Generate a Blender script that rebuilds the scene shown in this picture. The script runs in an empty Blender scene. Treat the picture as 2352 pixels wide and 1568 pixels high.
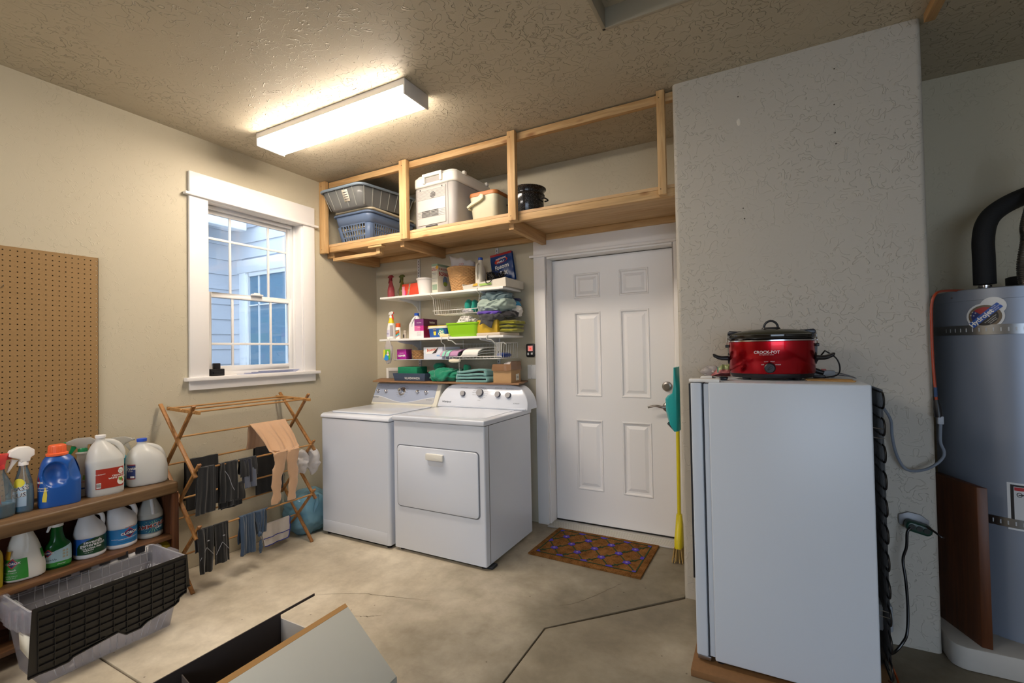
import bpy, bmesh, math, random
from mathutils import Vector, Matrix, noise
from math import sin, cos, pi, radians, sqrt, atan2

# ------------------------------------------------------------------ camera
F_PX = 1069.5
CAM = Vector((3.188, -3.2698, 1.3277))
YAW, PIT, ROL = 0.4908, 0.0187, -0.0187
_w = Vector((-sin(YAW)*cos(PIT), cos(YAW)*cos(PIT), sin(PIT)))
_r = Vector((cos(YAW), sin(YAW), 0.0))
_u = _r.cross(_w)
RGT = _r*cos(ROL) + _u*sin(ROL)
UPV = -_r*sin(ROL) + _u*cos(ROL)
scene = bpy.context.scene
cd = bpy.data.cameras.new('camera'); cam = bpy.data.objects.new('camera', cd)
scene.collection.objects.link(cam); scene.camera = cam
cd.sensor_width = 36.0; cd.lens = F_PX/2352*36; cd.clip_start = 0.05
cam.matrix_world = Matrix(((RGT.x, UPV.x, -_w.x, CAM.x), (RGT.y, UPV.y, -_w.y, CAM.y), (RGT.z, UPV.z, -_w.z, CAM.z), (0, 0, 0, 1)))

def P(px, py, ax, v):
    "measured point of the room: where the sight line of a photo pixel meets a known plane"
    d = _w + RGT*((px-1176)/F_PX) - UPV*((py-784)/F_PX)
    i = 'xyz'.index(ax)
    return CAM + d*((v-CAM[i])/d[i])
def Y(px, py, x): return P(px, py, 'x', x).y
def XX(px, py, y): return P(px, py, 'y', y).x
def ZZ(px, py, y): return P(px, py, 'y', y).z

# ------------------------------------------------------------------ world, lights, exposure
wd = bpy.data.worlds.new('sky'); scene.world = wd; wd.use_nodes = True
bg = wd.node_tree.nodes['Background']; bg.inputs[0].default_value = (0.66, 0.80, 1.0, 1); bg.inputs[1].default_value = 4.6
def area(name, loc, rot, sx, sy, power, col):
    l = bpy.data.lights.new(name, 'AREA'); l.shape = 'RECTANGLE'; l.size = sx; l.size_y = sy; l.energy = power; l.color = col
    o = bpy.data.objects.new(name, l); scene.collection.objects.link(o); o.location = loc; o.rotation_euler = rot
    return o
# daylight coming in through the open garage door behind the camera
area('garage_door_daylight', (4.95, -7.28, 1.2), (radians(90), 0, radians(0)), 3.0, 2.2, 4, (0.74, 0.86, 1.0))
# added unseen light behind the camera, fills the surfaces that face it
area('rear_fill_light', (0.9, -4.3, 2.62), (radians(18), 0, 0), 1.2, 0.25, 42, (1.0, 0.92, 0.84))
scene.view_settings.view_transform = 'Standard'
scene.view_settings.look = 'None'
scene.view_settings.gamma = 1.0
scene.view_settings.use_curve_mapping = False
scene.view_settings.exposure = 0.0
LAMP_STRENGTH = 46.0

# ------------------------------------------------------------------ materials
def C(h, a=1.0):
    h = h.lstrip('#'); v = [int(h[i:i+2], 16)/255 for i in (0, 2, 4)]
    return tuple((x/12.92 if x <= 0.04045 else ((x+0.055)/1.055)**2.4) for x in v) + (a,)
_mats = {}
def nodes(name):
    m = bpy.data.materials.new(name); m.use_nodes = True
    nt = m.node_tree
    return m, nt, nt.nodes['Principled BSDF'], nt.nodes.new, nt.links.new
def M(name, col='#ffffff', rough=0.5, metal=0.0, var=0.0, vs=8.0, bump=0.0, bs=60.0, bd=0.002, spec=0.5, coat=0.0, emit=0.0, ani=0.0, sheen=0.0, trans=0.0):
    if name in _mats: return _mats[name]
    m, nt, b, N, L = nodes(name)
    b.inputs['Base Color'].default_value = C(col); b.inputs['Roughness'].default_value = rough
    b.inputs['Metallic'].default_value = metal; b.inputs['Specular IOR Level'].default_value = spec
    b.inputs['Coat Weight'].default_value = coat
    if sheen: b.inputs['Sheen Weight'].default_value = sheen
    if ani: b.inputs['Anisotropic'].default_value = ani
    if trans: b.inputs['Transmission Weight'].default_value = trans
    if emit:
        b.inputs['Emission Color'].default_value = C(col); b.inputs['Emission Strength'].default_value = emit
    if var or bump:
        tc = N('ShaderNodeTexCoord')
    if var:
        n = N('ShaderNodeTexNoise'); n.inputs['Scale'].default_value = vs; n.inputs['Detail'].default_value = 5
        mx = N('ShaderNodeMixRGB'); c = C(col)
        mx.inputs[1].default_value = tuple(x*(1-var) for x in c[:3])+(1,); mx.inputs[2].default_value = tuple(min(1, x*(1+var)) for x in c[:3])+(1,)
        L(tc.outputs['Object'], n.inputs['Vector']); L(n.outputs['Fac'], mx.inputs[0]); L(mx.outputs[0], b.inputs['Base Color'])
    if bump:
        n = N('ShaderNodeTexNoise'); n.inputs['Scale'].default_value = bs; n.inputs['Detail'].default_value = 4
        bp = N('ShaderNodeBump'); bp.inputs['Strength'].default_value = bump; bp.inputs['Distance'].default_value = bd
        L(tc.outputs['Object'], n.inputs['Vector']); L(n.outputs['Fac'], bp.inputs['Height']); L(bp.outputs[0], b.inputs['Normal'])
    _mats[name] = m
    return m
def wood(name, axis, c1, c2, rough=0.6, scale=1.0, knots=True):
    if name in _mats: return _mats[name]
    m, nt, b, N, L = nodes(name)
    tc = N('ShaderNodeTexCoord'); mp = N('ShaderNodeMapping')
    s = [14*scale]*3; s['xyz'.index(axis)] = 0.9*scale; mp.inputs['Scale'].default_value = s
    n = N('ShaderNodeTexNoise'); n.inputs['Scale'].default_value = 2.2; n.inputs['Detail'].default_value = 6; n.inputs['Distortion'].default_value = 1.4
    n2 = N('ShaderNodeTexNoise'); n2.inputs['Scale'].default_value = 9; n2.inputs['Detail'].default_value = 3
    rp = N('ShaderNodeValToRGB'); rp.color_ramp.elements[0].position = .32; rp.color_ramp.elements[1].position = .68
    rp.color_ramp.elements[0].color = C(c2); rp.color_ramp.elements[1].color = C(c1)
    mx = N('ShaderNodeMixRGB'); mx.blend_type = 'MULTIPLY'; mx.inputs[0].default_value = .35
    L(tc.outputs['Object'], mp.inputs[0]); L(mp.outputs[0], n.inputs['Vector']); L(mp.outputs[0], n2.inputs['Vector'])
    L(n.outputs['Fac'], rp.inputs[0]); L(rp.outputs[0], mx.inputs[1]); L(n2.outputs['Fac'], mx.inputs[2])
    out = mx.outputs[0]
    if knots:
        mk = N('ShaderNodeMapping'); sk = [7]*3; sk['xyz'.index(axis)] = 2.6; mk.inputs['Scale'].default_value = sk
        vo = N('ShaderNodeTexVoronoi'); vo.inputs['Scale'].default_value = 1.1
        rk = N('ShaderNodeValToRGB'); rk.color_ramp.elements[0].position = .05; rk.color_ramp.elements[0].color = (.55, .4, .3, 1); rk.color_ramp.elements[1].position = .13
        m2 = N('ShaderNodeMixRGB'); m2.blend_type = 'MULTIPLY'; m2.inputs[0].default_value = 1
        L(tc.outputs['Object'], mk.inputs[0]); L(mk.outputs[0], vo.inputs['Vector']); L(vo.outputs['Distance'], rk.inputs[0])
        L(out, m2.inputs[1]); L(rk.outputs[0], m2.inputs[2]); out = m2.outputs[0]
    L(out, b.inputs['Base Color']); b.inputs['Roughness'].default_value = rough
    bp = N('ShaderNodeBump'); bp.inputs['Strength'].default_value = .25; bp.inputs['Distance'].default_value = .001
    L(n.outputs['Fac'], bp.inputs['Height']); L(bp.outputs[0], b.inputs['Normal'])
    _mats[name] = m
    return m
def trowel(name, col, dens=1.0, strength=0.7, dist=.0024, cover=.44):
    "painted drywall with a hand-trowelled texture: short curled ridges in patches"
    m, nt, b, N, L = nodes(name)
    tc = N('ShaderNodeTexCoord')
    n = N('ShaderNodeTexNoise'); n.inputs['Scale'].default_value = 24*dens; n.inputs['Detail'].default_value = 1.5; n.inputs['Distortion'].default_value = .9
    a = N('ShaderNodeMath'); a.operation = 'SUBTRACT'; a.inputs[1].default_value = .5
    ab = N('ShaderNodeMath'); ab.operation = 'ABSOLUTE'
    mr = N('ShaderNodeMapRange'); mr.interpolation_type = 'SMOOTHSTEP'; mr.inputs[1].default_value = .0; mr.inputs[2].default_value = .022; mr.inputs[3].default_value = 1; mr.inputs[4].default_value = 0
    k = N('ShaderNodeTexNoise'); k.inputs['Scale'].default_value = 40*dens; k.inputs['Detail'].default_value = 1
    kr = N('ShaderNodeMapRange'); kr.interpolation_type = 'SMOOTHSTEP'; kr.inputs[1].default_value = cover; kr.inputs[2].default_value = cover+.08
    k2 = N('ShaderNodeTexNoise'); k2.inputs['Scale'].default_value = 3.0; k2.inputs['Detail'].default_value = 2
    k2r = N('ShaderNodeMapRange'); k2r.inputs[1].default_value = .35; k2r.inputs[2].default_value = .6; k2r.inputs[3].default_value = .15
    mu = N('ShaderNodeMath'); mu.operation = 'MULTIPLY'; mu2 = N('ShaderNodeMath'); mu2.operation = 'MULTIPLY'
    f = N('ShaderNodeTexNoise'); f.inputs['Scale'].default_value = 160; f.inputs['Detail'].default_value = 2
    ad = N('ShaderNodeMath'); ad.operation = 'MULTIPLY_ADD'; ad.inputs[1].default_value = .12
    for x in (n, k, k2, f): L(tc.outputs['Object'], x.inputs['Vector'])
    L(n.outputs['Fac'], a.inputs[0]); L(a.outputs[0], ab.inputs[0]); L(ab.outputs[0], mr.inputs[0])
    L(k.outputs['Fac'], kr.inputs[0]); L(k2.outputs['Fac'], k2r.inputs[0])
    L(mr.outputs[0], mu.inputs[0]); L(kr.outputs[0], mu.inputs[1]); L(mu.outputs[0], mu2.inputs[0]); L(k2r.outputs[0], mu2.inputs[1])
    L(f.outputs['Fac'], ad.inputs[0]); L(mu2.outputs[0], ad.inputs[2])
    bp = N('ShaderNodeBump'); bp.inputs['Strength'].default_value = strength; bp.inputs['Distance'].default_value = dist
    L(ad.outputs[0], bp.inputs['Height']); L(bp.outputs[0], b.inputs['Normal'])
    cn = N('ShaderNodeTexNoise'); cn.inputs['Scale'].default_value = 1.6; cn.inputs['Detail'].default_value = 5
    mx = N('ShaderNodeMixRGB'); c = C(col); mx.inputs[1].default_value = tuple(x*.95 for x in c[:3])+(1,); mx.inputs[2].default_value = tuple(min(1, x*1.05) for x in c[:3])+(1,)
    L(tc.outputs['Object'], cn.inputs['Vector']); L(cn.outputs['Fac'], mx.inputs[0]); L(mx.outputs[0], b.inputs['Base Color'])
    b.inputs['Roughness'].default_value = .55; b.inputs['Specular IOR Level'].default_value = .35
    _mats[name] = m
    return m
def concrete():
    m, nt, b, N, L = nodes('concrete')
    tc = N('ShaderNodeTexCoord')
    n1 = N('ShaderNodeTexNoise'); n1.inputs['Scale'].default_value = 1.3; n1.inputs['Detail'].default_value = 8; n1.inputs['Roughness'].default_value = .62; n1.inputs['Distortion'].default_value = .15
    r1 = N('ShaderNodeValToRGB'); e = r1.color_ramp.elements
    e[0].position = .28; e[0].color = C('#b5ab99'); e[1].position = .66; e[1].color = C('#e9dfcc')
    x = e.new(.46); x.color = C('#d0c5b0')
    n2 = N('ShaderNodeTexNoise'); n2.inputs['Scale'].default_value = 7; n2.inputs['Detail'].default_value = 9; n2.inputs['Roughness'].default_value = .7; n2.inputs['Distortion'].default_value = .15
    r2 = N('ShaderNodeValToRGB'); r2.color_ramp.elements[0].position = .3; r2.color_ramp.elements[0].color = (.66, .64, .61, 1); r2.color_ramp.elements[1].position = .62; r2.color_ramp.elements[1].color = (1, 1, 1, 1)
    mx = N('ShaderNodeMixRGB'); mx.blend_type = 'MULTIPLY'; mx.inputs[0].default_value = .75
    # worn, stained area in front of the house door, cleaner concrete by the left wall
    sep = N('ShaderNodeSeparateXYZ'); mr = N('ShaderNodeMapRange'); mr.inputs[1].default_value = 1.2; mr.inputs[2].default_value = 2.3
    n3 = N('ShaderNodeTexNoise'); n3.inputs['Scale'].default_value = 2.2; n3.inputs['Detail'].default_value = 6
    md = N('ShaderNodeMath'); md.operation = 'MULTIPLY_ADD'; md.inputs[1].default_value = 1.3; md2 = N('ShaderNodeMath'); md2.operation = 'SUBTRACT'; md2.inputs[1].default_value = .65; md2.use_clamp = True
    st = N('ShaderNodeMixRGB'); st.blend_type = 'MULTIPLY'; st.inputs[2].default_value = C('#a5a4a0')
    sp = N('ShaderNodeTexVoronoi'); sp.inputs['Scale'].default_value = 9
    rs = N('ShaderNodeValToRGB'); rs.color_ramp.elements[0].position = .025; rs.color_ramp.elements[0].color = (.35, .3, .27, 1); rs.color_ramp.elements[1].position = .045
    ms = N('ShaderNodeMixRGB'); ms.blend_type = 'MULTIPLY'; ms.inputs[0].default_value = .8
    for q in (n1, n2, n3, sp): L(tc.outputs['Object'], q.inputs['Vector'])
    L(tc.outputs['Object'], sep.inputs[0]); L(sep.outputs[0], mr.inputs[0])
    L(n1.outputs['Fac'], r1.inputs[0]); L(n2.outputs['Fac'], r2.inputs[0]); L(r1.outputs[0], mx.inputs[1]); L(r2.outputs[0], mx.inputs[2])
    L(n3.outputs['Fac'], md.inputs[0]); L(mr.outputs[0], md.inputs[2]); L(md.outputs[0], md2.inputs[0]); L(md2.outputs[0], st.inputs[0])
    L(mx.outputs[0], st.inputs[1]); L(sp.outputs['Distance'], rs.inputs[0]); L(st.outputs[0], ms.inputs[1]); L(rs.outputs[0], ms.inputs[2])
    L(ms.outputs[0], b.inputs['Base Color']); b.inputs['Roughness'].default_value = .62; b.inputs['Specular IOR Level'].default_value = .35
    bp = N('ShaderNodeBump'); bp.inputs['Strength'].default_value = .3; bp.inputs['Distance'].default_value = .003
    L(n2.outputs['Fac'], bp.inputs['Height']); L(bp.outputs[0], b.inputs['Normal'])
    _mats['concrete'] = m
    return m
def film(name, col, clear, rough=.1, gloss=1.0, trans=0.4, ior=1.45):
    "thin glass or plastic film: part clear, part milky, with a fresnel sheen"
    if name in _mats: return _mats[name]
    m, nt, b, N, L = nodes(name)
    nt.nodes.remove(b); out = nt.nodes['Material Output']
    t = N('ShaderNodeBsdfTransparent'); kt = .2 if clear > .6 else .65; t.inputs[0].default_value = tuple((1-kt)+kt*x if i < 3 else x for i, x in enumerate(C(col)))
    d = N('ShaderNodeBsdfDiffuse'); d.inputs[0].default_value = C(col)
    tl = N('ShaderNodeBsdfTranslucent'); tl.inputs[0].default_value = C(col)
    g = N('ShaderNodeBsdfGlossy'); g.inputs['Roughness'].default_value = rough
    m1 = N('ShaderNodeMixShader'); m1.inputs[0].default_value = trans
    m2 = N('ShaderNodeMixShader'); m2.inputs[0].default_value = 1-clear
    fr = N('ShaderNodeFresnel'); fr.inputs[0].default_value = ior
    mu = N('ShaderNodeMath'); mu.operation = 'MULTIPLY'; mu.inputs[1].default_value = gloss
    m3 = N('ShaderNodeMixShader')
    L(d.outputs[0], m1.inputs[1]); L(tl.outputs[0], m1.inputs[2]); L(t.outputs[0], m2.inputs[1]); L(m1.outputs[0], m2.inputs[2])
    L(fr.outputs[0], mu.inputs[0]); L(mu.outputs[0], m3.inputs[0]); L(m2.outputs[0], m3.inputs[1]); L(g.outputs[0], m3.inputs[2]); L(m3.outputs[0], out.inputs[0])
    _mats[name] = m
    return m

WHITE = M('white_paint', '#e4e1de', .4)
PLAST = M('white_plastic', '#eceae6', .35, spec=.5)
APPL = M('appliance_enamel', '#d6dce8', .18, coat=.3)
BLACKP = M('black_plastic', '#15151a', .4)
CHROME = M('chrome', '#c8c8cc', .18, metal=1)
STEEL = M('brushed_steel', '#a9abb0', .32, metal=1, ani=.5)
INK = M('black_ink', '#1c1c1e', .6)
WINK = M('white_ink', '#f2f2ee', .6)
CARD = M('cardboard', '#b08d63', .8, var=.08, vs=20)
CARTOON = None

# ------------------------------------------------------------------ mesh builder
COL = scene.collection
def v3(p): return Vector(p)
class MB:
    def __init__(s): s.v = []; s.f = []
    def add(s, vs, fs):
        n = len(s.v); s.v += [Vector(p) for p in vs]; s.f += [tuple(i+n for i in f) for f in fs]; return s
    def box(s, a, b):
        x0, y0, z0 = [min(a[i], b[i]) for i in range(3)]; x1, y1, z1 = [max(a[i], b[i]) for i in range(3)]
        return s.add([(x0,y0,z0),(x1,y0,z0),(x1,y1,z0),(x0,y1,z0),(x0,y0,z1),(x1,y0,z1),(x1,y1,z1),(x0,y1,z1)],
                     [(0,3,2,1),(4,5,6,7),(0,1,5,4),(1,2,6,5),(2,3,7,6),(3,0,4,7)])
    def hexa(s, p8):  # bottom 4 ccw, top 4 ccw
        return s.add(p8, [(0,3,2,1),(4,5,6,7),(0,1,5,4),(1,2,6,5),(2,3,7,6),(3,0,4,7)])
    def beam(s, p0, p1, w, h, up=(0,0,1)):
        p0 = v3(p0); p1 = v3(p1); d = (p1-p0).normalized(); upv = v3(up)
        if abs(d.dot(upv)) > .98: upv = Vector((0,1,0))
        sd = d.cross(upv).normalized(); u2 = sd.cross(d)
        a = sd*(w/2); b = u2*(h/2)
        return s.hexa([p0-a-b, p0+a-b, p0+a+b, p0-a+b, p1-a-b, p1+a-b, p1+a+b, p1-a+b])
    def loft(s, rings, cap=True, closed=True):
        n = len(rings[0]); o = len(s.v)
        for r in rings: s.v += [Vector(p) for p in r]
        m = n if closed else n-1
        for i in range(len(rings)-1):
            for j in range(m):
                k = (j+1) % n
                s.f.append((o+i*n+j, o+i*n+k, o+(i+1)*n+k, o+(i+1)*n+j))
        if cap and closed:
            s.f.append(tuple(o+j for j in reversed(range(n)))); e = o+(len(rings)-1)*n; s.f.append(tuple(e+j for j in range(n)))
        return s
    def tube(s, pts, r, seg=8, cap=True, closed=False):
        pts = [v3(p) for p in pts]; n = len(pts); rings = []; nrm = None
        for i, p in enumerate(pts):
            a = pts[(i-1) % n] if (closed or i > 0) else p
            b = pts[(i+1) % n] if (closed or i < n-1) else p
            d = (b-a)
            d = d.normalized() if d.length > 1e-9 else Vector((0,0,1))
            if nrm is None:
                nrm = d.orthogonal().normalized()
            else:
                nrm = (nrm - d*nrm.dot(d))
                nrm = nrm.normalized() if nrm.length > 1e-6 else d.orthogonal().normalized()
            bn = d.cross(nrm); rr = r[i] if isinstance(r, (list, tuple)) else r
            rings.append([p + nrm*(rr*cos(2*pi*j/seg)) + bn*(rr*sin(2*pi*j/seg)) for j in range(seg)])
        if closed:
            s.loft(rings + [rings[0]], cap=False)
        else: s.loft(rings, cap=cap)
        return s
    def lathe(s, prof, c=(0,0,0), seg=24, axis=(0,0,1), cap=True, a0=0, sx=1, sy=1):
        c = v3(c); ax = v3(axis).normalized()
        if abs(ax.z) > .999: e1, e2 = Vector((1,0,0)), Vector((0,1,0)) if ax.z > 0 else Vector((0,-1,0))
        else:
            e1 = Vector((0,0,1)).cross(ax).normalized(); e2 = ax.cross(e1)
        rings = [[c + ax*z + e1*(r*sx*cos(a0+2*pi*j/seg)) + e2*(r*sy*sin(a0+2*pi*j/seg)) for j in range(seg)] for r, z in prof]
        return s.loft(rings, cap=cap)
    def grid(s, fn, nu, nv, wu=False):
        o = len(s.v); nn = nu if wu else nu+1
        for j in range(nv+1):
            for i in range(nn): s.v.append(Vector(fn(i/nu, j/nv)))
        for j in range(nv):
            for i in range(nu):
                k = (i+1) % nn if wu else i+1
                s.f.append((o+j*nn+i, o+j*nn+k, o+(j+1)*nn+k, o+(j+1)*nn+i))
        return s
    def prism(s, poly, org, u, v, depth):
        "flat outline poly (2D) placed at org with axes u, v, given depth along u x v"
        org = v3(org); u = v3(u); v = v3(v); n = u.cross(v).normalized()*depth
        a = [org+u*x+v*y for x, y in poly]; k = len(a)
        return s.add([p for p in a]+[p+n for p in a], [tuple(reversed(range(k))), tuple(range(k, 2*k))] + [(i, (i+1) % k, k+(i+1) % k, k+i) for i in range(k)])
    def text(s, st, size, fn, align='CENTER', maxw=None, bold=0.0):
        vs, fs = text_geo(st, align, bold)
        if maxw:
            w = max(p[0] for p in vs)-min(p[0] for p in vs); kx = min(1.0, maxw/(w*size))
        else: kx = 1
        return s.add([fn(p[0]*size*kx, p[1]*size) for p in vs], fs)
    def ell(s, c, rx, ry, rz, nu=20, nv=12, seed=0, amp=0, fr=3, e=2.0, squash=None, cl=False):
        c = v3(c)
        def pw(t): return math.copysign(abs(t)**(2/e), t)
        def fn(a, b):
            th = 2*pi*a; ph = pi*(b-.5)
            p = Vector((rx*pw(cos(ph))*pw(cos(th)), ry*pw(cos(ph))*pw(sin(th)), rz*pw(sin(ph))))
            if amp:
                q = (c+p)*fr+Vector((seed*7.3, seed*3.1, seed))
                k = abs(noise.noise(q))*2-.4 + .5*(abs(noise.noise(q*2.3))*2-.4)
                if cl:
                    w_ = Vector((noise.noise(q*.7), noise.noise(q*.7+Vector((5, 1, 3))), noise.noise(q*.7+Vector((2, 8, 1)))))
                    q2 = Vector((q.x, q.y, q.z*1.8))+w_*1.6
                    k = .75*noise.noise(q)+.55*(1-2.4*abs(noise.noise(q2)))+.26*(1-2.4*abs(noise.noise(q2*2.1)))+.10*noise.noise(q2*5)-.45
                p = p*(1+amp*k)
            if squash and p.z < squash: p.z = squash + (p.z-squash)*.1
            return c+p
        return s.grid(fn, nu, nv, wu=True)
    def xf(s, m):
        s.v = [m @ p for p in s.v]; return s
    def build(s, name, mat, parent=None, world=True, bevel=0, seg=2, smooth=35, solid=0, sub=0, offset=0):
        me = bpy.data.meshes.new(name)
        vs = s.v
        if parent is not None and world:
            inv = ROOT[parent.name].inverted(); vs = [inv @ p for p in vs]
        me.from_pydata([tuple(p) for p in vs], [], s.f); me.update()
        bm = bmesh.new(); bm.from_mesh(me)
        bmesh.ops.remove_doubles(bm, verts=bm.verts, dist=1e-6)
        bmesh.ops.recalc_face_normals(bm, faces=bm.faces)
        if bevel:
            eds = [e for e in bm.edges if len(e.link_faces) == 2 and e.calc_face_angle(0) > radians(28)]
            bmesh.ops.bevel(bm, geom=eds, offset=bevel, segments=seg, affect='EDGES', profile=.5, clamp_overlap=True)
        bm.to_mesh(me); bm.free()
        if smooth:
            me.polygons.foreach_set('use_smooth', [True]*len(me.polygons)); me.set_sharp_from_angle(angle=radians(smooth))
        me.materials.append(mat)
        o = bpy.data.objects.new(name, me); COL.objects.link(o)
        if solid:
            md = o.modifiers.new('thickness', 'SOLIDIFY'); md.thickness = solid; md.offset = offset
        if sub:
            md = o.modifiers.new('smooth', 'SUBSURF'); md.levels = sub; md.render_levels = sub
        if name in ('lettering', 'print'): o['kind'] = 'stuff'
        if parent is not None:
            o.parent = parent; ROOT[o.name] = ROOT[parent.name]
        else: ROOT[o.name] = Matrix.Identity(4)
        return o
ROOT = {}
_tx = {}
def text_geo(st, align, bold=0.0):
    k = (st, align, bold)
    if k not in _tx:
        cu = bpy.data.curves.new('lettering', 'FONT'); cu.body = st; cu.align_x = align; cu.align_y = 'CENTER'; cu.size = 1.0; cu.resolution_u = 2; cu.offset = bold
        ob = bpy.data.objects.new('lettering', cu); COL.objects.link(ob)
        me = bpy.data.meshes.new_from_object(ob)
        _tx[k] = ([tuple(v.co) for v in me.vertices], [tuple(p.vertices) for p in me.polygons])
        bpy.data.objects.remove(ob); bpy.data.curves.remove(cu); bpy.data.meshes.remove(me)
    return _tx[k]
def flat(o, u, v):
    o = v3(o); u = v3(u); v = v3(v)
    return lambda a, b: o+u*a+v*b
def thing(name, label, cat, loc=(0,0,0), rz=0, group=None):
    o = bpy.data.objects.new(name, None); COL.objects.link(o); o.empty_display_size = .05
    o.location = loc; o.rotation_euler = (0, 0, rz); ROOT[o.name] = Matrix.Translation(v3(loc)) @ Matrix.Rotation(rz, 4, 'Z')
    o['label'] = label; o['category'] = cat
    if group: o['group'] = group
    return o
def tag(o, label, cat, group=None):
    o['label'] = label; o['category'] = cat
    if group: o['group'] = group
    return o
def struct(o): o['kind'] = 'structure'; return o
def rebase(o, p):
    "put a single-mesh thing's origin at its base"
    p = v3(p); o.data.transform(Matrix.Translation(-p)); o.location = p; ROOT[o.name] = Matrix.Translation(p); return o
def cr(pts, n=6):
    "catmull-rom through tuples of any length"
    out = []; m = len(pts)
    for i in range(m-1):
        p0 = pts[max(i-1, 0)]; p1 = pts[i]; p2 = pts[i+1]; p3 = pts[min(i+2, m-1)]
        for k in range(n):
            t = k/n
            out.append(tuple(.5*((2*b)+(-a+c)*t+(2*a-5*b+4*c-d)*t*t+(-a+3*b-3*c+d)*t**3) for a, b, c, d in zip(p0, p1, p2, p3)))
    out.append(tuple(pts[-1])); return out
def rrect(x0, y0, x1, y1, r, n=4):
    out = []
    for cx, cy, a in ((x1-r, y1-r, 0), (x0+r, y1-r, 90), (x0+r, y0+r, 180), (x1-r, y0+r, 270)):
        for k in range(n+1):
            t = radians(a+90*k/n); out.append((cx+r*cos(t), cy+r*sin(t)))
    return out
class Body:
    "bottle body: rows (z, rx, ry, exponent, ox, oy) in the bottle's own frame, front = +X"
    def __init__(s, rows, smooth=5): s.r = cr(rows, smooth) if smooth else rows
    def at(s, z):
        R = s.r
        for i in range(len(R)-1):
            if R[i][0] <= z <= R[i+1][0] and R[i+1][0] > R[i][0]:
                t = (z-R[i][0])/(R[i+1][0]-R[i][0]); return [a+(b-a)*t for a, b in zip(R[i], R[i+1])]
        return R[-1] if z > R[-1][0] else R[0]
    def pt(s, a, z, off=0):
        q = s.at(z); e = q[3]
        def pw(t): return math.copysign(abs(t)**(2/e), t)
        return Vector((q[4]+(q[1]+off)*pw(cos(a)), q[5]+(q[2]+off)*pw(sin(a)), z))
    def mb(s, n=28, z0=None, z1=None, inset=0):
        rows = [q for q in s.r if (z0 is None or q[0] >= z0) and (z1 is None or q[0] <= z1)]
        B = MB(); rings = []
        for q in rows:
            e = q[3]
            def pw(t): return math.copysign(abs(t)**(2/e), t)
            rings.append([Vector((q[4]+(q[1]-inset)*pw(cos(2*pi*j/n)), q[5]+(q[2]-inset)*pw(sin(2*pi*j/n)), q[0])) for j in range(n)])
        return B.loft(rings)
    def patch(s, a0, a1, z0, z1, off=.0008, n=12, m=6):
        return MB().grid(lambda u, v: s.pt(a0+(a1-a0)*u, z0+(z1-z0)*v, off), n, m)
    def fn(s, a, z, off=.0016, slant=0.0):
        # true arc length around the body, so that lettering is not stretched at the corners
        N_ = 240; aa = [a-2.2+4.4*i/N_ for i in range(N_+1)]; pp = [s.pt(t, z) for t in aa]; L_ = [0.0]
        for i in range(N_): L_.append(L_[-1]+(pp[i+1]-pp[i]).length)
        c0 = L_[N_//2]
        def f(u, v):
            t = c0+u; lo, hi = 0, N_
            if t <= 0: al = aa[0]
            elif t >= L_[-1]: al = aa[-1]
            else:
                while hi-lo > 1:
                    m = (lo+hi)//2
                    if L_[m] <= t: lo = m
                    else: hi = m
                al = aa[lo]+(aa[hi]-aa[lo])*(t-L_[lo])/max(1e-9, L_[hi]-L_[lo])
            return s.pt(al, z+v+slant*u, off)
        return f
    def spot(s, a, z, rx, rz, off=.0014, diamond=False):
        "printed oval or diamond that follows the surface"
        f = s.fn(a, z, off)
        if diamond: return MB().grid(lambda u, v: f(rx*(u+v-1), rz*(v-u)), 8, 8)
        return MB().grid(lambda u, v: f(rx*v*cos(2*pi*u), rz*v*sin(2*pi*u)), 20, 4, wu=True)
def local(MBo, name, mat, parent, **k): return MBo.build(name, mat, parent, world=False, **k)
# ------------------------------------------------------------------ room shell
H = 2.745
WALLR = trowel('wall_plaster_daylit', '#bdb8ae', .85, .7, .0028, .41)  # same wall paint, with the grey of cool daylight put into its colour
WALLC = trowel('wall_plaster', '#c3baa3', .85, .55, .0022, .44)
CEIL = trowel('ceiling_plaster', '#bfb5a0', .8, 1.0, .005, .36)
CONC = concrete()
BX0, BX1, BY = 2.797, 3.838, -.651          # boxed-out wall behind the freezer
# left wall with the window opening
WY0, WY1, WZ0, WZ1 = -1.530, -.803, 1.190, 2.362
b = MB()
b.box((-.14, -7.3, 0), (0, WY0, H)).box((-.14, WY1, 0), (0, .14, H)).box((-.14, WY0, 0), (0, WY1, WZ0)).box((-.14, WY0, WZ1), (0, WY1, H))
struct(b.build('wall_left', WALLC, smooth=0))
# back wall with the house door opening
DX0, DX1, DZ = 1.742, 2.690, 2.045
b = MB()
b.box((0, 0, 0), (DX0, .14, H)).box((DX1, 0, 0), (5.4, .14, H)).box((DX0, 0, DZ), (DX1, .14, H))
struct(b.build('wall_back', WALLC, smooth=0))
b = MB(); b.prism(rrect(BX0, BY, BX1, .001, .022, 6), (0, 0, -.05), (1,0,0), (0,1,0), H+.05)
struct(b.build('wall_right', WALLR, smooth=40))
b = MB().box((5.4, -.9, 0), (5.54, .14, H)).box((6.9, -7.3, 0), (7.04, -.9, H)).box((5.4, -.9, 0), (7.04, -.76, H))
struct(b.build('wall_far_right', WALLR, smooth=0))
b = MB().box((0, -7.44, 0), (3.4, -7.3, H)).box((6.5, -7.44, 0), (7.04, -7.3, H)).box((3.4, -7.44, 2.3), (6.5, -7.3, H))
struct(b.build('wall_rear', WALLC, smooth=0))
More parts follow.
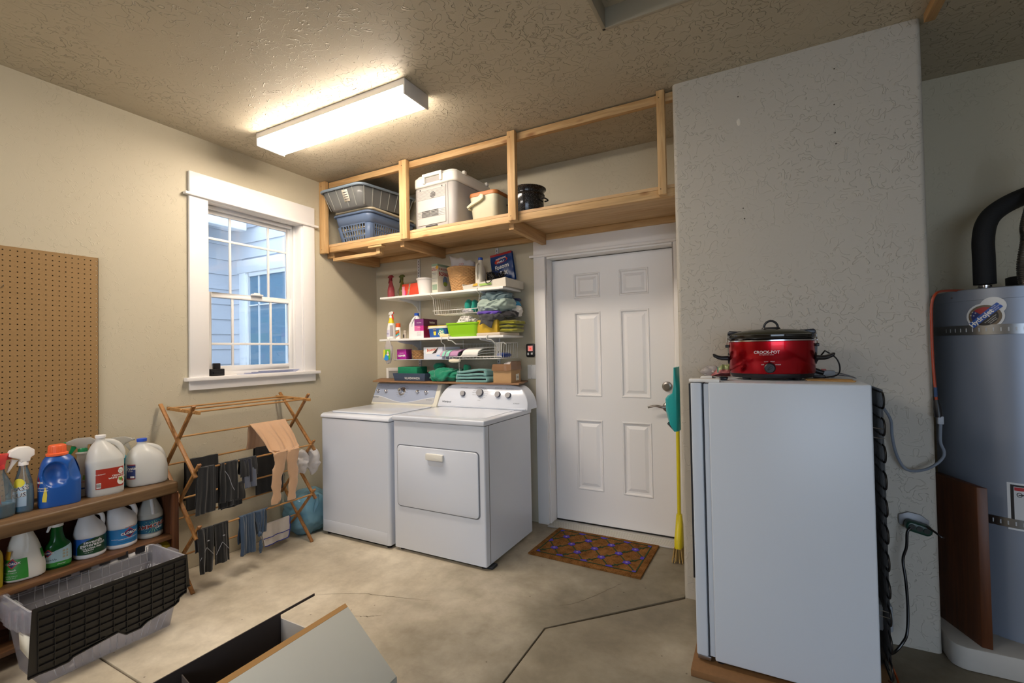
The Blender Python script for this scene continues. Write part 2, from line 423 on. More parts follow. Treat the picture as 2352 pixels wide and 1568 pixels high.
# ceiling with attic hatch opening
hx0, hx1, hy0, hy1 = 2.602, 3.30, -2.00, -1.258
b = MB(); T = H+.12
b.box((-.14, -7.44, H), (hx0, .14, T)).box((hx1, -7.44, H), (7.04, .14, T)).box((hx0, -7.44, H), (hx1, hy0, T)).box((hx0, hy1, H), (hx1, .14, T))
struct(b.build('ceiling', CEIL, smooth=0))
t = MB()
for a, c in (((hx0-.001, hy0), (hx0+.016, hy1)), ((hx1-.016, hy0), (hx1+.001, hy1)), ((hx0, hy0-.001), (hx1, hy0+.016)), ((hx0, hy1-.016), (hx1, hy1+.001))):
    t.box((a[0], a[1], H-.004), (c[0], c[1], H+.10))
tr = struct(t.build('trim_1', M('hatch_paint', '#a29a88', .5), bevel=.002))
MB().box((hx0+.012, hy0+.012, H+.085), (hx1-.012, hy1-.012, H+.10)).build('hatch_panel', CEIL, tr)
# floor: concrete slabs between tooled joints
g = .0038
fl = struct(MB().box((-.14, -7.44, -.12), (7.04, .14, -.012)).build('floor', M('joint_dirt', '#9a8e7d', .9), smooth=0))
def slab(poly):
    return MB().prism(poly, (0, 0, -.012), (1,0,0), (0,1,0), .012).build('slab', CONC, fl, bevel=.004, seg=2)
jx, jy, jd = 2.245, -2.30, -1.226
slab([(-.14+.14, jy+g), (jx-g, jy+g), (jx-g, jd+.003), (2.80-g, -.655+g+.01), (2.80, .0), (0, 0)])
slab([(jx+g, jy+g), (5.0, jy+g), (5.0, -.001), (2.80+g, -.001), (2.80+g, -.665), (jx+g, jd-.003)])
slab([(0, -4.6), (jx-g, -4.6), (jx-g, jy-g), (0, jy-g)])
slab([(jx+g, -4.6), (5.0, -4.6), (5.0, jy-g), (jx+g, jy-g)])
slab([(5.0+g*2, -4.6), (6.9, -4.6), (6.9, -.9), (5.0+g*2, -.9)])
slab([(0, -7.3), (6.9, -7.3), (6.9, -4.6-g*2), (0, -4.6-g*2)])
slab([(DX0, .001), (DX1, .001), (DX1, .14), (DX0, .14)])
random.seed(3)
def crack(pts, w=.0022):
    b = MB(); L = []; R = []
    q = []
    for i in range(len(pts)-1):
        for k in range(8):
            t = k/8; q.append((pts[i][0]+(pts[i+1][0]-pts[i][0])*t+random.uniform(-1, 1)*.004, pts[i][1]+(pts[i+1][1]-pts[i][1])*t+random.uniform(-1, 1)*.004))
    n = len(q)
    for i, p in enumerate(q):
        ww = w*(.3+.9*sin(pi*(i+.5)/n))*random.uniform(.5, 1.2)
        L.append(Vector((p[0], p[1]-ww, .0006))); R.append(Vector((p[0], p[1]+ww, .0006)))
    b.loft([L, R], cap=False, closed=False)
    return b.build('crack', M('crack_dirt', '#6d6254', .9), fl)
c0 = [P(1432, 1338, 'z', 0), P(1400, 1352, 'z', 0), P(1352, 1374, 'z', 0), P(1310, 1388, 'z', 0), P(1280, 1390, 'z', 0)]
crack([(p.x, p.y) for p in c0], .0035)
c1 = [P(725, 1365, 'z', 0), P(830, 1362, 'z', 0), P(900, 1370, 'z', 0), P(1000, 1380, 'z', 0)]
crack([(p.x, p.y) for p in c1], .0016)
c2 = [P(878, 1412, 'z', 0), P(840, 1416, 'z', 0), P(810, 1414, 'z', 0)]
crack([(p.x, p.y) for p in c2], .0022)
# little stud block on the ceiling beyond the boxed-out wall
q = P(2133, 22, 'z', 2.70)
t = thing('ceiling_ledger', 'short end of a wooden ceiling ledger beside the top corner of the freezer wall', 'lumber', (BX1+.02, BY-.02, 2.70))
MB().box((3.842, BY-.42, 2.705), (3.880, BY-.02, H)).build('board', wood('pine_y', 'y', '#d6ad78', '#b98c58'), t, bevel=.002)

# ------------------------------------------------------------------ window in the left wall
VIN = M('window_vinyl', '#f0efee', .35)
TRIM = M('trim_paint', '#efecea', .38)
GLASS = film('window_glass', '#dfe8ee', .97, .02, 1.0)
w = struct(MB().add([], []).build('window_1', TRIM)) if False else None
b = MB()
cyL, cyR = -1.641, -.703
b.box((.001, cyL, WZ0), (.020, WY0+.004, 2.352)).box((.001, WY1-.004, WZ0), (.020, cyR, 2.352))
b.box((.001, cyL, 2.366), (.022, cyR, 2.506))
w = struct(b.build('window_1', TRIM, bevel=.002))
MB().box((.0, cyL-.028, 2.350), (.036, cyR+.028, 2.368)).build('head_moulding', TRIM, w, bevel=.003)
MB().box((-.10, WY0, WZ0), (.0, WY1, WZ0+.004)).box((.0, cyL-.028, WZ0-.020), (.042, cyR+.030, WZ0+.003)).box((-.10, WY0, WZ0-.02), (.0, WY1, WZ0+.003)).build('window_sill', TRIM, w, bevel=.003)
MB().box((.001, cyL, 1.112), (.018, cyR, WZ0-.020)).build('apron', TRIM, w, bevel=.002)
b = MB()
b.box((-.12, WY0-.001, WZ0), (.002, WY0+.014, WZ1)).box((-.12, WY1-.014, WZ0), (.002, WY1+.001, WZ1)).box((-.12, WY0, WZ1-.014), (.002, WY1, WZ1+.001))
b.build('jamb', TRIM, w, bevel=.001)
a0, a1 = WY0+.014, WY1-.014; z0, z1 = WZ0+.004, WZ1-.014; zm = 1.742
def rect_frame(B, x0, x1, ya, yb, za, zb, t, tb=None):
    tb = tb or t
    return B.box((x0, ya, za), (x1, ya+t, zb)).box((x0, yb-t, za), (x1, yb, zb)).box((x0, ya+t, za), (x1, yb-t, za+tb)).box((x0, ya+t, zb-t), (x1, yb-t, zb))
rect_frame(MB(), -.125, -.070, a0, a1, z0, z1, .024).build('window_frame', VIN, w, bevel=.002)
us = rect_frame(MB(), -.118, -.100, a0+.024, a1-.024, zm-.016, z1-.024, .030).build('upper_sash', VIN, w, bevel=.002)
ls = rect_frame(MB(), -.098, -.074, a0+.024, a1-.024, z0+.024, zm+.018, .034, .040).build('lower_sash', VIN, w, bevel=.002)
yy0, yy1 = a0+.054, a1-.054
def panes(sash, x, za, zb, first):
    MB().box((x-.002, yy0-.006, za), (x+.002, yy1+.006, zb)).build('pane', GLASS, sash)
    ys = [yy0+(yy1-yy0)*.255, yy0+(yy1-yy0)*.745]
    for yv in ys: MB().box((x-.006, yv-.008, za), (x+.006, yv+.008, zb)).build('muntin', VIN, sash, bevel=.002)
    zc = zb-.165 if first else za+.150
    MB().box((x-.0062, yy0, zc-.008), (x+.0062, yy1, zc+.008)).build('muntin', VIN, sash, bevel=.002)
panes(us, -.109, zm+.014, z1-.054, True)
panes(ls, -.086, z0+.064, zm-.014, False)
lk = MB().box((-.074, -1.185, zm+.018), (-.050, -1.10, zm+.030)).box((-.068, -1.165, zm+.030), (-.056, -1.12, zm+.040)).build('sash_lock', VIN, w, bevel=.003)
# things on the sill
t = thing('sill_clip', 'small black plastic clip on the window sill, left corner', 'clip', (-.02, -1.46, WZ0+.003))
MB().box((-.045, -1.505, WZ0+.003), (.0, -1.415, WZ0+.050)).box((-.036, -1.478, WZ0+.050), (-.006, -1.438, WZ0+.088)).build('body', BLACKP, t, bevel=.004)
MB().box((-.0005, -1.49, WZ0+.016), (.008, -1.430, WZ0+.032)).build('jaw', BLACKP, t, bevel=.002)
t = thing('plastic_sheet', 'clear flat plastic strips lying on the window sill, right half', 'plastic', (-.03, -1.05, WZ0+.003))
for i in range(4):
    MB().hexa([(-.055+.004*i, -1.30+.05*i, WZ0+.003+.005*i), (-.008, -1.25+.03*i, WZ0+.003+.005*i), (-.012, -.86+.01*i, WZ0+.003+.005*i), (-.05, -.90, WZ0+.003+.005*i),
               (-.055+.004*i, -1.30+.05*i, WZ0+.0065+.005*i), (-.008, -1.25+.03*i, WZ0+.0065+.005*i), (-.012, -.86+.01*i, WZ0+.0065+.005*i), (-.05, -.90, WZ0+.0065+.005*i)]).build('strip', film('clear_blue', '#a9b6e6', .35, .1), t)

# ------------------------------------------------------------------ neighbouring house seen through the window
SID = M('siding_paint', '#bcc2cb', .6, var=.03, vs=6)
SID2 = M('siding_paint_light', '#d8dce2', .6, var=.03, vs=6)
OUTW = M('outdoor_white', '#eef1f3', .5)
ho = thing('neighbour_house', 'grey lap-sided house wing with white trimmed window seen outside the window', 'house', (-2.9, .35, -.3))
xw, yw = -2.86, .34
for i in range(22):
    za = -.3+i*.19
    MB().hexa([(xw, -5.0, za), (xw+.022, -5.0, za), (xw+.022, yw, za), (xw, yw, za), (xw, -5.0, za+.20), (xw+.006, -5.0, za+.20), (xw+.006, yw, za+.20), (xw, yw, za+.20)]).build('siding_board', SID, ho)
wx0, wx1, wz0, wz1 = -2.50, -.95, 1.0, 2.36
for i in range(24):
    za = -.3+i*.19
    for xa, xb in (((xw, wx0-.12), (wx1+.12, -.15)) if (za+.2 > wz0-.1 and za < wz1+.02) else ((xw, -.15),)):
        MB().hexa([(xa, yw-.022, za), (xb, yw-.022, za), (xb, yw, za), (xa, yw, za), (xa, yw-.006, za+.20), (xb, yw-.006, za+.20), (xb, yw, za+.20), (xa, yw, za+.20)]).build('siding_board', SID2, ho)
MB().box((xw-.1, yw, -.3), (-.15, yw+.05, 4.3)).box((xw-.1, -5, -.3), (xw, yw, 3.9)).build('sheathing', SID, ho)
MB().box((xw, yw-.05, -.3), (xw+.09, yw+.0, 4.2)).build('corner_board', OUTW, ho, bevel=.003) if False else None
b = MB()
b.box((wx0-.125, yw-.045, wz0-.1), (wx0, yw, wz1)).box((wx1, yw-.045, wz0-.1), (wx1+.125, yw, wz1)).box((wx0-.16, yw-.05, wz1), (wx1+.16, yw, wz1+.16)).box((wx0-.17, yw-.07, wz0-.14), (wx1+.17, yw, wz0-.1))
b.build('window_trim', OUTW, ho, bevel=.004)
b = MB()
def rect_xz(B, ya, yb, xa, xb, za, zb, t):
    return B.box((xa, ya, za), (xa+t, yb, zb)).box((xb-t, ya, za), (xb, yb, zb)).box((xa+t, ya, za), (xb-t, yb, za+t)).box((xa+t, ya, zb-t), (xb-t, yb, zb))
rect_xz(b, yw-.03, yw, wx0, wx1, wz0-.1, wz1, .05)
b.box(((wx0+wx1)/2-.03, yw-.03, wz0), ((wx0+wx1)/2+.03, yw, wz1-.05))
b.build('window_frame', OUTW, ho, bevel=.003)
b = MB()
for xv in (wx0+.24, wx1-.24): b.box((xv-.008, yw-.024, wz0-.08), (xv+.008, yw-.006, wz1-.05))
b.box((wx0+.05, yw-.024, wz1-.42), (wx1-.05, yw-.006, wz1-.405)); b.build('grille', OUTW, ho)
MB().box((wx0+.04, yw-.008, wz0-.06), (wx1-.04, yw-.002, wz1-.04)).build('pane', M('far_glass', '#5f87a0', .06, spec=.8), ho)
# eave and gutter of the far wing
b = MB().box((xw-.6, -5, 2.98), (xw+.46, .16, 3.02)); b.build('soffit', OUTW, ho)
MB().box((xw+.44, -5, 2.84), (xw+.56, .20, 3.0)).build('gutter', OUTW, ho, bevel=.012)
b = MB().hexa([(xw+.60, -5, 3.0), (xw+.60, .16, 3.0), (xw-1.2, .16, 3.9), (xw-1.2, -5, 3.9), (xw+.60, -5, 3.03), (xw+.60, .16, 3.03), (xw-1.2, .16, 3.93), (xw-1.2, -5, 3.93)])
b.build('roof', M('shingle_grey', '#6d7076', .9, bump=.6, bs=40), ho)
struct(MB().box((-6, -8, -.35), (-.14, 3, -.3)).build('outdoor_ground', M('gravel_ground', '#84807a', .9, var=.2, vs=30)))
struct(MB().box((-1, -16, -.16), (10, -7.45, -.02)).build('driveway', M('driveway_concrete', '#a9a59c', .8, var=.1, vs=5)))

# ------------------------------------------------------------------ house door
b = MB()
b.box((1.652, -.020, 0), (DX0+.003, -.001, 2.040)).box((DX1-.003, -.020, 0), (BX0-.002, -.001, 2.040))
b.box((1.652, -.022, 2.052), (BX0-.002, -.001, 2.178))
d1 = struct(b.build('door_1', TRIM, bevel=.002))
MB().box((1.622, -.036, 2.036), (BX0-.002, -.001, 2.054)).build('head_moulding', TRIM, d1, bevel=.003)
dx0, dx1, dz0, dz1, dy = 1.758, 2.672, .014, 2.018, .100
b = MB(); b.box((DX0, -.004, 0), (dx0-.003, .139, DZ)).box((dx1+.003, -.004, 0), (DX1, .139, DZ)).box((dx0-.003, -.004, dz1+.005), (dx1+.003, .139, DZ))
b.build('jamb', TRIM, d1, bevel=.002)
b = MB().box((dx0-.003, .114, 0), (dx0+.012, .139, DZ)).box((dx1-.012, .114, 0), (dx1+.003, .139, DZ)).box((dx0, .114, dz1-.01), (dx1, .139, DZ))
b.build('weather_strip', M('door_gap', '#14120f', .8), d1)
pan = [((1317,630),(1378,682)), ((1421,619),(1490,673)), ((1319,718),(1384,911)), ((1424,711),(1496,915)), ((1323,962),(1388,1130)), ((1428,968),(1501,1145))]
def rp(k): 
    (xa, ya), (xb, yb) = pan[k]; a = P(xa, ya, 'y', dy); c = P(xb, yb, 'y', dy); return a.x, c.x, c.z, a.z
R = [rp(k) for k in range(6)]
xl0, xl1 = R[2][0], R[2][1]; xr0, xr1 = R[3][0]+.0, R[3][1]
xl0 = (R[0][0]+R[2][0]+R[4][0])/3; xl1 = (R[0][1]+R[2][1]+R[4][1])/3; xr0 = (R[1][0]+R[3][0]+R[5][0])/3; xr1 = (R[1][1]+R[3][1]+R[5][1])/3
zr = [((R[0][2]+R[1][2])/2, (R[0][3]+R[1][3])/2), ((R[2][2]+R[3][2])/2, (R[2][3]+R[3][3])/2), ((R[4][2]+R[5][2])/2, (R[4][3]+R[5][3])/2)]
DOORP = M('door_paint', '#eceaea', .35, bump=.03, bs=40)
b = MB(); yb_ = dy+.044
b.box((dx0, dy, dz0), (xl0, yb_, dz1)).box((xl1, dy, dz0), (xr0, yb_, dz1)).box((xr1, dy, dz0), (dx1, yb_, dz1))
for xa, xb in ((xl0, xl1), (xr0, xr1)):
    zs = [dz0, zr[2][0], zr[2][1], zr[1][0], zr[1][1], zr[0][0], zr[0][1], dz1]
    for k in range(0, 8, 2): b.box((xa, dy, zs[k]), (xb, yb_, zs[k+1]))
leaf = b.build('door_leaf', DOORP, d1, smooth=0)
for xa, xb in ((xl0, xl1), (xr0, xr1)):
    for za, zb in zr:
        b = MB()
        def rg(i, y): return [(xa+i, y, za+i), (xb-i, y, za+i), (xb-i, y, zb-i), (xa+i, y, zb-i)]
        b.loft([rg(0, dy+.001), rg(.004, dy-.004), rg(.010, dy-.003), rg(.018, dy+.009), rg(.030, dy+.010), rg(.052, dy+.002), rg(.052, dy+.0021)], cap=False)
        b.add(rg(.052, dy+.002), [(0, 1, 2, 3)])
        b.build('door_panel', DOORP, leaf, smooth=20)
c = P(1530, 887, 'y', dy); c.x = 2.606
NIK = M('satin_nickel', '#9a938c', .28, metal=1)
b = MB().lathe([(.0, -.001), (.034, -.001), (.034, .010), (.030, .016), (.020, .018), (.020, .026), (0, .026)], (c.x, dy, c.z), 32, (0, -1, 0)); dbt = b.build('deadbolt', NIK, leaf)
c2 = Vector((2.606, dy, P(1527, 934, 'y', dy).z))
b = MB().lathe([(.0, -.001), (.034, -.001), (.034, .008), (.026, .016), (.014, .020), (.013, .050), (.0, .052)], c2, 32, (0, -1, 0))
pts = cr([(c2.x, dy-.046, c2.z), (c2.x-.03, dy-.052, c2.z+.004), (c2.x-.07, dy-.055, c2.z+.010), (c2.x-.105, dy-.055, c2.z+.004), (c2.x-.125, dy-.058, c2.z-.002)], 5)
b.tube(pts, [.010-.004*i/len(pts) for i in range(len(pts))], 10)
b.build('door_handle', NIK, leaf)
# threshold with ribs, door bottom sweep
b = MB().box((DX0+.002, -.060, 0), (DX1-.002, .10, .010)); 
th = b.build('threshold', M('threshold_aluminium', '#d5d1cb', .45, metal=.4), d1, bevel=.003)
b = MB()
for k in range(7): b.box((DX0+.004, -.050+k*.016, .0098), (DX1-.004, -.050+k*.016+.007, .0135))
b.build('rib', M('threshold_aluminium', '#b9b5af', .35), th, bevel=.001)['kind'] = 'stuff'
MB().box((dx0, dy-.004, .0102), (dx1, dy+.03, .0135+.006)).build('door_sweep', M('door_gap', '#14120f', .8), d1)

for px, py in ((1695, 222), (1916, 158), (1916, 240), (1918, 305), (1920, 330), (1707, 478), (1710, 502)):
    q = P(px, py, 'y', BY); MB().lathe([(0, 0), (.0032, 0), (.0032, .0012), (0, .0012)], (q.x, BY+.0004, q.z), 8, (0, -1, 0)).build('nail_hole', M('hole_dark', '#3d352c', .9), bpy.data.objects['wall_right'])
q = P(1697, 280, 'y', BY); MB().ell((q.x, BY, q.z), .010, .002, .018, 14, 8, 4, .3, 60).build('plaster_scar', M('plaster_scar', '#dcd6ca', .9), bpy.data.objects['wall_right'])
# light switch and door opener on the back wall
t = thing('light_switch', 'white rocker light switch on the wall beside the house door', 'switch', (1.612, 0, 1.105))
MB().box((1.576, -.006, 1.102), (1.646, -.001, 1.212)).build('plate', PLAST, t, bevel=.003)
MB().hexa([(1.595, -.006, 1.124), (1.627, -.006, 1.124), (1.627, -.005, 1.124), (1.595, -.005, 1.124), (1.595, -.010, 1.190), (1.627, -.010, 1.190), (1.627, -.005, 1.190), (1.595, -.005, 1.190)]).build('rocker', PLAST, t, bevel=.001)
for zq in (1.205, 1.109): MB().lathe([(0, .0), (.003, 0), (.003, .002), (0, .002)], (1.611, -.0055, zq), 8, (0,-1,0)).build('screw', STEEL, t)
t = thing('garage_door_opener', 'black wall control with a red lit button above the light switch', 'wall control', (1.61, 0, 1.272))
MB().prism(rrect(1.572, 1.272, 1.648, 1.376, .012), (0, -.001, 0), (1,0,0), (0,0,1), .016).build('case', BLACKP, t, bevel=.003)
MB().box((1.588, -.020, 1.318), (1.630, -.016, 1.360)).build('lit_button', M('opener_glow', '#e8948c', .4, emit=.5), t, bevel=.002)
MB().box((1.604, -.021, 1.330), (1.618, -.0195, 1.345)).build('led', M('red_led', '#ff3a2a', .4, emit=1.5), t)
MB().box((1.584, -.020, 1.288), (1.598, -.016, 1.306)).box((1.614, -.020, 1.290), (1.630, -.016, 1.306)).build('button', PLAST, t, bevel=.001)

# ------------------------------------------------------------------ ceiling lamp
t = thing('ceiling_lamp', 'long lit fluorescent wraparound ceiling fixture', 'ceiling light', (.99, -1.325, H))
lx0, lx1, ly0, ly1, lz = .375, 1.600, -1.425, -1.228, H-.078
MB().box((lx0, ly0+.001, H-.0355), (lx1, ly1-.001, H-.001)).build('housing', WHITE, t)
MB().box((lx0-.002, ly0, lz-.004), (lx0+.010, ly1, H-.001)).build('end_cap', WHITE, t, bevel=.003)
MB().box((lx1-.010, ly0, lz-.004), (lx1+.002, ly1, H-.001)).build('end_cap', WHITE, t, bevel=.003)
LM = M('lamp_diffuser', '#ffefdc', .5, emit=LAMP_STRENGTH)
ro = [(ly0+.002, H-.036), (ly0+.004, lz+.012), (ly0+.014, lz), (ly1-.014, lz), (ly1-.004, lz+.012), (ly1-.002, H-.036)]
MB().prism([(p[0], p[1]) for p in ro], (lx0+.010, 0, 0), (0,1,0), (0,0,1), lx1-lx0-.020).build('diffuser', LM, t, smooth=30)

# ------------------------------------------------------------------ pegboard with real holes
PEG = M('hardboard', '#98784c', .7, var=.10, vs=120, bump=.15, bs=200)
t = thing('pegboard', 'brown perforated hardboard panel on the left wall above the bottles', 'pegboard', (.01, -2.5, .65))
b = MB(); hs = .0254; pz0, pz1, py1 = .652, 1.872, -2.098
nz = 48; ny = 36; xs = .014
for i in range(ny):
    for j in range(nz):
        cy = py1-.008-hs*i; cz = pz1-.006-hs*j-hs*.5
        o = len(b.v); h = hs/2
        outer = [(cy+a*h, cz+c*h) for a, c in ((1,0),(1,1),(0,1),(-1,1),(-1,0),(-1,-1),(0,-1),(1,-1))]
        if i == 0: outer = [(max(min(yv, cy+.008), cy-h), zv) for yv, zv in outer]
        inn = [(cy+.0031*cos(k*pi/4), cz+.0031*sin(k*pi/4)) for k in range(8)]
        b.v += [Vector((xs, p, q)) for p, q in outer]+[Vector((xs, p, q)) for p, q in inn]+[Vector((xs-.005, p, q)) for p, q in inn]
        for k in range(8):
            m = (k+1) % 8
            b.f.append((o+k, o+m, o+8+m, o+8+k)); b.f.append((o+8+k, o+8+m, o+16+m, o+16+k))
z_lo = pz1-.006-hs*nz
b.box((.009, py1-.002, z_lo), (.014, py1, pz1)).box((.009, py1-.008-hs*(ny-.5), pz1-.006), (.014, py1, pz1)).box((.009, py1-.008-hs*(ny-.5), z_lo-.006), (.014, py1, z_lo))
b.build('panel', PEG, t, smooth=0)
MB().box((.001, -2.98, .66), (.006, -2.11, 1.86)).build('hole_shade_sheet', M('peg_hole_shade', '#2e2519', .9), t)  # dark sheet added behind the holes, their shade put into its colour
hk = thing('peg_hook', 'small metal hook on the left edge of the pegboard', 'hook', (.014, -2.455, 1.65))
hc = P(4, 660, 'x', .02)
MB().tube([(.014, hc.y, hc.z), (.045, hc.y-.002, hc.z+.002), (.055, hc.y-.003, hc.z+.010)], .0022, 8).build('wire', STEEL, hk)
# ------------------------------------------------------------------ overhead storage loft
PX_ = wood('pine_x', 'x', '#e6c08a', '#cc9f67'); PZ_ = wood('pine_z', 'z', '#e8c28c', '#cfa36b'); PY_ = wood('pine_y', 'y', '#dbb37e', '#bb8f5a')
PLY = wood('plywood', 'x', '#e0bd8e', '#c49a68', scale=.6)
t = thing('storage_loft', 'open pine lumber loft shelf hung from the ceiling along the back wall', 'loft shelf', (1.4, -.3, 2.16))
LY = -.605
MB().box((.004, LY, 2.205), (BX0-.003, -.004, 2.223)).build('deck', PLY, t)
MB().box((.075, LY, 2.160), (BX0-.003, LY+.038, 2.2045)).build('front_rail', PX_, t, bevel=.003)
MB().box((.004, -.040, 2.180-.020), (BX0-.003, -.002, 2.2045)).build('back_ledger', PX_, t, bevel=.003)
MB().box((.075, LY+.001, 2.690), (BX0-.003, LY+.037, 2.736)).build('top_rail', PX_, t, bevel=.003)
def nails(B, x, y, zs):
    for z in zs: B.lathe([(0,0),(.003,0),(.003,.0012),(0,.0012)], (x, y, z), 8, (0,-1,0))
for x0, x1, zb in ((.004, .074, 2.150), (.862, .930, 2.158), (1.772, 1.828, 2.160), (2.712, 2.755, 2.165)):
    p = MB().box((x0, LY-.038, zb), (x1, LY-.0005, H-.004)).build('post', PZ_, t, bevel=.003)
    for z in (zb+.03, 2.70): 
        B = MB(); nails(B, (x0+x1)/2-.008, LY-.038, (z,)); B.build('nail', M('nail_head', '#4a3b2a', .5, metal=.5), p)
for x0, x1 in ((.050, .088), (.800, .838), (1.735, 1.773)):
    MB().box((x0, LY+.039, 2.122), (x1, -.041, 2.2045)).build('joist', PY_, t, bevel=.003)
MB().box((.004, LY+.039, 2.122), (.042, -.041, 2.2045)).build('joist', PY_, t, bevel=.003)
# small broom-rail built from offcuts under the left bay
MB().box((.065, -.560, 2.096), (.585, -.520, 2.122)).build('hanging_batten', PX_, t, bevel=.002)
MB().box((.552, -.566, 2.100), (.590, -.522, 2.158)).build('batten_block', PZ_, t, bevel=.002)
MB().box((.50, -.60, 2.145), (.64, -.55, 2.1595)).build('batten_block', PX_, t, bevel=.002)

DECK = 2.2235
# --- blue laundry basket with a cream one nested inside, grey bin on top
def lattice(B, o, u, v, w0, w1, h, nx, nz, th, t):
    "grille of bars on a trapezoid: bottom width w0, top width w1"
    o = v3(o); u = v3(u); v = v3(v); n = u.cross(v).normalized()
    for i in range(nx+1):
        s = -1+2*i/nx; B.beam(o+u*(s*w0/2)+n*0, o+u*(s*w1/2)+v*h, t, th, up=n)
    for j in range(nz+1):
        f = j/nz; w = w0+(w1-w0)*f; B.beam(o-u*(w/2)+v*(h*f), o+u*(w/2)+v*(h*f), t, th, up=n)
def basket(name, label, ang, cx, cy, z0, L0, W0, L1, W1, h, mat, group=None, wavy=0):
    t = thing(name, label, 'laundry basket', (cx, cy, z0), ang, group)
    T = ROOT[t.name]
    b = MB(); b.prism(rrect(-L0/2, -W0/2, L0/2, W0/2, .05), (0, 0, 0), (1,0,0), (0,1,0), .006).xf(T); b.build('bottom', mat, t)
    hl = h*.62
    b = MB()
    kx = (L1-L0)/2/h; ky = (W1-W0)/2/h
    for s in (1, -1):
        v = Vector((s*kx, 0, 1)); lattice(b, (s*L0/2, 0, .004), (0, s, 0), v, W0-.09, W0-.09+ky*2*hl, hl, 9, 3, .003, .008)
        v = Vector((0, s*ky, 1)); lattice(b, (0, s*W0/2, .004), (-s, 0, 0), v, L0-.10, L0-.10+kx*2*hl, hl, 16, 3, .003, .008)
    # solid corners
    for sx in (1, -1):
        for sy in (1, -1):
            rings = []
            for f in (0, .5, 1):
                z = .0+hl*f; X = L0/2+kx*z; Yv = W0/2+ky*z
                pts = [(X, Yv-.05), (X, Yv-.03), (X-.008, Yv-.008), (X-.03, Yv), (X-.055, Yv)]
                rings.append([Vector((sx*a, sy*c, z)) for a, c in pts])
            b.loft(rings, cap=False, closed=False)
    b.xf(T); b.build('lattice', mat, t, solid=.003)
    b = MB(); rings = []
    for f in (hl/h, .86, 1.0):
        z = h*f; X = L0/2+kx*z; Yv = W0/2+ky*z
        rr = rrect(-X, -Yv, X, Yv, .05, 5); rings.append([Vector((p[0], p[1], z+(wavy*cos(p[0]*2*pi/L1*1.0)*(f > .9) if wavy else 0))) for p in rr])
    b.loft(rings, cap=False); b.xf(T); b.build('upper_band', mat, t, solid=.003, smooth=60)
    X = L1/2; Yv = W1/2
    rr = rrect(-X-.008, -Yv-.008, X+.008, Yv+.008, .055, 5)
    b = MB().tube([(p[0], p[1], h+(wavy*cos(p[0]*2*pi/L1*1.0) if wavy else 0)) for p in rr], .009, 8, closed=True); b.xf(T); b.build('rim', mat, t)
    return t
BLUEB = M('blue_basket_plastic', '#5f7291', .42); CREAM = M('cream_basket_plastic', '#d9ccb0', .42)
ang = radians(90)
basket('laundry_basket', 'slate blue slatted laundry basket at the left end of the loft', ang, .300, -.300, DECK, .47, .32, .56, .40, .225, BLUEB)
basket('laundry_basket', 'cream laundry basket nested inside the blue one, its wavy rim showing above', ang, .300, -.300, DECK+.010, .43, .285, .545, .380, .255, CREAM, wavy=.012)
t = thing('storage_bin', 'clear grey plastic underbed bin with blue rim lying on the laundry baskets', 'storage bin', (.315, -.375, 2.492), radians(90)); T = ROOT[t.name]
GB = film('grey_bin_plastic', '#a2a4a4', .22, .18, .8)
b = MB(); L0, W0, L1, W1, h = .54, .36, .64, .44, .150
tilt = Matrix.Rotation(radians(-4), 4, 'Y')
b.loft([[Vector((p[0], p[1], z)) for p in rrect(-l/2, -wv/2, l/2, wv/2, .05, 5)] for l, wv, z in ((L0-.06, W0-.06, 0), (L0, W0, .006), (L1, W1, h))], cap=False)
b.add([Vector((p[0], p[1], 0)) for p in rrect(-L0/2+.03, -W0/2+.03, L0/2-.03, W0/2-.03, .05, 5)], [tuple(range(20))])
b.xf(T @ tilt); b.build('shell', GB, t, solid=.0025, smooth=60)
b = MB()
for s in (1, -1):
    for k in range(-3, 4):
        b.beam(Vector((k*.085, s*(W0/2+.003), .01)), Vector((k*.085*1.12, s*(W1/2+.003), h-.01)), .004, .004, up=(0,1,0))
    for k in (-1.2, -.4, .4, 1.2): b.beam(Vector((s*(L0/2+.003), k*.1, .01)), Vector((s*(L1/2+.003), k*.1*1.1, h-.01)), .004, .004, up=(1,0,0))
b.xf(T @ tilt); b.build('rib', film('bin_rib', '#d5d6d2', .2, .2), t)['kind'] = 'stuff'
b = MB().tube([(p[0], p[1], h) for p in rrect(-L1/2-.012, -W1/2-.012, L1/2+.012, W1/2+.012, .06, 5)], .010, 8, closed=True); b.xf(T @ tilt); b.build('rim', M('bin_rim_blue', '#8b9db0', .4), t)
b = MB().hexa([tuple(p) for p in [Vector((-(L1/2-.012), a, z)) for a, z in ()]]) if False else MB()
o_ = lambda u, v_: T @ tilt @ Vector((-(L0/2+.0065+.05*(v_/h)), -u-.045, v_))
b.grid(lambda u, v_: o_(-.03+.06*u, .045+.085*v_), 1, 1); b.build('label', M('paper_label', '#e6e2d2', .7), t, solid=.0006)
b = MB()
for k in range(4): b.grid(lambda u, v_: T @ tilt @ Vector((-(L0/2+.0085+.05*((.06+.016*k+.004*v_)/h)), -(-.022+.044*u)-.045, .06+.016*k+.004*v_)), 1, 1)
b.build('lettering', INK, t)

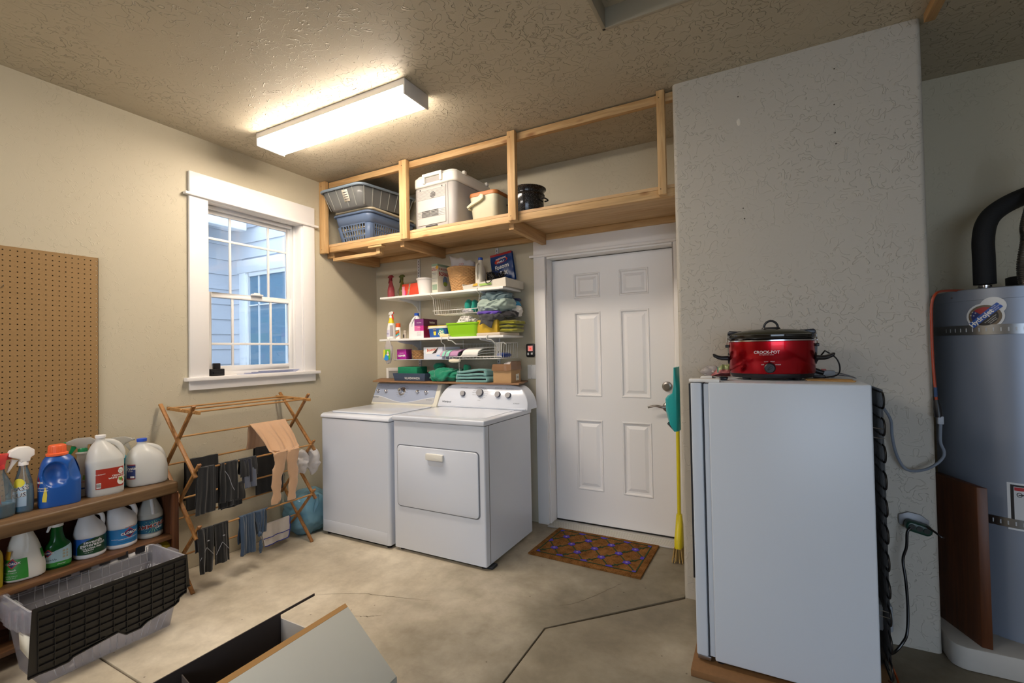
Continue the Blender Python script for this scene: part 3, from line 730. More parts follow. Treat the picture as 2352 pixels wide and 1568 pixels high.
# --- white and grey electric cooler
t = thing('electric_cooler', 'large white and grey plug-in cooler box with vents on the loft', 'cooler', (1.13, -.33, DECK), radians(-3)); T = ROOT[t.name]
CW = M('cooler_white', '#f0eee6', .4); CG = M('cooler_grey', '#a5a2a0', .45); CG2 = M('cooler_mid_grey', '#8d8b8a', .45)
w2, d2 = .195, .235
b = MB().prism(rrect(-w2, -d2, w2, d2, .045, 5), (0, 0, .0), (1,0,0), (0,1,0), .315); b.xf(T); b.build('body', CG, t, bevel=.010, seg=3)
b = MB().prism(rrect(-w2-.004, -d2-.004, w2+.004, d2+.004, .045, 5), (0, 0, .317), (1,0,0), (0,1,0), .075); b.xf(T); lid = b.build('lid', CW, t, bevel=.014, seg=3)
b = MB().prism(rrect(-w2+.01, -d2+.01, w2-.01, d2-.01, .045, 5), (0, 0, .390), (1,0,0), (0,1,0), .016); b.xf(T); b.build('lid_top', CW, lid, bevel=.006)
b = MB()   # handle: raised frame on the front of the lid
b.box((-.09, -d2-.020, .332), (-.068, -d2, .400)).box((.068, -d2-.020, .332), (.09, -d2, .400)).box((-.09, -d2-.022, .376), (.09, -d2, .402)); b.xf(T); b.build('handle', CW, lid, bevel=.005)
b = MB().box((-.07, -d2-.0055, .338), (.07, -d2-.004, .372)); b.xf(T); b.build('handle_recess', CG, lid)
b = MB().box((-.150, -d2-.006, .030), (.115, -d2+.01, .300)); b.xf(T); fp = b.build('vent_panel', M('cooler_panel', '#bab7b4', .45), t, bevel=.004)
b = MB()
for k in range(8): b.box((-.146, -d2-.0085, .218+k*.009), (.111, -d2-.0055, .2205+k*.009))
for k in range(5): b.box((-.146, -d2-.0085, .085+k*.011), (.111, -d2-.0055, .0875+k*.011))
b.xf(T); b.build('louvre', CG, fp)['kind'] = 'stuff'
b = MB()
for k in range(5):
    b.box((-.105, -d2-.0095, .088+k*.010), (-.022, -d2-.006, .0925+k*.010)); b.box((-.017, -d2-.0095, .088+k*.010), (.05, -d2-.006, .0925+k*.010))
for k in range(5):
    r = sqrt(max(.0, .024**2-((k-2)*.0105)**2)); b.box((.0-r, -d2-.0095, .240+(k-2)*.0095), (.0+r, -d2-.006, .2445+(k-2)*.0095))
b.box((-.07, -d2-.010, .006), (.035, -d2-.001, .022))
b.xf(T); b.build('vent_slot', BLACKP, fp)['kind'] = 'stuff'
b = MB().box((.128, -d2-.002, .0), (.136, -d2+.004, .315)); b.xf(T); b.build('seam', CG2, t)
for s in (-.12, .085):
    b = MB().lathe([(0,0),(.005,0),(.005,.002),(0,.002)], (s, -d2-.006, .292), 10, (0,-1,0)); b.xf(T); b.build('screw', BLACKP, fp)
for yv in (-.13, .16):
    b = MB().box((w2-.012, yv, .388), (w2+.010, yv+.03, .412)); b.xf(T); b.build('hinge', CW, lid, bevel=.004)

# --- cream lunch cooler with tan lid
t = thing('lunch_cooler', 'small cream cooler with tan lid and side handle on the loft', 'cooler', (1.475, -.31, DECK), radians(-2)); T = ROOT[t.name]
CC = M('cooler_cream', '#cfcdb4', .45, var=.05, vs=30); CT = M('cooler_tan', '#b9733a', .45)
b = MB(); b.loft([[Vector((p[0], p[1], z)) for p in rrect(-a, -c, a, c, .035, 5)] for a, c, z in ((.098, .135, 0), (.102, .140, .006), (.116, .156, .205))]); b.xf(T); b.build('body', CC, t, smooth=50)
b = MB(); b.loft([[Vector((p[0], p[1], z)) for p in rrect(-a, -c, a, c, .035, 5)] for a, c, z in ((.118, .158, .206), (.120, .160, .214), (.118, .158, .232), (.108, .148, .238))]); b.xf(T); b.build('lid', CT, t, smooth=50)
b = MB()
pts = [(-.005, .175), (.022, .192), (.024, .215), (.0, .225), (-.03, .200), (-.095, .165), (-.120, .150), (-.112, .135), (-.085, .150)]
b.prism(pts, (0, -.160, -.012), (1,0,0), (0,0,1), .018); b.xf(T); hd = b.build('handle', CC, t, bevel=.003)
b = MB().lathe([(0,0),(.005,0),(.005,.002),(0,.002)], (.005, -.178, .190), 10, (0,-1,0)); b.xf(T); b.build('rivet', CHROME, hd)
b = MB().box((-.118, -.165, .118), (-.104, .165, .134)); b.xf(T); b.build('handle_bar', CC, t, bevel=.004)

# --- black speckled enamel pot
def speckle():
    m, nt, b, N, L = nodes('speckled_enamel')
    tc = N('ShaderNodeTexCoord'); vo = N('ShaderNodeTexVoronoi'); vo.inputs['Scale'].default_value = 240
    rp = N('ShaderNodeValToRGB'); rp.color_ramp.elements[0].position = .12; rp.color_ramp.elements[0].color = (.6, .6, .6, 1); rp.color_ramp.elements[1].position = .17; rp.color_ramp.elements[1].color = (.012, .012, .014, 1)
    L(tc.outputs['Object'], vo.inputs['Vector']); L(vo.outputs['Distance'], rp.inputs[0]); L(rp.outputs[0], b.inputs['Base Color']); b.inputs['Roughness'].default_value = .12
    return m
t = thing('stock_pot', 'tall black speckled enamel canning pot on the loft behind the middle post', 'pot', (1.745, -.30, DECK))
b = MB(); R0 = .118
b.lathe([(0, 0), (R0-.006, 0), (R0, .006), (R0, .185), (R0+.006, .190), (R0+.008, .195), (R0, .200), (R0+.002, .222), (R0+.018, .236), (R0+.018, .240), (R0+.010, .238), (R0-.006, .222), (R0-.008, .19), (R0-.008, .01), (0, .008)], (1.745, -.30, DECK), 40, cap=False)
b.build('body', speckle(), t, smooth=45)
b = MB()
for s in (-1, 1): b.tube(cr([(1.745+s*(R0+.001), -.335, DECK+.150), (1.745+s*(R0+.03), -.33, DECK+.152), (1.745+s*(R0+.03), -.27, DECK+.152), (1.745+s*(R0+.001), -.265, DECK+.150)], 5), .005, 8)
b.build('handle', BLACKP, t)['kind'] = 'stuff'
# ------------------------------------------------------------------ washer and dryer
GREYP = M('grey_print', '#7d8088', .6)
def knob_ball(B, c, r, n=(0,-1,0)): B.lathe([(r*1.15, 0), (r*1.15, r*.25), (r*.8, r*.35), (r*.95, r*.9), (r*.8, r*1.5), (r*.4, r*1.8), (0, r*1.85)], c, 24, n)
def bow(B, x0, x1, y0, y1, za, zb, r=.012):
    return B
t = thing('washing_machine', 'white top-loading washer with blue-grey control panel, left machine', 'washing machine', (.62, -.55, 0))
wx0, wx1, wy0, wy1 = .292, .957, -.886, -.23; ZT = .853
b = MB().prism(rrect(wx0, wy0, wx1, wy1, .020, 5), (0, 0, .026), (1,0,0), (0,1,0), ZT-.026); b.build('cabinet', APPL, t, smooth=40)
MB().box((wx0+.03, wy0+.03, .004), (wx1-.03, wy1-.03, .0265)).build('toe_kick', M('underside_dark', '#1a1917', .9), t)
b = MB()
for x in (wx0+.04, wx1-.04):
    for y in (wy0+.04, wy1-.04): MB().lathe([(.018, 0), (.018, .008), (.010, .010), (.010, .026)], (x, y, 0), 12).build('foot', BLACKP, t)
b = MB().box((wx0+.018, wy0-.0012, .032), (wx1-.022, wy0+.002, .110)); b.build('kick_panel', APPL, t, bevel=.0008)
# top with rounded front
b = MB(); prof = [(wy0-.002, ZT+.004), (wy0-.004, ZT+.012), (wy0+.002, ZT+.026), (wy0+.022, ZT+.036), (wy0+.10, ZT+.039), (wy1, ZT+.039), (wy1, ZT+.004)]
b.prism([(p[0], p[1]) for p in prof], (wx0-.002, 0, 0), (0,1,0), (0,0,1), wx1-wx0+.004); tp = b.build('top', APPL, t, bevel=.004, smooth=50)
b = MB().prism(rrect(wx0+.045, wy0+.050, wx1-.040, -.355, .03, 5), (0, 0, ZT+.0385), (1,0,0), (0,1,0), .010); b.build('lid', APPL, t, bevel=.004, smooth=50)
# console: wedge with a wavy lower band
MAYT = M('console_blue_grey', '#a9b4cc', .3, metal=.25); MAYL = M('console_silver', '#c2c4c8', .3, metal=.3); CREAMW = M('console_cream', '#d9d6c8', .4)
cx0, cx1 = .252, .925; zb, zt = ZT+.039, 1.066
def cons(x, f): # point on the sloped front face: f 0 bottom .. 1 top
    return Vector((x, -.338+.078*f, zb+.010+(zt-zb-.012)*f))
b = MB(); side = [(-.345, zb), (-.340, zb+.012), (-.262, zt), (-.240, zt+.006), (-.165, zt-.006), (-.14, zt-.05), (-.135, zb)]
b.prism(side, (cx0, 0, 0), (0,1,0), (0,0,1), cx1-cx0+.018); con = b.build('console', CREAMW, t, bevel=.008, seg=3, smooth=50)
U = (cons(0, 1)-cons(0, 0)); Hf = U.length; U.normalize(); NN = Vector((1,0,0)).cross(U)
def cf(x, v, off=.0): return cons(x, 0)+U*v+NN*off
fpoly = rrect(cx0+.006, .012, cx1-.020, Hf-.003, .015, 4)
b = MB().add([cf(p[0], p[1], .0012) for p in fpoly]+[cf(p[0], p[1], .004) for p in fpoly], [tuple(range(len(fpoly), 2*len(fpoly)))]+[(i, (i+1) % len(fpoly), len(fpoly)+(i+1) % len(fpoly), len(fpoly)+i) for i in range(len(fpoly))]); face = b.build('console_face', MAYT, t, smooth=0)
def wave(x):
    s = (x-cx0)/(cx1-cx0); return .012+.050*(.5+.5*cos(2*pi*(s-.02)*1.02))
b = MB(); n = 40; xs_ = [cx0+.008+(cx1-.030-cx0)*i/n for i in range(n+1)]
b.loft([[cf(x, .014, .0046) for x in xs_], [cf(x, wave(x)+.004, .0046) for x in xs_]], cap=False, closed=False); b.build('wave_band', MAYL, face)
b = MB(); b.loft([[cf(x, wave(x)+.004, .0050) for x in xs_], [cf(x, wave(x)+.007, .0050) for x in xs_]], cap=False, closed=False); b.build('wave_edge', M('bright_edge', '#eef3fa', .3), face)
def on_face(px, py):
    # sight line meets the sloped console face
    d = _w+RGT*((px-1176)/F_PX)-UPV*((py-784)/F_PX); o = cons(0, 0); k = (o-CAM).dot(NN)/d.dot(NN); return CAM+d*k
for px, py, r in ((871, 898, .013), (889, 899, .013), (961, 901, .014), (981, 902, .014)):
    c = on_face(px, py)+NN*.004; b = MB(); knob_ball(b, c, r, NN); b.build('knob', CHROME, t, smooth=50)
c = on_face(925, 899)+NN*.004
b = MB().lathe([(.036, 0), (.036, .004), (.030, .006), (.030, .004)], c, 36, NN); b.build('dial_ring', CHROME, t)
b = MB().lathe([(.028, 0), (.027, .006), (.018, .014), (.020, .030), (.015, .042), (0, .045)], c, 32, NN); b.build('dial', CHROME, t, smooth=50)
b = MB()
for k in range(16):
    a = k*2*pi/16+.2; q = c+Vector((1,0,0))*(cos(a)*.052)+U*(sin(a)*.050)+NN*.0012
    b.text('normal' if k % 3 else 'heavy', .009, flat(q, (1,0,0), U))
for px, py, s in ((874, 885, 'load size'), (893, 886, 'temp'), (963, 887, 'options'), (985, 888, 'cycle signal')):
    b.text(s, .010, flat(on_face(px, py)+NN*.005, (1,0,0), U))
b.build('lettering', GREYP, face)
b = MB().text('MAYTAG', .016, flat(on_face(864, 912)+NN*.0062, (1,0,0), U), bold=.01); b.text('CENTENNIAL', .010, flat(on_face(986, 919)+NN*.0062, (1,0,0), U)); b.build('lettering', M('badge_ink', '#5f6a7c', .4), face)

t = thing('clothes_dryer', 'white front-loading dryer with arched control panel, right machine', 'dryer', (1.34, -.55, 0))
ex0, ex1, ey0, ey1 = .9765, 1.700, -.862, -.222; ZD = .867
b = MB().prism(rrect(ex0, ey0, ex1, ey1, .010, 4), (0, 0, .022), (1,0,0), (0,1,0), ZD-.022); b.build('cabinet', APPL, t, smooth=40)
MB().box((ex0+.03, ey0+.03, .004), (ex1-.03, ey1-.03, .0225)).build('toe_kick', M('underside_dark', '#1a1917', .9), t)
for x in (ex0+.04, ex1-.04):
    for y in (ey0+.04, ey1-.04): MB().lathe([(.018, 0), (.018, .008), (.010, .010), (.010, .024)], (x, y, 0), 12).build('foot', BLACKP, t)
MB().box((ex1-.045, ey0+.030, .0005), (ex1+.022, ey0+.095, .016)).build('rubber_pad', M('rubber_dark', '#22252c', .6), t, bevel=.004)
b = MB().box((ex1-.004, ey0+.045, .022), (ex1+.0012, ey0+.052, ZD)); b.build('seam', M('seam_grey', '#8a8d92', .6), t)
b = MB().box((ex0-.004, ey0-.012, ZD+.003), (ex1+.006, ey1+.004, ZD+.036)); b.build('top', APPL, t, bevel=.008, seg=3)
b = MB().prism(rrect(ex0+.05, ey0+.07, ex1-.05, -.36, .02, 4), (0, 0, ZD+.0362), (1,0,0), (0,1,0), .0016); b.build('top_inset', APPL, t)
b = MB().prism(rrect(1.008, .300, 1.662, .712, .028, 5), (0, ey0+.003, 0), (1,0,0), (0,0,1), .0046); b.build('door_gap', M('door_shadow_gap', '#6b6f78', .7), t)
b = MB().prism(rrect(1.014, .306, 1.656, .706, .026, 5), (0, ey0+.004, 0), (1,0,0), (0,0,1), .0125); dr = b.build('door', APPL, t, bevel=.004, smooth=50)
hz = P(1000, 1050, 'y', ey0-.009)
b = MB().prism(rrect(hz.x-.068, hz.z-.020, hz.x+.068, hz.z+.022, .008, 4), (0, ey0-.008, 0), (1,0,0), (0,0,1), .020); b.build('handle', M('handle_ivory', '#e6e4dc', .4), dr, bevel=.004)
b = MB().prism(rrect(hz.x-.060, hz.z-.060, hz.x+.060, hz.z-.016, .018, 5), (0, ey0-.008, 0), (1,0,0), (0,0,1), .0012); b.build('grip_recess', M('recess_shadow', '#cfd3dc', .4), dr)
# arched console
def arch(x0, x1, zb, zt, n=14):
    pts = [(x0, zb)]; pts.append((x1, zb)); 
    c = [(x1, zb+.01), (x1-.006, zb+.055), (x1-.030, zb+.105), (x1-.080, zt-.020), (x1-.16, zt-.004), ((x0+x1)/2, zt+.004)]
    cc = cr(c, 5); pts += cc
    pts += [(x0+x1-p[0], p[1]) for p in reversed(cc[:-1])]
    return pts
A0 = arch(.957, 1.735, ZD+.037, 1.078)
dyb, dyt = -.345, -.285      # front face leans back
def lean(p, off=0): f = (p[1]-(ZD+.037))/.17; return Vector((p[0], dyb+(dyt-dyb)*f-off, p[1]))
b = MB(); k = len(A0)
ctr = ((.957+1.735)/2, (ZD+.037+1.078)/2)
def shr(p, s): return (ctr[0]+(p[0]-ctr[0])*s, ctr[1]+(p[1]-ctr[1])*s)
rings = [[lean(shr(p, .985), .004) for p in A0], [lean(p, .0) for p in A0], [lean(p, -.010) for p in A0], [Vector((shr(p, .985)[0], -.175, shr(p, .985)[1])) for p in A0]]
b.loft(rings); con = b.build('console', APPL, t, smooth=45)
b = MB().box((.965, -.352, ZD+.0365), (1.727, -.16, ZD+.050)); b.build('console_base', APPL, t, bevel=.004)
UD = Vector((0, dyt-dyb, .17)).normalized(); ND = Vector((1,0,0)).cross(UD)
def on_d(px, py):
    d = _w+RGT*((px-1176)/F_PX)-UPV*((py-784)/F_PX); o = Vector((0, dyb-.004, ZD+.037)); k = (o-CAM).dot(ND)/d.dot(ND); return CAM+d*k
SILV = M('knob_silver', '#a9a9ae', .35, metal=.6)
for px, py, r in ((1064, 904, .021), (1103, 902, .029), (1144, 906, .022), (1168, 908, .022)):
    c = on_d(px, py)
    b = MB().lathe([(r, 0), (r*.98, .012), (r*.86, .016)], c, 32, ND); kb = b.build('knob', M('knob_side', '#4a4c58', .4), t, smooth=40)
    b = MB().lathe([(r*.92, .0155), (r*.88, .020), (0, .0205)], c, 32, ND); b.build('knob_face', SILV, kb, smooth=40)
b = MB()
c = on_d(1103, 902)
for k in range(14):
    a = -1.2+k*.36; q = c+Vector((1,0,0))*(cos(a)*.052)+UD*(sin(a)*.044)+ND*.0012
    b.text('more dry', .0085, flat(q, (1,0,0), UD))
for px, py, s in ((1067, 890, 'WRINKLE SHIELD'), (1145, 891, 'TEMPERATURE'), (1171, 893, 'END OF CYCLE'), (1100, 919, 'START')):
    b.text(s, .009, flat(on_d(px, py)+ND*.0012, (1,0,0), UD))
b.text('HE  SENSOR DRY', .010, flat(on_d(1186, 927)+ND*.0012, (1,0,0), UD), maxw=.05); b.build('lettering', GREYP, con)
b = MB().text('Whirlpool', .020, flat(on_d(1026, 922)+ND*.0012, (1,0,0), UD), bold=.01); b.build('lettering', M('logo_ink', '#3d4552', .4), con)
# ------------------------------------------------------------------ wall shelving above the machines
S1, S2, S3 = 1.796, 1.439, 1.2685
SH = M('shelf_melamine', '#ecebe8', .4); METW = M('white_metal', '#dedee0', .35)
def shelf(name, label, x0, x1, yf, z):
    t = thing(name, label, 'shelf', ((x0+x1)/2, yf/2, z-.016))
    MB().box((x0, yf, z-.016), (x1, -.012, z)).build('board', SH, t, bevel=.0015); return t
sh1 = shelf('wall_shelf', 'upper white shelf board on brackets above the machines', .336, 1.536, -.305, S1)
sh2 = shelf('wall_shelf', 'lower white shelf board on brackets above the machines', .352, 1.550, -.335, S2)
for sh, z, yf in ((sh1, S1, -.27), (sh2, S2, -.29)):
    for x in (.516, 1.322):
        b = MB(); pts = [(-.012, z-.0165), (yf, z-.0165), (yf, z-.026), (yf+.03, z-.032), (-.10, z-.048), (-.045, z-.075), (-.020, z-.115), (-.012, z-.115)]
        b.prism([(p[0], p[1]) for p in pts], (x-.005, 0, 0), (0,1,0), (0,0,1), .010); b.build('bracket', METW, sh, bevel=.001)
for x, nm in ((.516, 'left'), (1.322, 'right')):
    t = thing('shelf_standard', 'slotted white metal upright behind the %s end of the shelves' % nm, 'shelf rail', (x, 0, 1.10))
    MB().box((x-.0125, -.011, 1.16), (x+.0125, -.0005, 2.155)).build('rail', METW, t, bevel=.001)
    b = MB()
    for k in range(38):
        b.box((x-.0025, -.0118, 1.18+k*.0255), (x+.0025, -.0108, 1.195+k*.0255))
    b.build('slot', M('slot_dark', '#2b2b2e', .8), t)['kind'] = 'stuff'
# wooden plank behind the consoles
t = thing('plank_shelf', 'rough pine plank resting behind the machine control panels', 'shelf', (.85, -.17, 1.078))
b = MB().hexa([(.26, -.325, 1.078), (1.662, -.325, 1.078), (1.578, -.004, 1.078), (.050, -.004, 1.078), (.26, -.325, 1.0905), (1.662, -.325, 1.0905), (1.578, -.004, 1.0905), (.050, -.004, 1.0905)])
b.build('board', wood('old_pine', 'x', '#a9805a', '#8a6445'), t, bevel=.002)
S4 = 1.091

HEADP = [(.050, .034), (.052, .024), (.024, .016), (.014, .0), (-.014, .0), (-.016, .016), (-.045, .018), (-.050, .026), (-.025, .044), (.018, .046)]
def spray(name, label, loc, rz, rows, mat, hm, tm=None, ha=0.0, collar=None, hscale=1.0, cat='spray bottle', headp=None, headw=.018, clr=None, group=None):
    t = thing(name, label, cat, loc, rz, group); B = Body(rows); local(B.mb(), 'bottle', mat, t, smooth=60)
    zt = rows[-1][0]; ox, oy = rows[-1][4], rows[-1][5]; r = rows[-1][1]
    R = Matrix.Translation((ox, oy, zt)) @ Matrix.Rotation(ha, 4, 'Z') @ Matrix.Scale(hscale, 4)
    q = r/hscale+.003
    c = MB().lathe([(0, -.004), (q, -.004), (q, .010), (q*.85, .014), (0, .014)], (0,0,0), 20).xf(R); local(c, 'collar', collar or hm, t)
    h = MB().prism(headp or HEADP, (0, headw/2, .010), (1,0,0), (0,0,1), headw).xf(R); hd = local(h, 'spray_head', hm, t, bevel=.003*hscale, seg=3)
    local(MB().lathe([(0, 0), (.006, 0), (.006, .007), (0, .007)], (.050, 0, .039), 10, (1,0,0)).xf(R), 'nozzle', tm or hm, hd)
    local(MB().prism([(.016, .016), (.034, .022), (.038, .006), (.050, -.026), (.044, -.028), (.030, -.004)], (0, .006, .004), (1,0,0), (0,0,1), .012).xf(R), 'trigger', tm or hm, hd, bevel=.002)
    return t, B
def carton(name, label, cat, x0, x1, y0, y1, z, h, mat, rz=0, group=None, bev=.0015):
    cx, cy = (x0+x1)/2, (y0+y1)/2
    t = thing(name, label, cat, (cx, cy, z), rz, group); w, d = (x1-x0)/2, (y1-y0)/2
    local(MB().box((-w, -d, 0), (w, d, h)), 'box', mat, t, bevel=bev); return t, w, d
def face_rect(t, name, mat, side, u0, u1, v0, v1, w, d, off=.0006):
    b = MB()
    if side == 'front': b.add([(u0, -d-off, v0), (u1, -d-off, v0), (u1, -d-off, v1), (u0, -d-off, v1)], [(0,1,2,3)])
    if side == 'right': b.add([(w+off, u0, v0), (w+off, u1, v0), (w+off, u1, v1), (w+off, u0, v1)], [(0,1,2,3)])
    if side == 'left': b.add([(-w-off, -u0, v0), (-w-off, -u1, v0), (-w-off, -u1, v1), (-w-off, -u0, v1)], [(0,1,2,3)])
    return local(b, name, mat, t, smooth=0)
def face_text(t, mat, side, items, w, d, off=.0012, name='lettering'):
    b = MB()
    for s, u, v, sz, mw in items:
        if side == 'front': f = flat((u, -d-off, v), (1,0,0), (0,0,1))
        elif side == 'right': f = flat((w+off, u, v), (0,1,0), (0,0,1))
        else: f = flat((u, v, w+off), (1,0,0), (0,1,0))
        b.text(s, sz, f, maxw=mw, bold=.02)
    return local(b, name, mat, t)
FR = radians(-90)   # bottles turned so that their front looks into the room
y1_ = -.225
# ---- upper shelf, left to right
xa = XX(898, 650, y1_)
RS = film('red_clear_plastic', '#e0707c', .45, .1, .7); OS = film('olive_clear_plastic', '#a9a552', .45, .1, .7)
rw = [(0, .026, .026, 2.2, 0, 0), (.006, .029, .029, 2.2, 0, 0), (.07, .029, .029, 2, 0, 0), (.10, .022, .022, 2, 0, 0), (.135, .013, .013, 2, 0, 0), (.150, .011, .011, 2, 0, 0)]
spray('spray_bottle', 'clear red spray bottle at the left end of the upper shelf', (xa, y1_, S1), FR, rw, RS, M('dark_red_plastic', '#7c1426', .35), ha=radians(-110), hscale=.85)
spray('spray_bottle', 'clear olive green spray bottle next to the red one on the upper shelf', (XX(918, 650, y1_), y1_+.03, S1), FR, [tuple([r[0], r[1]*.85, r[2]*.85]+list(r[3:])) for r in rw], OS, M('olive_plastic', '#4e5423', .35), ha=radians(-110), hscale=.85)
# zipped plastic bag slumped behind the spray bottles
t = thing('plastic_bag', 'crumpled clear bag behind the orange box on the upper shelf', 'bag', (XX(930, 640, -.10), -.09, S1))
MB().ell((XX(935, 640, -.10), -.09, S1+.065), .085, .05, .066, 24, 14, 3, .22, 14).build('bag', film('clear_film', '#e7e2e0', .35, .25, .8), t)
x0, x1 = XX(926, 650, y1_), XX(964, 650, y1_)
BO = M('orange_red_print', '#e2482c', .45)
t, w, d = carton('sheet_box', 'orange box with blue lettering between the spray bottles and white tub', 'box', x0, x1+.01, y1_-.02, y1_+.04, S1, .104, BO, radians(-6))
face_rect(t, 'print', M('pink_print', '#f39bb0', .45), 'front', -w, -w+.03, 0, .085, w, d)
face_rect(t, 'print', M('hot_pink', '#e0418b', .45), 'front', -w+.03, -w+.045, 0, .05, w, d)
b = MB(); T_ = Matrix.Translation((-.018, -d-.0012, .052)) @ Matrix.Rotation(radians(78), 4, 'Y')
def fb(a, c): return Vector((-.014+.2*a-.98*c, -d-.0012, .052+.98*a+.2*c))
b.text('Bounce', .034, lambda a, c: fb(a, c), bold=.06); local(b, 'lettering', M('yellow_print', '#f5d54a', .5), t)
b = MB(); b.text('Bounce', .034, lambda a, c: fb(a, c)+Vector((0, -.0006, 0)), bold=.01); local(b, 'lettering', M('royal_print', '#2036a8', .5), t)
xa = XX(977, 650, y1_); r0 = (XX(993, 645, y1_)-XX(961, 645, y1_))/2
t = thing('plastic_tub', 'plain white plastic tub on the upper shelf', 'tub', (xa, y1_, S1))
MB().lathe([(0, 0), (r0*.72, 0), (r0*.74, .004), (r0*.93, .118), (r0*1.0, .120), (r0*1.02, .130), (r0, .134), (r0*.93, .132), (r0*.9, .12), (r0*.7, .006), (0, .006)], (xa, y1_, S1), 32, cap=False).build('tub', M('tub_white', '#efe9e4', .4), t)
t = thing('red_packet', 'dark red packet behind the white tub on the upper shelf', 'box', (XX(993, 660, -.10), -.10, S1)); xq = XX(990, 660, -.10)
MB().box((xq-.03, -.13, S1), (xq+.035, -.08, S1+.085)).build('box', M('dark_red_card', '#7e1a1a', .5), t, bevel=.002)
# borax box, narrow side to the room
BOR = M('borax_cream', '#d8d5c4', .55); GRN = M('borax_green', '#8aa089', .5)
x0, x1 = XX(996, 650, y1_), XX(1010, 650, y1_)
t, w, d = carton('powder_box', 'tall cream laundry powder box with green top, beside the wicker basket', 'box', x0, x1, -.245, -.085, S1, ZZ(1000, 607, y1_)-S1, BOR, radians(-3)); hh = ZZ(1000, 607, y1_)-S1
face_rect(t, 'print', GRN, 'front', -w, w, hh-.018, hh, w, d); face_rect(t, 'print', GRN, 'right', -d, d, hh-.018, hh, w, d); face_rect(t, 'print', GRN, 'front', -w+.006, w-.006, .03, .075, w, d)
RD = M('red_lettering', '#b2202c', .5)
face_text(t, RD, 'front', [('20 MULE TEAM', 0, hh-.035, .010, 2*w-.006), ('BORAX', 0, hh-.05, .018, 2*w-.006)], w, d)
face_text(t, RD, 'right', [('20 MULE TEAM', 0, hh-.04, .020, 2*d-.02), ('BORAX', 0, hh-.080, .045, 2*d-.03)], w, d)
face_text(t, GREYP, 'front', [('natural laundry', 0, hh-.075, .009, .05), ('booster', 0, hh-.087, .009, .05), ('Freshens and cleans', 0, .125, .008, .05), ('multi purpose', 0, .112, .008, .05), ('household cleaner', 0, .100, .008, .05)], w, d)
b = MB().add([(w+.0008, .015+.030*cos(k*pi/12), .105+.042*sin(k*pi/12)) for k in range(24)], [tuple(range(24))]); local(b, 'print', M('landscape_blue', '#6f86a8', .5), t)
b = MB().add([(w+.0012, .015+.026*cos(k*pi/12), .085+.018*sin(k*pi/12)) for k in range(24)], [tuple(range(24))]); local(b, 'print', M('landscape_green', '#8da23e', .5), t)
b = MB().lathe([(0, 0), (.014, 0), (.014, .0012), (0, .0012)], (w-.004, -d-.0002, hh-.030), 12, (0,-1,0)); local(b, 'print', M('gold_print', '#d6a22a', .5), t)
# wicker basket with plastic bag
def wicker(B, c, r0, r1, z0, z1, rows, cols, amp=.004, sx=1, sy=1):
    def fn(u, v):
        i = v*rows; k = math.floor(i*.9999); f = i-k; th = 2*pi*u
        bulge = amp*(.5+.5*sin(cols*th/1.0+pi*(k % 2)))*sin(pi*f)**.6
        r = r0+(r1-r0)*v+bulge-amp*.5
        return (c[0]+r*sx*cos(th), c[1]+r*sy*sin(th), z0+(z1-z0)*v)
    return B.grid(fn, cols*6, rows*5, wu=True)
WIC = M('wicker', '#c79c68', .65, var=.25, vs=45, bump=.3, bs=300)
xl, xr = XX(1030, 612, -.19), XX(1090, 612, -.19); bxl, bxr = XX(1041, 675, -.19), XX(1080, 675, -.19)
t = thing('wicker_basket', 'tall tapered wicker basket holding a white bag on the upper shelf', 'basket', ((xl+xr)/2, -.17, S1)); xc = (xl+xr)/2; wr = (xr-xl)/2; hw = ZZ(1060, 613, -.25)-S1
wicker(MB(), (xc, -.165), wr*.72, wr, S1+.001, S1+hw, 17, 20, .010).build('weave', WIC, t, smooth=80)
MB().lathe([(wr*.70, 0), (0, 0)], (xc, -.165, S1+.004), 24, cap=False).build('bottom', WIC, t)
b = MB(); b.tube([(xc+wr*cos(a*pi/16), -.165+wr*sin(a*pi/16), S1+hw) for a in range(32)], .006, 6, closed=True); b.build('rim', WIC, t)
t = thing('plastic_bag', 'white printed plastic bag standing in the wicker basket', 'bag', (xc, -.165, S1+.05))
def bagfn(u, v):
    th = 2*pi*u; n = noise.noise(Vector((cos(th)*2, sin(th)*2, v*3+4)))
    r = wr*(.70+.16*v+.12*n); up = S1+.06+(hw+.078-.06+.03*cos(th+pi)*1.0+.018*n)*v
    return (xc+r*cos(th)*(1+.12*v*(cos(th) < 0)), -.165+r*.9*sin(th)*(1-.4*v), up)
MB().grid(bagfn, 40, 10, wu=True).build('bag', film('white_bag_film', '#ebe9ea', .15, .3, .6), t, solid=.0008)
b = MB()
b.text('C/O', .026, flat((xc+.035, -.165-wr*.62, S1+hw+.022), (1,0,.0), (0,.2,1))).text('rice flour', .012, flat((xc-.03, -.165-wr*.62, S1+hw+.018), (1,0,0), (0,.2,1))); b.build('lettering', RD, t)
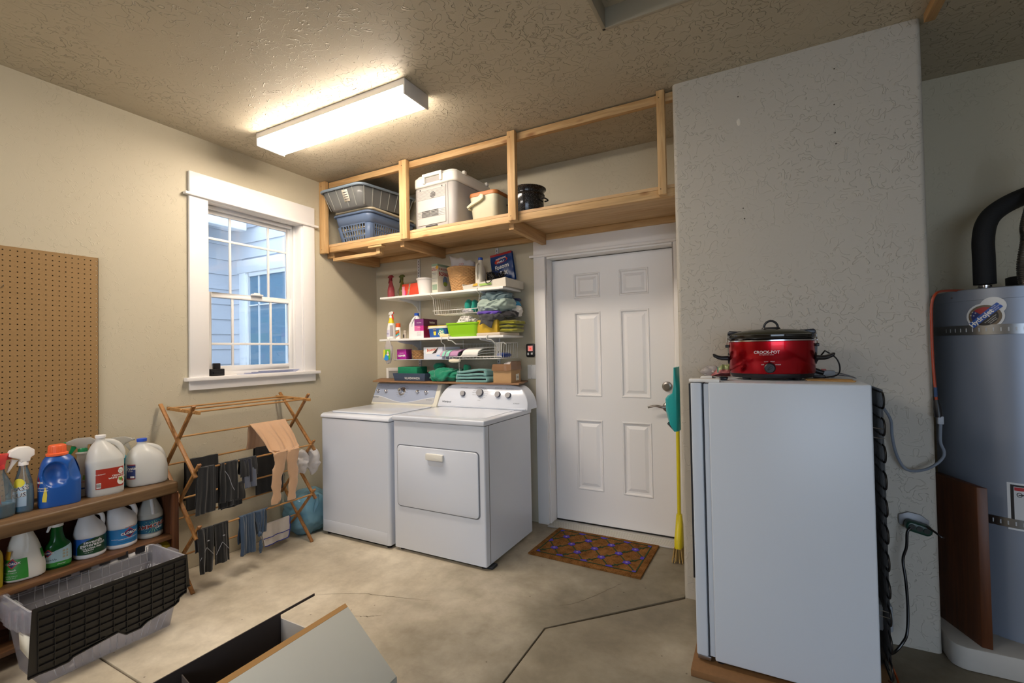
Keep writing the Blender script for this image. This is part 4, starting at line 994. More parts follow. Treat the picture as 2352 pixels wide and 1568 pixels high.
# tall bottle with blue cap
xa = XX(1098, 640, -.22); hb = ZZ(1098, 597, -.22)-S1
t = thing('bleach_bottle', 'slim off-white jug with blue cap standing in the open tray box', 'bottle', (xa+.012, -.20, S1+.006), FR)
B = Body([(0, .045, .028, 3, 0, 0), (.006, .048, .031, 3, 0, 0), (.10, .048, .031, 3, 0, 0), (.16, .040, .028, 2.6, 0, 0), (hb-.03, .022, .018, 2, .0, 0), (hb-.006, .016, .016, 2, 0, 0)])
local(B.mb(), 'bottle', M('hdpe_cream', '#e5dfce', .4), t, smooth=60); 
local(MB().tube(cr([(.030, 0, hb-.035), (.056, 0, hb-.055), (.060, 0, .11), (.046, 0, .075)], 6), .0085, 10), 'handle', M('hdpe_cream', '#e5dfce', .4), t)
local(MB().lathe([(.018, 0), (.0185, .018), (.016, .021), (0, .021)], (0, 0, hb-.006), 20), 'cap', M('blue_cap', '#1f4fb4', .35), t)
# open tray box
x0, x1 = XX(1069, 665, -.26), XX(1200, 668, -.06)
TB = M('worn_white_card', '#d9d2c4', .75, var=.10, vs=18)
t = thing('tray_box', 'worn white open cardboard tray holding a tangle of black cable', 'box', ((x0+x1)/2, -.17, S1)); y0, yb = -.295, -.03; xf1 = XX(1162, 660, -.295)
p0 = [(x0+.005, y0, S1+.001), (xf1, y0, S1+.001), (x1-.005, yb, S1+.001), (x0+.02, yb, S1+.001)]
def wallq(B, a, c, h0, h1, th=.003, lean=0):
    a = v3(a); c = v3(c); dd = (c-a).normalized(); n = Vector((dd.y, -dd.x, 0))
    B.hexa([a, c, c-n*th, a-n*th, a+Vector((0,0,h0))+n*lean, c+Vector((0,0,h1))+n*lean, c+Vector((0,0,h1))+n*(lean-th), a+Vector((0,0,h0))+n*(lean-th)]); return B
MB().add([v3(p) for p in p0]+[v3(p)+Vector((0,0,.003)) for p in p0], [(0,3,2,1),(4,5,6,7),(0,1,5,4),(1,2,6,5),(2,3,7,6),(3,0,4,7)]).build('bottom', TB, t)
wallq(MB(), p0[0], p0[1], .030, .066, .003, .006).build('side_panel', TB, t); wallq(MB(), p0[1], p0[2], .066, .060).build('side_panel', TB, t)
wallq(MB(), p0[2], p0[3], .060, .055).build('side_panel', TB, t); wallq(MB(), p0[3], p0[0], .055, .045, .003, .012).build('side_panel', TB, t)
u_ = (v3(p0[1])-v3(p0[0])).normalized()
b = MB()
for a, c, z0, z1, m_ in ((.15, .255, .018, .034, 0),): b.add([v3(p0[0])+u_*a+Vector((0, -.0085, z0)), v3(p0[0])+u_*c+Vector((0, -.0085, z0+.002)), v3(p0[0])+u_*c+Vector((0, -.0105, z1+.002)), v3(p0[0])+u_*a+Vector((0, -.0105, z1))], [(0,1,2,3)])
b.build('print', M('light_green_print', '#a5c96a', .6), t)
b = MB().add([v3(p0[0])+u_*.085+Vector((0, -.0085, .020)), v3(p0[0])+u_*.135+Vector((0, -.0085, .022)), v3(p0[0])+u_*.132+Vector((0, -.0105, .042)), v3(p0[0])+u_*.10+Vector((0, -.0105, .036))], [(0,1,2,3)]); b.build('print', M('yellow_tape', '#dcb23a', .6), t)
# cable tangle
random.seed(11)
t = thing('cable_tangle', 'tangled black cables with plugs lying in the white tray box', 'cable', (XX(1140, 640, -.17), -.17, S1+.01)); xm, zm_ = XX(1138, 640, -.18), S1+.085
cb = M('black_cable', '#0f0f10', .35)
for k in range(9):
    pts = []
    for i in range(9):
        a = i*.95+k*1.3; r = random.uniform(.03, .075)
        pts.append((xm+r*1.15*cos(a)+random.uniform(-.02, .02), -.17+r*.7*sin(a), zm_-.015+random.uniform(0, .06)+.012*sin(a*2)))
    MB().tube(cr(pts, 6), .0028, 6).build('cable', cb, t)
MB().tube(cr([(xm-.035, -.2, zm_-.01), (xm-.03, -.21, zm_+.035), (xm+.005, -.2, zm_+.06), (xm+.035, -.19, zm_+.05), (xm+.04, -.2, zm_+.0)], 8), .003, 8).build('cable', cb, t)
MB().tube(cr([(xm-.02, -.29, zm_-.02), (xm-.005, -.312, zm_-.048), (xm+.025, -.312, zm_-.048), (xm+.045, -.29, zm_-.01)], 8), .003, 8).build('cable', cb, t)
for k in range(4):
    b = MB().box((-.018, -.010, -.008), (.018, .010, .008)).xf(Matrix.Translation((xm-.05+k*.03, -.19+.01*k, zm_-.03+.01*(k % 2))) @ Matrix.Rotation(k*.9, 4, 'Y') @ Matrix.Rotation(k*.6, 4, 'Z')); b.build('plug', BLACKP, t, bevel=.003)
MB().ell((xm+.03, -.16, zm_-.022), .05, .035, .030, 20, 12, 8, .25, 30).build('cable_bundle', M('black_film', '#161617', .25), t)
# epsom salt pouch
t = thing('salt_pouch', 'blue and red pouch of bath salt leaning against the wall', 'pouch', (XX(1160, 640, -.06), -.06, S1))
q = [P(1133, 650, 'y', -.055), P(1183, 640, 'y', -.055), P(1175, 575, 'y', -.045), P(1126, 588, 'y', -.045)]
def pf(off):
    def f(u, v):
        a = q[0]*(1-u)*(1-v)+q[1]*u*(1-v)+q[2]*u*v+q[3]*(1-u)*v; a = a.copy(); a.y += -off-.018*sin(pi*u)*sin(pi*min(1, v*1.08))+.004*noise.noise(Vector((u*5, v*6, off))); return a
    return f
b = MB(); b.grid(pf(.004), 14, 16); fr = b.v[:]; b.grid(lambda u, v: (lambda a: Vector((a.x, -.03+.0*u, a.z)))(pf(0)(u, v)), 14, 16); b.build('pouch', M('pouch_blue', '#163e7c', .28, var=.35, vs=25), t, smooth=60)
MB().grid(lambda u, v: pf(.0052)(u, .925+.075*v), 14, 2).build('print', M('pouch_red', '#a8232a', .3), t)
def pm(u0, v0, off=.006, rot=.12):
    U_ = (q[1]-q[0]).length; V_ = (q[3]-q[0]).length
    return lambda a, c: pf(off)(u0+a/U_, v0+c/V_+rot*a/V_)
b = MB(); b.add([pf(.0055)(.50+.30*cos(k*pi/12), .72+.10*sin(k*pi/12)+.12*.30*cos(k*pi/12)) for k in range(24)], [tuple(range(24))]); b.build('print', M('pouch_oval', '#c5392b', .3), t)
b = MB().text('WESTERN', .021, pm(.5, .800, .0068), bold=.02).text('FAMILY', .021, pm(.5, .680, .0068), bold=.02).text('Epsom', .047, pm(.52, .50, .0068), bold=.03).text('Salt', .047, pm(.58, .27, .0068), bold=.03); b.build('lettering', WINK, t)

# ---- lower shelf, left to right
y2_ = -.250
xa = XX(899, 760, y2_); 
rw = [(0, .030, .034, 2.6, 0, 0), (.006, .033, .037, 2.6, 0, 0), (.06, .033, .037, 2.6, 0, 0), (.11, .030, .030, 2.4, 0, .0), (.145, .024, .024, 2.2, 0, .0), (.175, .016, .016, 2, 0, 0), (.187, .013, .013, 2, 0, 0)]
WB = M('bottle_white', '#f3f1ee', .35)
t, B = spray('spray_bottle', 'white spray bottle with yellow neck and red trigger, left end of the lower shelf', (xa, y2_, S2), FR, rw, WB, WB, M('trigger_red', '#cf2f1b', .35), ha=radians(65), hscale=.9)
local(MB().loft([[B.pt(2*pi*j/28, z, .0008) for j in range(28)] for z in (.138, .15, .165, .183)], cap=False), 'shrink_band', M('band_yellow', '#ecd21c', .35), t)
local(B.patch(-1.0, .2, .02, .08), 'label', M('label_lilac', '#d6d2e4', .5), t); local(B.patch(.25, 1.15, .025, .12), 'label', M('label_grey', '#a79ea0', .5), t)
local(MB().text('spray', .022, B.fn(-.5, .05)), 'lettering', M('purple_ink', '#4b3f95', .5), t)
xa = XX(914.5, 765, y2_-.03)
t = thing('spray_can', 'white aerosol can with orange cap on the lower shelf', 'spray can', (xa, y2_-.03, S2), FR); hc_ = ZZ(914, 752, y2_-.03)-S2
B = Body([(0, .0205, .0205, 2, 0, 0), (hc_, .0205, .0205, 2, 0, 0)], 0); local(MB().lathe([(0, 0), (.0205, 0), (.0205, hc_), (.018, hc_+.004), (0, hc_+.004)], seg=28), 'can', WB, t)
local(MB().lathe([(.0195, hc_+.002), (.0200, hc_+.004), (.0190, hc_+.033), (.0165, hc_+.036), (0, hc_+.036)], seg=28), 'cap', M('cap_orange', '#df5a22', .4), t)
local(MB().text('Shout', .017, B.fn(.0, hc_*.72, .0012, .2), bold=.04), 'lettering', INK, t)
for z0_, z1_, cc in ((.048, .060, '#e8a33a'), (.036, .050, '#d8452a'), (.030, .040, '#4da04a'), (.018, .028, '#2e9fc0'), (.010, .016, '#e06a2a')):
    local(MB().grid(lambda u, v: B.pt(-1.2+2.4*u, z0_+(z1_-z0_)*v+.012*u+.004*sin(u*9), .0008), 14, 2), 'print', M('can_'+cc[1:], cc, .4), t)
xa = XX(930, 770, -.20)
t = thing('shaker_jar', 'small pale jar behind the aerosol can', 'jar', (xa, -.20, S2))
MB().lathe([(0, 0), (.014, 0), (.016, .004), (.016, .045), (.012, .052), (.014, .054), (.014, .068), (.012, .074), (0, .075)], (xa, -.20, S2), 20).build('jar', M('jar_beige', '#cbbfae', .4), t)
MB().loft([[Vector((xa+.0165*cos(a), -.20+.0165*sin(a), z)) for a in (3.6, 3.9, 4.2, 4.5, 4.8, 5.1)] for z in (S2+.012, S2+.040)], cap=False, closed=False).build('label', M('label_dark', '#3c3836', .5), t)
xa = XX(950, 760, y2_)
t = thing('bleach_bottle', 'white bleach bottle with blue cap on the lower shelf', 'bottle', (xa+.006, y2_+.02, S2), FR)
HD = M('hdpe_white', '#eceaea', .35)
B = Body([(0, .045, .050, 2.6, 0, 0), (.006, .050, .055, 2.6, 0, 0), (.095, .050, .055, 2.4, 0, 0), (.125, .048, .051, 2.2, 0, .002), (.165, .028, .030, 2, 0, .010), (.182, .018, .018, 2, 0, .012), (.192, .016, .016, 2, 0, .012)])
local(B.mb(), 'bottle', HD, t, smooth=60); local(MB().lathe([(.019, 0), (.0195, .018), (.017, .021), (0, .021)], (0, .012, .190), 20), 'cap', M('blue_cap', '#1f4fb4', .35), t)
local(MB().tube(cr([(.012, .012, .180), (.040, .010, .160), (.052, .0, .125), (.046, 0, .100)], 6), .009, 10), 'handle', HD, t)
# purple box
PU = M('purple_card', '#6d2a63', .45); x0, x1 = XX(953, 760, -.295), XX(974, 760, -.295)
hh = ZZ(963, 732, -.295)-S2
t = thing('purple_box', 'purple and magenta product box in front of the bleach bottle', 'box', ((x0+x1)/2+.02, -.22, S2), radians(0))
pA = [(x0, -.300), (x1, -.300), (XX(1004, 745, -.12), -.12), (XX(1004, 745, -.12)-(x1-x0), -.12)]
MB().prism(pA, (0, 0, S2), (1,0,0), (0,1,0), hh).build('box', M('dark_purple', '#4a1838', .45), t, bevel=.0015)
def fr_(x0, x1, z0, z1, off=.0006): return MB().add([(x0, -.300-off, z0), (x1, -.300-off, z0), (x1, -.300-off, z1), (x0, -.300-off, z1)], [(0,1,2,3)])
fr_(x0, x1, S2, S2+hh*.38).build('print', M('print_white', '#ece9ea', .5), t); fr_(x0, x0+(x1-x0)*.62, S2+hh*.38, S2+hh*.64).build('print', M('print_pink', '#d4679e', .5), t)
fr_(x0+(x1-x0)*.62, x1, S2+hh*.38, S2+hh*.64).build('print', M('print_magenta', '#c22a8a', .5), t); fr_(x0, x1, S2+hh*.64, S2+hh-.004).build('print', M('print_purple', '#7a2f74', .5), t)
dr_ = (v3((pA[2][0], pA[2][1], 0))-v3((pA[1][0], pA[1][1], 0))); Ld = dr_.length; dr_.normalize(); nr = Vector((dr_.y, -dr_.x, 0))
def rt(u, v, off=.0008): return Vector((pA[1][0], pA[1][1], S2))+dr_*u+Vector((0,0,v))+nr*off
MB().add([rt(.0, .0), rt(Ld, .0), rt(Ld, hh*.62), rt(0, hh*.62)], [(0,1,2,3)]).build('print', M('print_crimson', '#8d1038', .5), t)
b = MB().text('hidden', .026, lambda a, c: rt(Ld*.62+a, hh*.82+c, .0014)).text('LAUNDRY', .020, lambda a, c: rt(Ld*.5+a, hh*.5+c, .0014)); b.text('simply clean', .010, flat(((x0+x1)/2, -.3014, S2+hh*.80), (1,0,0), (0,0,1)), maxw=.055).text('100% free', .008, flat(((x0+x1)/2, -.3014, S2+hh*.55), (1,0,0), (0,0,1)), maxw=.055); b.build('lettering', WINK, t)
b = MB()
for k in range(4): b.text('ingredients list', .007, flat(((x0+x1)/2, -.3014, S2+hh*(.32-.06*k)), (1,0,0), (0,0,1)), maxw=.05)
b.build('lettering', GREYP, t)
# blue powder tub
x0, x1 = XX(979, 765, -.29), XX(1027, 762, -.29); xc = (x0+x1)/2+.004; wr = (x1-x0)/2; hh = ZZ(1000, 748, -.29)-S2
t = thing('powder_tub', 'blue stain remover tub with white lid and yellow rim', 'tub', (xc, -.235, S2))
OX = M('tub_blue', '#2458a8', .35)
MB().loft([[Vector((xc+p[0]*s, -.235+p[1]*s, S2+z)) for p in rrect(-wr, -.062, wr, .062, .045, 6)] for s, z in ((.86, 0), (.88, .003), (.97, hh*.80))]).build('tub', OX, t, smooth=60)
MB().loft([[Vector((xc+p[0]*s, -.235+p[1]*s, S2+z)) for p in rrect(-wr, -.062, wr, .062, .045, 6)] for s, z in ((1.02, hh*.78), (1.03, hh*.80), (1.02, hh*.96), (.99, hh*.97))]).build('lid', M('lid_cream', '#e3dfce', .4), t, smooth=50)
MB().loft([[Vector((xc+p[0]*s, -.235+p[1]*s, S2+z)) for p in rrect(-wr, -.062, wr, .062, .045, 6)] for s, z in ((1.025, hh*.955), (1.03, hh*.97), (1.02, hh), (.95, hh*1.005))]).build('lid_rim', M('rim_yellow', '#e3c630', .4), t, smooth=50)
yo = -.235-.0605
def tf(u, v, off=.001): s = .88+.09*(v/(hh*.8)); return Vector((xc+u, -.235-.062*s-off, S2+v))
MB().add([tf(*p) for p in ((-.030, hh*.2), (-.008, hh*.2), (-.006, hh*.52), (-.032, hh*.52))], [(0,1,2,3)]).build('print', M('print_lemon', '#f0d84a', .5), t)
MB().add([tf(*p) for p in ((-.034, hh*.52), (-.004, hh*.52), (-.003, hh*.76), (-.035, hh*.76))], [(0,1,2,3)]).build('print', M('print_navy', '#1a2c66', .5), t)
MB().add([tf(.045+.030*cos(k*pi/10), hh*.40+.036*sin(k*pi/10)) for k in range(20)], [tuple(range(20))]).build('print', M('print_teal', '#2d8f95', .5), t)
MB().text('Oxi', .026, lambda a, c: tf(.045+a, hh*.50+c, .0018), bold=.04).text('Clean', .026, lambda a, c: tf(.045+a, hh*.30+c, .0018), bold=.04).text('8.08 LB', .010, lambda a, c: tf(-.019+a, hh*.66+c, .0018)).build('lettering', M('ink_cream', '#f2ecc8', .5), t)
xs_a, xs_b = XX(1012, 775, -.315), XX(1031, 775, -.315)
t = thing('sponge', 'pale yellow sponge on the shelf edge between the blue tub and green bin', 'sponge', ((xs_a+xs_b)/2, -.31, S2))
MB().box((xs_a, -.330, S2+.001), (xs_b+.004, -.285, S2+.024)).build('sponge', M('sponge_yellow', '#e6d7a4', .9, bump=.8, bs=180, var=.08), t, bevel=.006, seg=3)
# lime bin
x0, x1 = XX(1025, 742, -.30), XX(1098, 740, -.30); xc = (x0+x1)/2; wr = (x1-x0)/2; hh = ZZ(1050, 741, -.31)-S2
t = thing('lime_bin', 'bright lime green plastic bin full of rags on the lower shelf', 'bin', (xc, -.19, S2)); LI = M('lime_plastic', '#8cc51c', .38)
def rr2(s, z, wy=.125): return [Vector((xc+p[0]*s, -.19+p[1]*s, S2+z)) for p in rrect(-wr, -wy, wr, wy, .03, 5)]
MB().loft([rr2(.88, 0), rr2(.90, .004), rr2(.985, hh-.014), rr2(1.03, hh-.012), rr2(1.035, hh), rr2(1.0, hh), rr2(.96, hh-.004), rr2(.87, .008)], cap=False).add(rr2(.88, .002), [tuple(range(24))]).build('bin', LI, t, smooth=50)
BX_, BHH, BCX = wr, hh, xc
def pile(name, label, cat, mat, c, rx, ry, rz, seed, amp=.22, fr=9, floor=None, group=None, e=2.4):
    t = thing(name, label, cat, (c[0], c[1], c[2]-rz), 0, group)
    b = MB().ell(c, rx, ry, rz, 84, 44, seed, amp, fr, e, cl=True)
    if floor is not None:
        for p in b.v:
            if p.z < floor: p.z = floor
    b.build('cloth', mat, t, smooth=80); return t
def cloth(n, c, var=.12): return M(n, c, .9, var=var, vs=30, bump=.4, bs=220, sheen=.3)
pile('rag_pile', 'crumpled white and patterned rags heaped in the lime bin', 'cloth', cloth('rag_white', '#dcd8d0', .2), (xc, -.20, S2+hh+.008), .078, .10, .034, 5, .30, 22, S2+hh-.012)
pile('rag', 'folded white rag with dark stripe on top of the rag heap', 'cloth', cloth('rag_white', '#dcd8d0', .2), (xc-.006, -.225, S2+hh+.040), .045, .05, .016, 9, .35, 30)
b = MB().tube(cr([(xc-.025, -.262, S2+hh+.056), (xc-.008, -.272, S2+hh+.046), (xc+.012, -.274, S2+hh+.036)], 5), .0022, 6).build('cloth_stripe', M('stripe_dark', '#3c2b2a', .9), bpy.data.objects['rag'])
# off-white tray, yellow box, yellow-green cloths, clothes heap
x0, x1 = XX(1096, 772, -.30), XX(1192, 768, -.10)
t = thing('flat_tray', 'flat off-white plastic lid under the yellow box on the lower shelf', 'tray', ((x0+x1)/2, -.18, S2))
pT = [(x0, -.315), (x0+.205, -.315), (x1, -.09), (x1-.06, -.04), (x0+.02, -.04)]
MB().prism(pT, (0, 0, S2+.0005), (1,0,0), (0,1,0), .022).build('tray', M('tray_beige', '#cfc0ad', .45), t, bevel=.008, seg=3)
S2b = S2+.0235
x0, x1 = XX(1097, 755, -.29), XX(1143, 750, -.29)
t = thing('yellow_box', 'mustard yellow box under the heap of clothes on the lower shelf', 'box', ((x0+x1)/2, -.21, S2b))
MB().box((x0, -.295, S2b), (x1, -.12, S2b+.095)).build('box', M('mustard_card', '#c3a128', .5), t, bevel=.003)
YG = cloth('yellowgreen_cloth', '#8f8b1e')
for k, (dz, h, dx) in enumerate(((0, .030, 0), (.031, .026, -.006), (.058, .030, .004))):
    xx0, xx1 = XX(1150, 755, -.20), XX(1199, 755, -.12)
    t = thing('folded_cloth', 'yellow-green folded cloth, %s of its stack beside the mustard box' % ('bottom', 'middle', 'top')[k], 'cloth', ((xx0+xx1)/2, -.16, S2b+dz), 0)
    MB().ell(((xx0+xx1)/2+dx, -.165, S2b+dz+h/2), (xx1-xx0)/2+.012, .105, h/2, 48, 20, k+2, .22, 16, 4, cl=True).build('cloth', YG, t, smooth=70)
xc = XX(1128, 740, -.25)
pile('clothes_heap', 'charcoal grey garment draped over the mustard box', 'clothing', cloth('charcoal_cloth', '#3a3a3d'), (xc+.005, -.245, S2b+.115), .105, .085, .038, 2, .28, 10)
pile('garment', 'black shirt at the right of the charcoal garment', 'clothing', cloth('black_cloth', '#262428'), (xc+.120, -.20, S2b+.135), .075, .075, .030, 4, .28, 10)
t = thing('garment', 'charcoal trouser leg hanging down in front of the mustard box', 'clothing', (xc, -.31, S2b+.05))
MB().grid(lambda u, v: (xc-.055+.10*u+.012*v, -.325+.018*v+.006*sin(u*7+v*2), S2b+.050+.018*sin(u*4+.5)+(.075)*v), 16, 10).build('cloth', cloth('charcoal_cloth', '#3a3a3d'), t, solid=.006, smooth=80)
pile('garment', 'purple garment showing between the charcoal and grey-green clothes', 'clothing', cloth('purple_cloth', '#5b3fa4'), (xc+.0, -.245, S2b+.148), .10, .085, .020, 6, .24, 12)
pile('garment', 'pale grey-green garment in the middle of the clothes heap', 'clothing', cloth('sage_cloth', '#9fb0a6'), (xc+.035, -.225, S2b+.205), .125, .10, .055, 7, .34, 10)
pile('garment', 'blue-grey garment crumpled on top of the clothes heap', 'clothing', cloth('slate_cloth', '#566a70'), (xc+.030, -.20, S2b+.262), .115, .095, .046, 12, .38, 11)
pile('garment', 'white cloth at the right edge of the clothes heap', 'clothing', cloth('rag_white', '#dcd8d0', .2), (XX(1183, 730, -.14), -.14, S2b+.155), .055, .06, .045, 13, .3, 14)
pile('garment', 'bright blue rolled cloth tucked behind the clothes heap', 'clothing', cloth('cyan_cloth', '#2b7ca0'), (XX(1181, 712, -.12), -.12, S2b+.215), .060, .05, .026, 14, .3, 14)
pile('garment', 'navy rolled cloth topmost at the right back of the heap', 'clothing', cloth('navy_cloth', '#20264e'), (XX(1180, 701, -.10), -.10, S2b+.252), .055, .04, .015, 15, .25, 14)

# ---- wire baskets and racks hung under the shelves
WIRE = M('coated_wire', '#e2e0da', .35)
def wires(B, segs, r=.0018):
    for s in segs: B.tube(s, r, 5)
    return B
t = thing('under_shelf_basket', 'white wire basket hung under the upper shelf holding teal gloves', 'wire basket', (1.03, -.17, 1.65))
x0, x1 = XX(995, 700, -.285), XX(1098, 700, -.285); zt_, zb_ = S1-.030, ZZ(1010, 722, -.27); yf, ybk = -.275, -.045
b = MB()
for k in range(9): y = yf+(ybk-yf)*k/8; b.tube([(x0-.008, y, zt_-.008), (x0+.006, y, zb_+.004), (x0+.012, y, zb_), (x1-.012, y, zb_), (x1-.006, y, zb_+.004), (x1+.008, y, zt_-.008)], .0016, 5)
for k in range(13): x = x0+(x1-x0)*k/12; b.tube([(x, yf, zb_+.030), (x, yf+.01, zb_), (x, ybk, zb_), (x, ybk, zb_+.07)], .0014, 5)
b.tube([(x0-.012, yf, zb_+.030), (x1+.0, yf, zb_+.030)], .0028, 6).tube([(x0-.008, yf, zt_-.008), (x0-.008, ybk, zt_-.008)], .0025, 6).tube([(x1+.008, yf, zt_-.008), (x1+.008, ybk, zt_-.008)], .0025, 6)
b.tube([(x0, ybk, zb_+.07), (x1, ybk, zb_+.07)], .002, 6)
b.build('wire_grid', WIRE, t)['kind'] = 'stuff'
for x in (x0-.008, x1+.008): MB().tube([(x, -.10, zt_-.008), (x, -.26, zt_-.008), (x, -.285, zt_-.004), (x, -.312, S1-.020), (x, -.312, S1+.004), (x, -.27, S1+.004)], .0026, 6).build('hook', WIRE, t)
TEAL = cloth('teal_rubber', '#0e8a7a', .08)
t = thing('rubber_gloves', 'teal rubber gloves bunched in the under-shelf wire basket', 'gloves', (x1-.07, -.16, zb_+.003))
for k, (dx, r, hz_) in enumerate(((.0, .032, .058), (.035, .025, .045), (.062, .024, .050))): MB().ell((x1-.150+dx, -.18+.03*(k % 2), zb_+.003+hz_*.95), r, .05, hz_, 24, 16, k, .18, 16).build('glove', TEAL, t, smooth=80)
pile('paper_towel', 'crumpled patterned paper towel in the under-shelf wire basket', 'towel', cloth('paper_speckle', '#cfcbd0', .25), (x1-.135, -.215, zb_+.018), .045, .045, .014, 21, .3, 24)
pile('packet', 'small pink packet behind the basket wires', 'packet', M('pink_packet', '#b98aa8', .5, var=.2, vs=50), (x1-.025, -.17, zb_+.030), .016, .05, .026, 22, .15, 20)
# left flat rack
t = thing('under_shelf_rack', 'thin white rack hung on hooks under the left part of the lower shelf', 'wire rack', (.75, -.17, S3-.006))
x0, x1 = XX(905, 824, -.28), XX(1036, 825, -.28)
MB().box((x0, -.285, S3-.005), (x1, -.05, S3)).build('panel', M('rack_blue_white', '#cfd6e2', .35), t, bevel=.001)
for x in (XX(879, 784, -.345), XX(1013, 782, -.345)):
    x_ = max(x, x0+.004)
    MB().tube([(x_, -.20, S2+.003), (x_, -.335, S2+.003), (x_, -.342, S2-.002), (x_, -.342, S2-.040), (x_, -.30, S2-.058), (x_, -.285, S3-.006), (x_, -.26, S3-.007)], .0026, 6).build('hook', WIRE, t)
    MB().tube([(x_, -.04, S2-.018), (x_, -.04, S3-.006), (x_, -.06, S3-.007)], .0026, 6).build('hook', WIRE, t)
x0, x1 = XX(913, 815, -.26), XX(934, 815, -.26); hh = ZZ(922, 802, -.26)-S3
MAG = M('magenta_card', '#b0259a', .45)
t = thing('cleaner_box', 'magenta box with white lettering on the thin rack', 'box', ((x0+x1)/2, -.2, S3))
pA = [(x0, -.265), (x1, -.265), (XX(946, 812, -.14), -.14), (XX(946, 812, -.14)-(x1-x0), -.14)]
MB().prism(pA, (0, 0, S3+.0005), (1,0,0), (0,1,0), hh).build('box', MAG, t, bevel=.001)
b = MB().text('CLEANER', .019, flat(((x0+x1)/2, -.2664, S3+hh*.36), (1,0,0), (0,0,1)), maxw=x1-x0-.012, bold=.05).text('dishwasher', .010, flat(((x0+x1)/2, -.2664, S3+hh*.62), (1,0,0), (0,0,1)), maxw=x1-x0-.02); b.build('lettering', WINK, t)
x0, x1 = XX(941, 812, -.24), XX(973, 812, -.24); xc = (x0+x1)/2+.004; hh = ZZ(957, 804, -.24)-S3
t = thing('small_wicker_basket', 'small round brown wicker basket on the thin rack', 'basket', (xc, -.19, S3))
wicker(MB(), (xc, -.195), (x1-x0)/2*.82, (x1-x0)/2, S3+.001, S3+hh, 6, 11, .010).build('weave', M('wicker_dark', '#a97f50', .65, var=.4, vs=55, bump=.3, bs=300), t, smooth=80)
MB().lathe([((x1-x0)/2*.8, 0), (0, 0)], (xc, -.195, S3+.004), 24, cap=False).build('bottom', WIC, t)
x0, x1 = XX(974, 815, -.27), XX(1017, 815, -.27); hh = ZZ(1000, 797, -.27)-S3
PB = M('pale_card', '#d9dde8', .6)
t = thing('tissue_box', 'white and blue dispenser box with a torn opening on the thin rack', 'box', ((x0+x1)/2, -.18, S3))
pA = [(x0, -.275), (x1, -.275), (x1+.05, -.10), (x0+.05, -.10)]
MB().prism(pA, (0, 0, S3+.0005), (1,0,0), (0,1,0), hh).build('box', PB, t, bevel=.001)
ff = lambda u, v, o=.001: Vector((x0+(x1-x0)*u, -.275-o, S3+hh*v))
MB().add([ff(.13, .45), ff(.45, .45), ff(.80, 1.0), ff(.13, .95)], [(0,1,2,3)]).build('torn_flap', M('flap_white', '#efece6', .6), t)
MB().add([ff(.45, .45, .0014), ff(.68, .52, .0014), ff(.80, 1.0, .0014)], [(0,1,2)]).build('opening', M('opening_dark', '#3a322e', .8), t)
MB().add([ff(.70, .22), ff(.95, .22), ff(.95, .36), ff(.70, .36)], [(0,1,2,3)]).build('print', M('print_skyblue', '#8bb2dc', .5), t)
MB().text('Bounce', .030, lambda a, c: ff(.42, .78, .0022)+Vector((a, 0, c+a*.12)), maxw=.085, bold=.02).build('lettering', M('ink_orange_red', '#d5442c', .5), t)
# right wire basket with dish cloths
t = thing('under_shelf_basket', 'white wire basket hung under the lower shelf holding dish cloths', 'wire basket', (1.24, -.17, S3-.02))
x0, x1 = XX(1032, 815, -.30), XX(1152, 812, -.30); zb_ = ZZ(1100, 824, -.30); zt_ = S2-.055; yf, ybk = -.30, -.05
b = MB()
for k in range(8): y = yf+(ybk-yf)*k/7; b.tube([(x0, y, zb_+.02), (x0+.006, y, zb_), (x1-.012, y, zb_), (x1-.004, y, zb_+.006), (x1+.004, y, zt_)], .0017, 5)
for k in range(16): x = x0+(x1-x0)*k/15; b.tube([(x, yf, zb_+.018), (x, yf+.006, zb_), (x, ybk, zb_), (x, ybk, zt_)], .0015, 5)
b.tube([(x0, yf, zb_+.018), (x1, yf, zb_+.018)], .0026, 6).tube([(x1+.004, yf, zt_), (x1+.004, ybk, zt_), (x0, ybk, zt_)], .0028, 6).tube([(x1-.05, yf, zt_), (x1+.02, yf, zt_+.004), (x1+.035, yf, zt_-.012)], .003, 6)
for k in range(7): x = x1-.056+.009*k; b.tube([(x, yf, zt_), (x, yf-.002, zb_+.01)], .0016, 5)
b.build('wire_grid', WIRE, t)['kind'] = 'stuff'
for x in (XX(1030, 785, -.34), XX(1119, 779, -.34)): MB().tube([(x, -.25, S2+.004), (x, -.335, S2+.004), (x, -.346, S2-.004), (x, -.344, S2-.026), (x+.03, -.33, S2-.032), (x+.045, -.31, zt_), (x+.045, -.06, zt_)], .0038, 8).build('hook', WIRE, t)
def drapecloth(name, label, mats, x0, x1, zc, h, seed, stripes=()):
    t = thing(name, label, 'cloth', ((x0+x1)/2, -.2, zc))
    def fn(u, v, off=0):
        # from the back, over the front rim and a little down
        s = v; y = -.08-.22*min(1, s*1.25)-off; z = zc+h*(1-.15*s)-max(0, s-.55)**1.6*2.3*h+.003*noise.noise(Vector((u*6, s*6, seed)))
        x = x0+(x1-x0)*u-.05*max(0, s-.1); return Vector((x, y-.012*max(0, s-.7), z+off))
    MB().grid(lambda u, v: fn(u, v), 20, 14).build('cloth', mats, t, solid=.007, offset=-1, smooth=80)
    for a, c, m in stripes: MB().grid(lambda u, v: fn(a+(c-a)*u, v, .0012), 3, 14).build('print', m, t, smooth=80)
    return t
LAV = cloth('lavender_cloth', '#bf8fb4', .08); MINT = cloth('mint_cloth', '#8fd0bb', .08); LILAC = cloth('lilac_cloth', '#c9a3bd', .06); PURL = cloth('plum_line', '#6a3a66', .05)
zt2 = zb_+.006
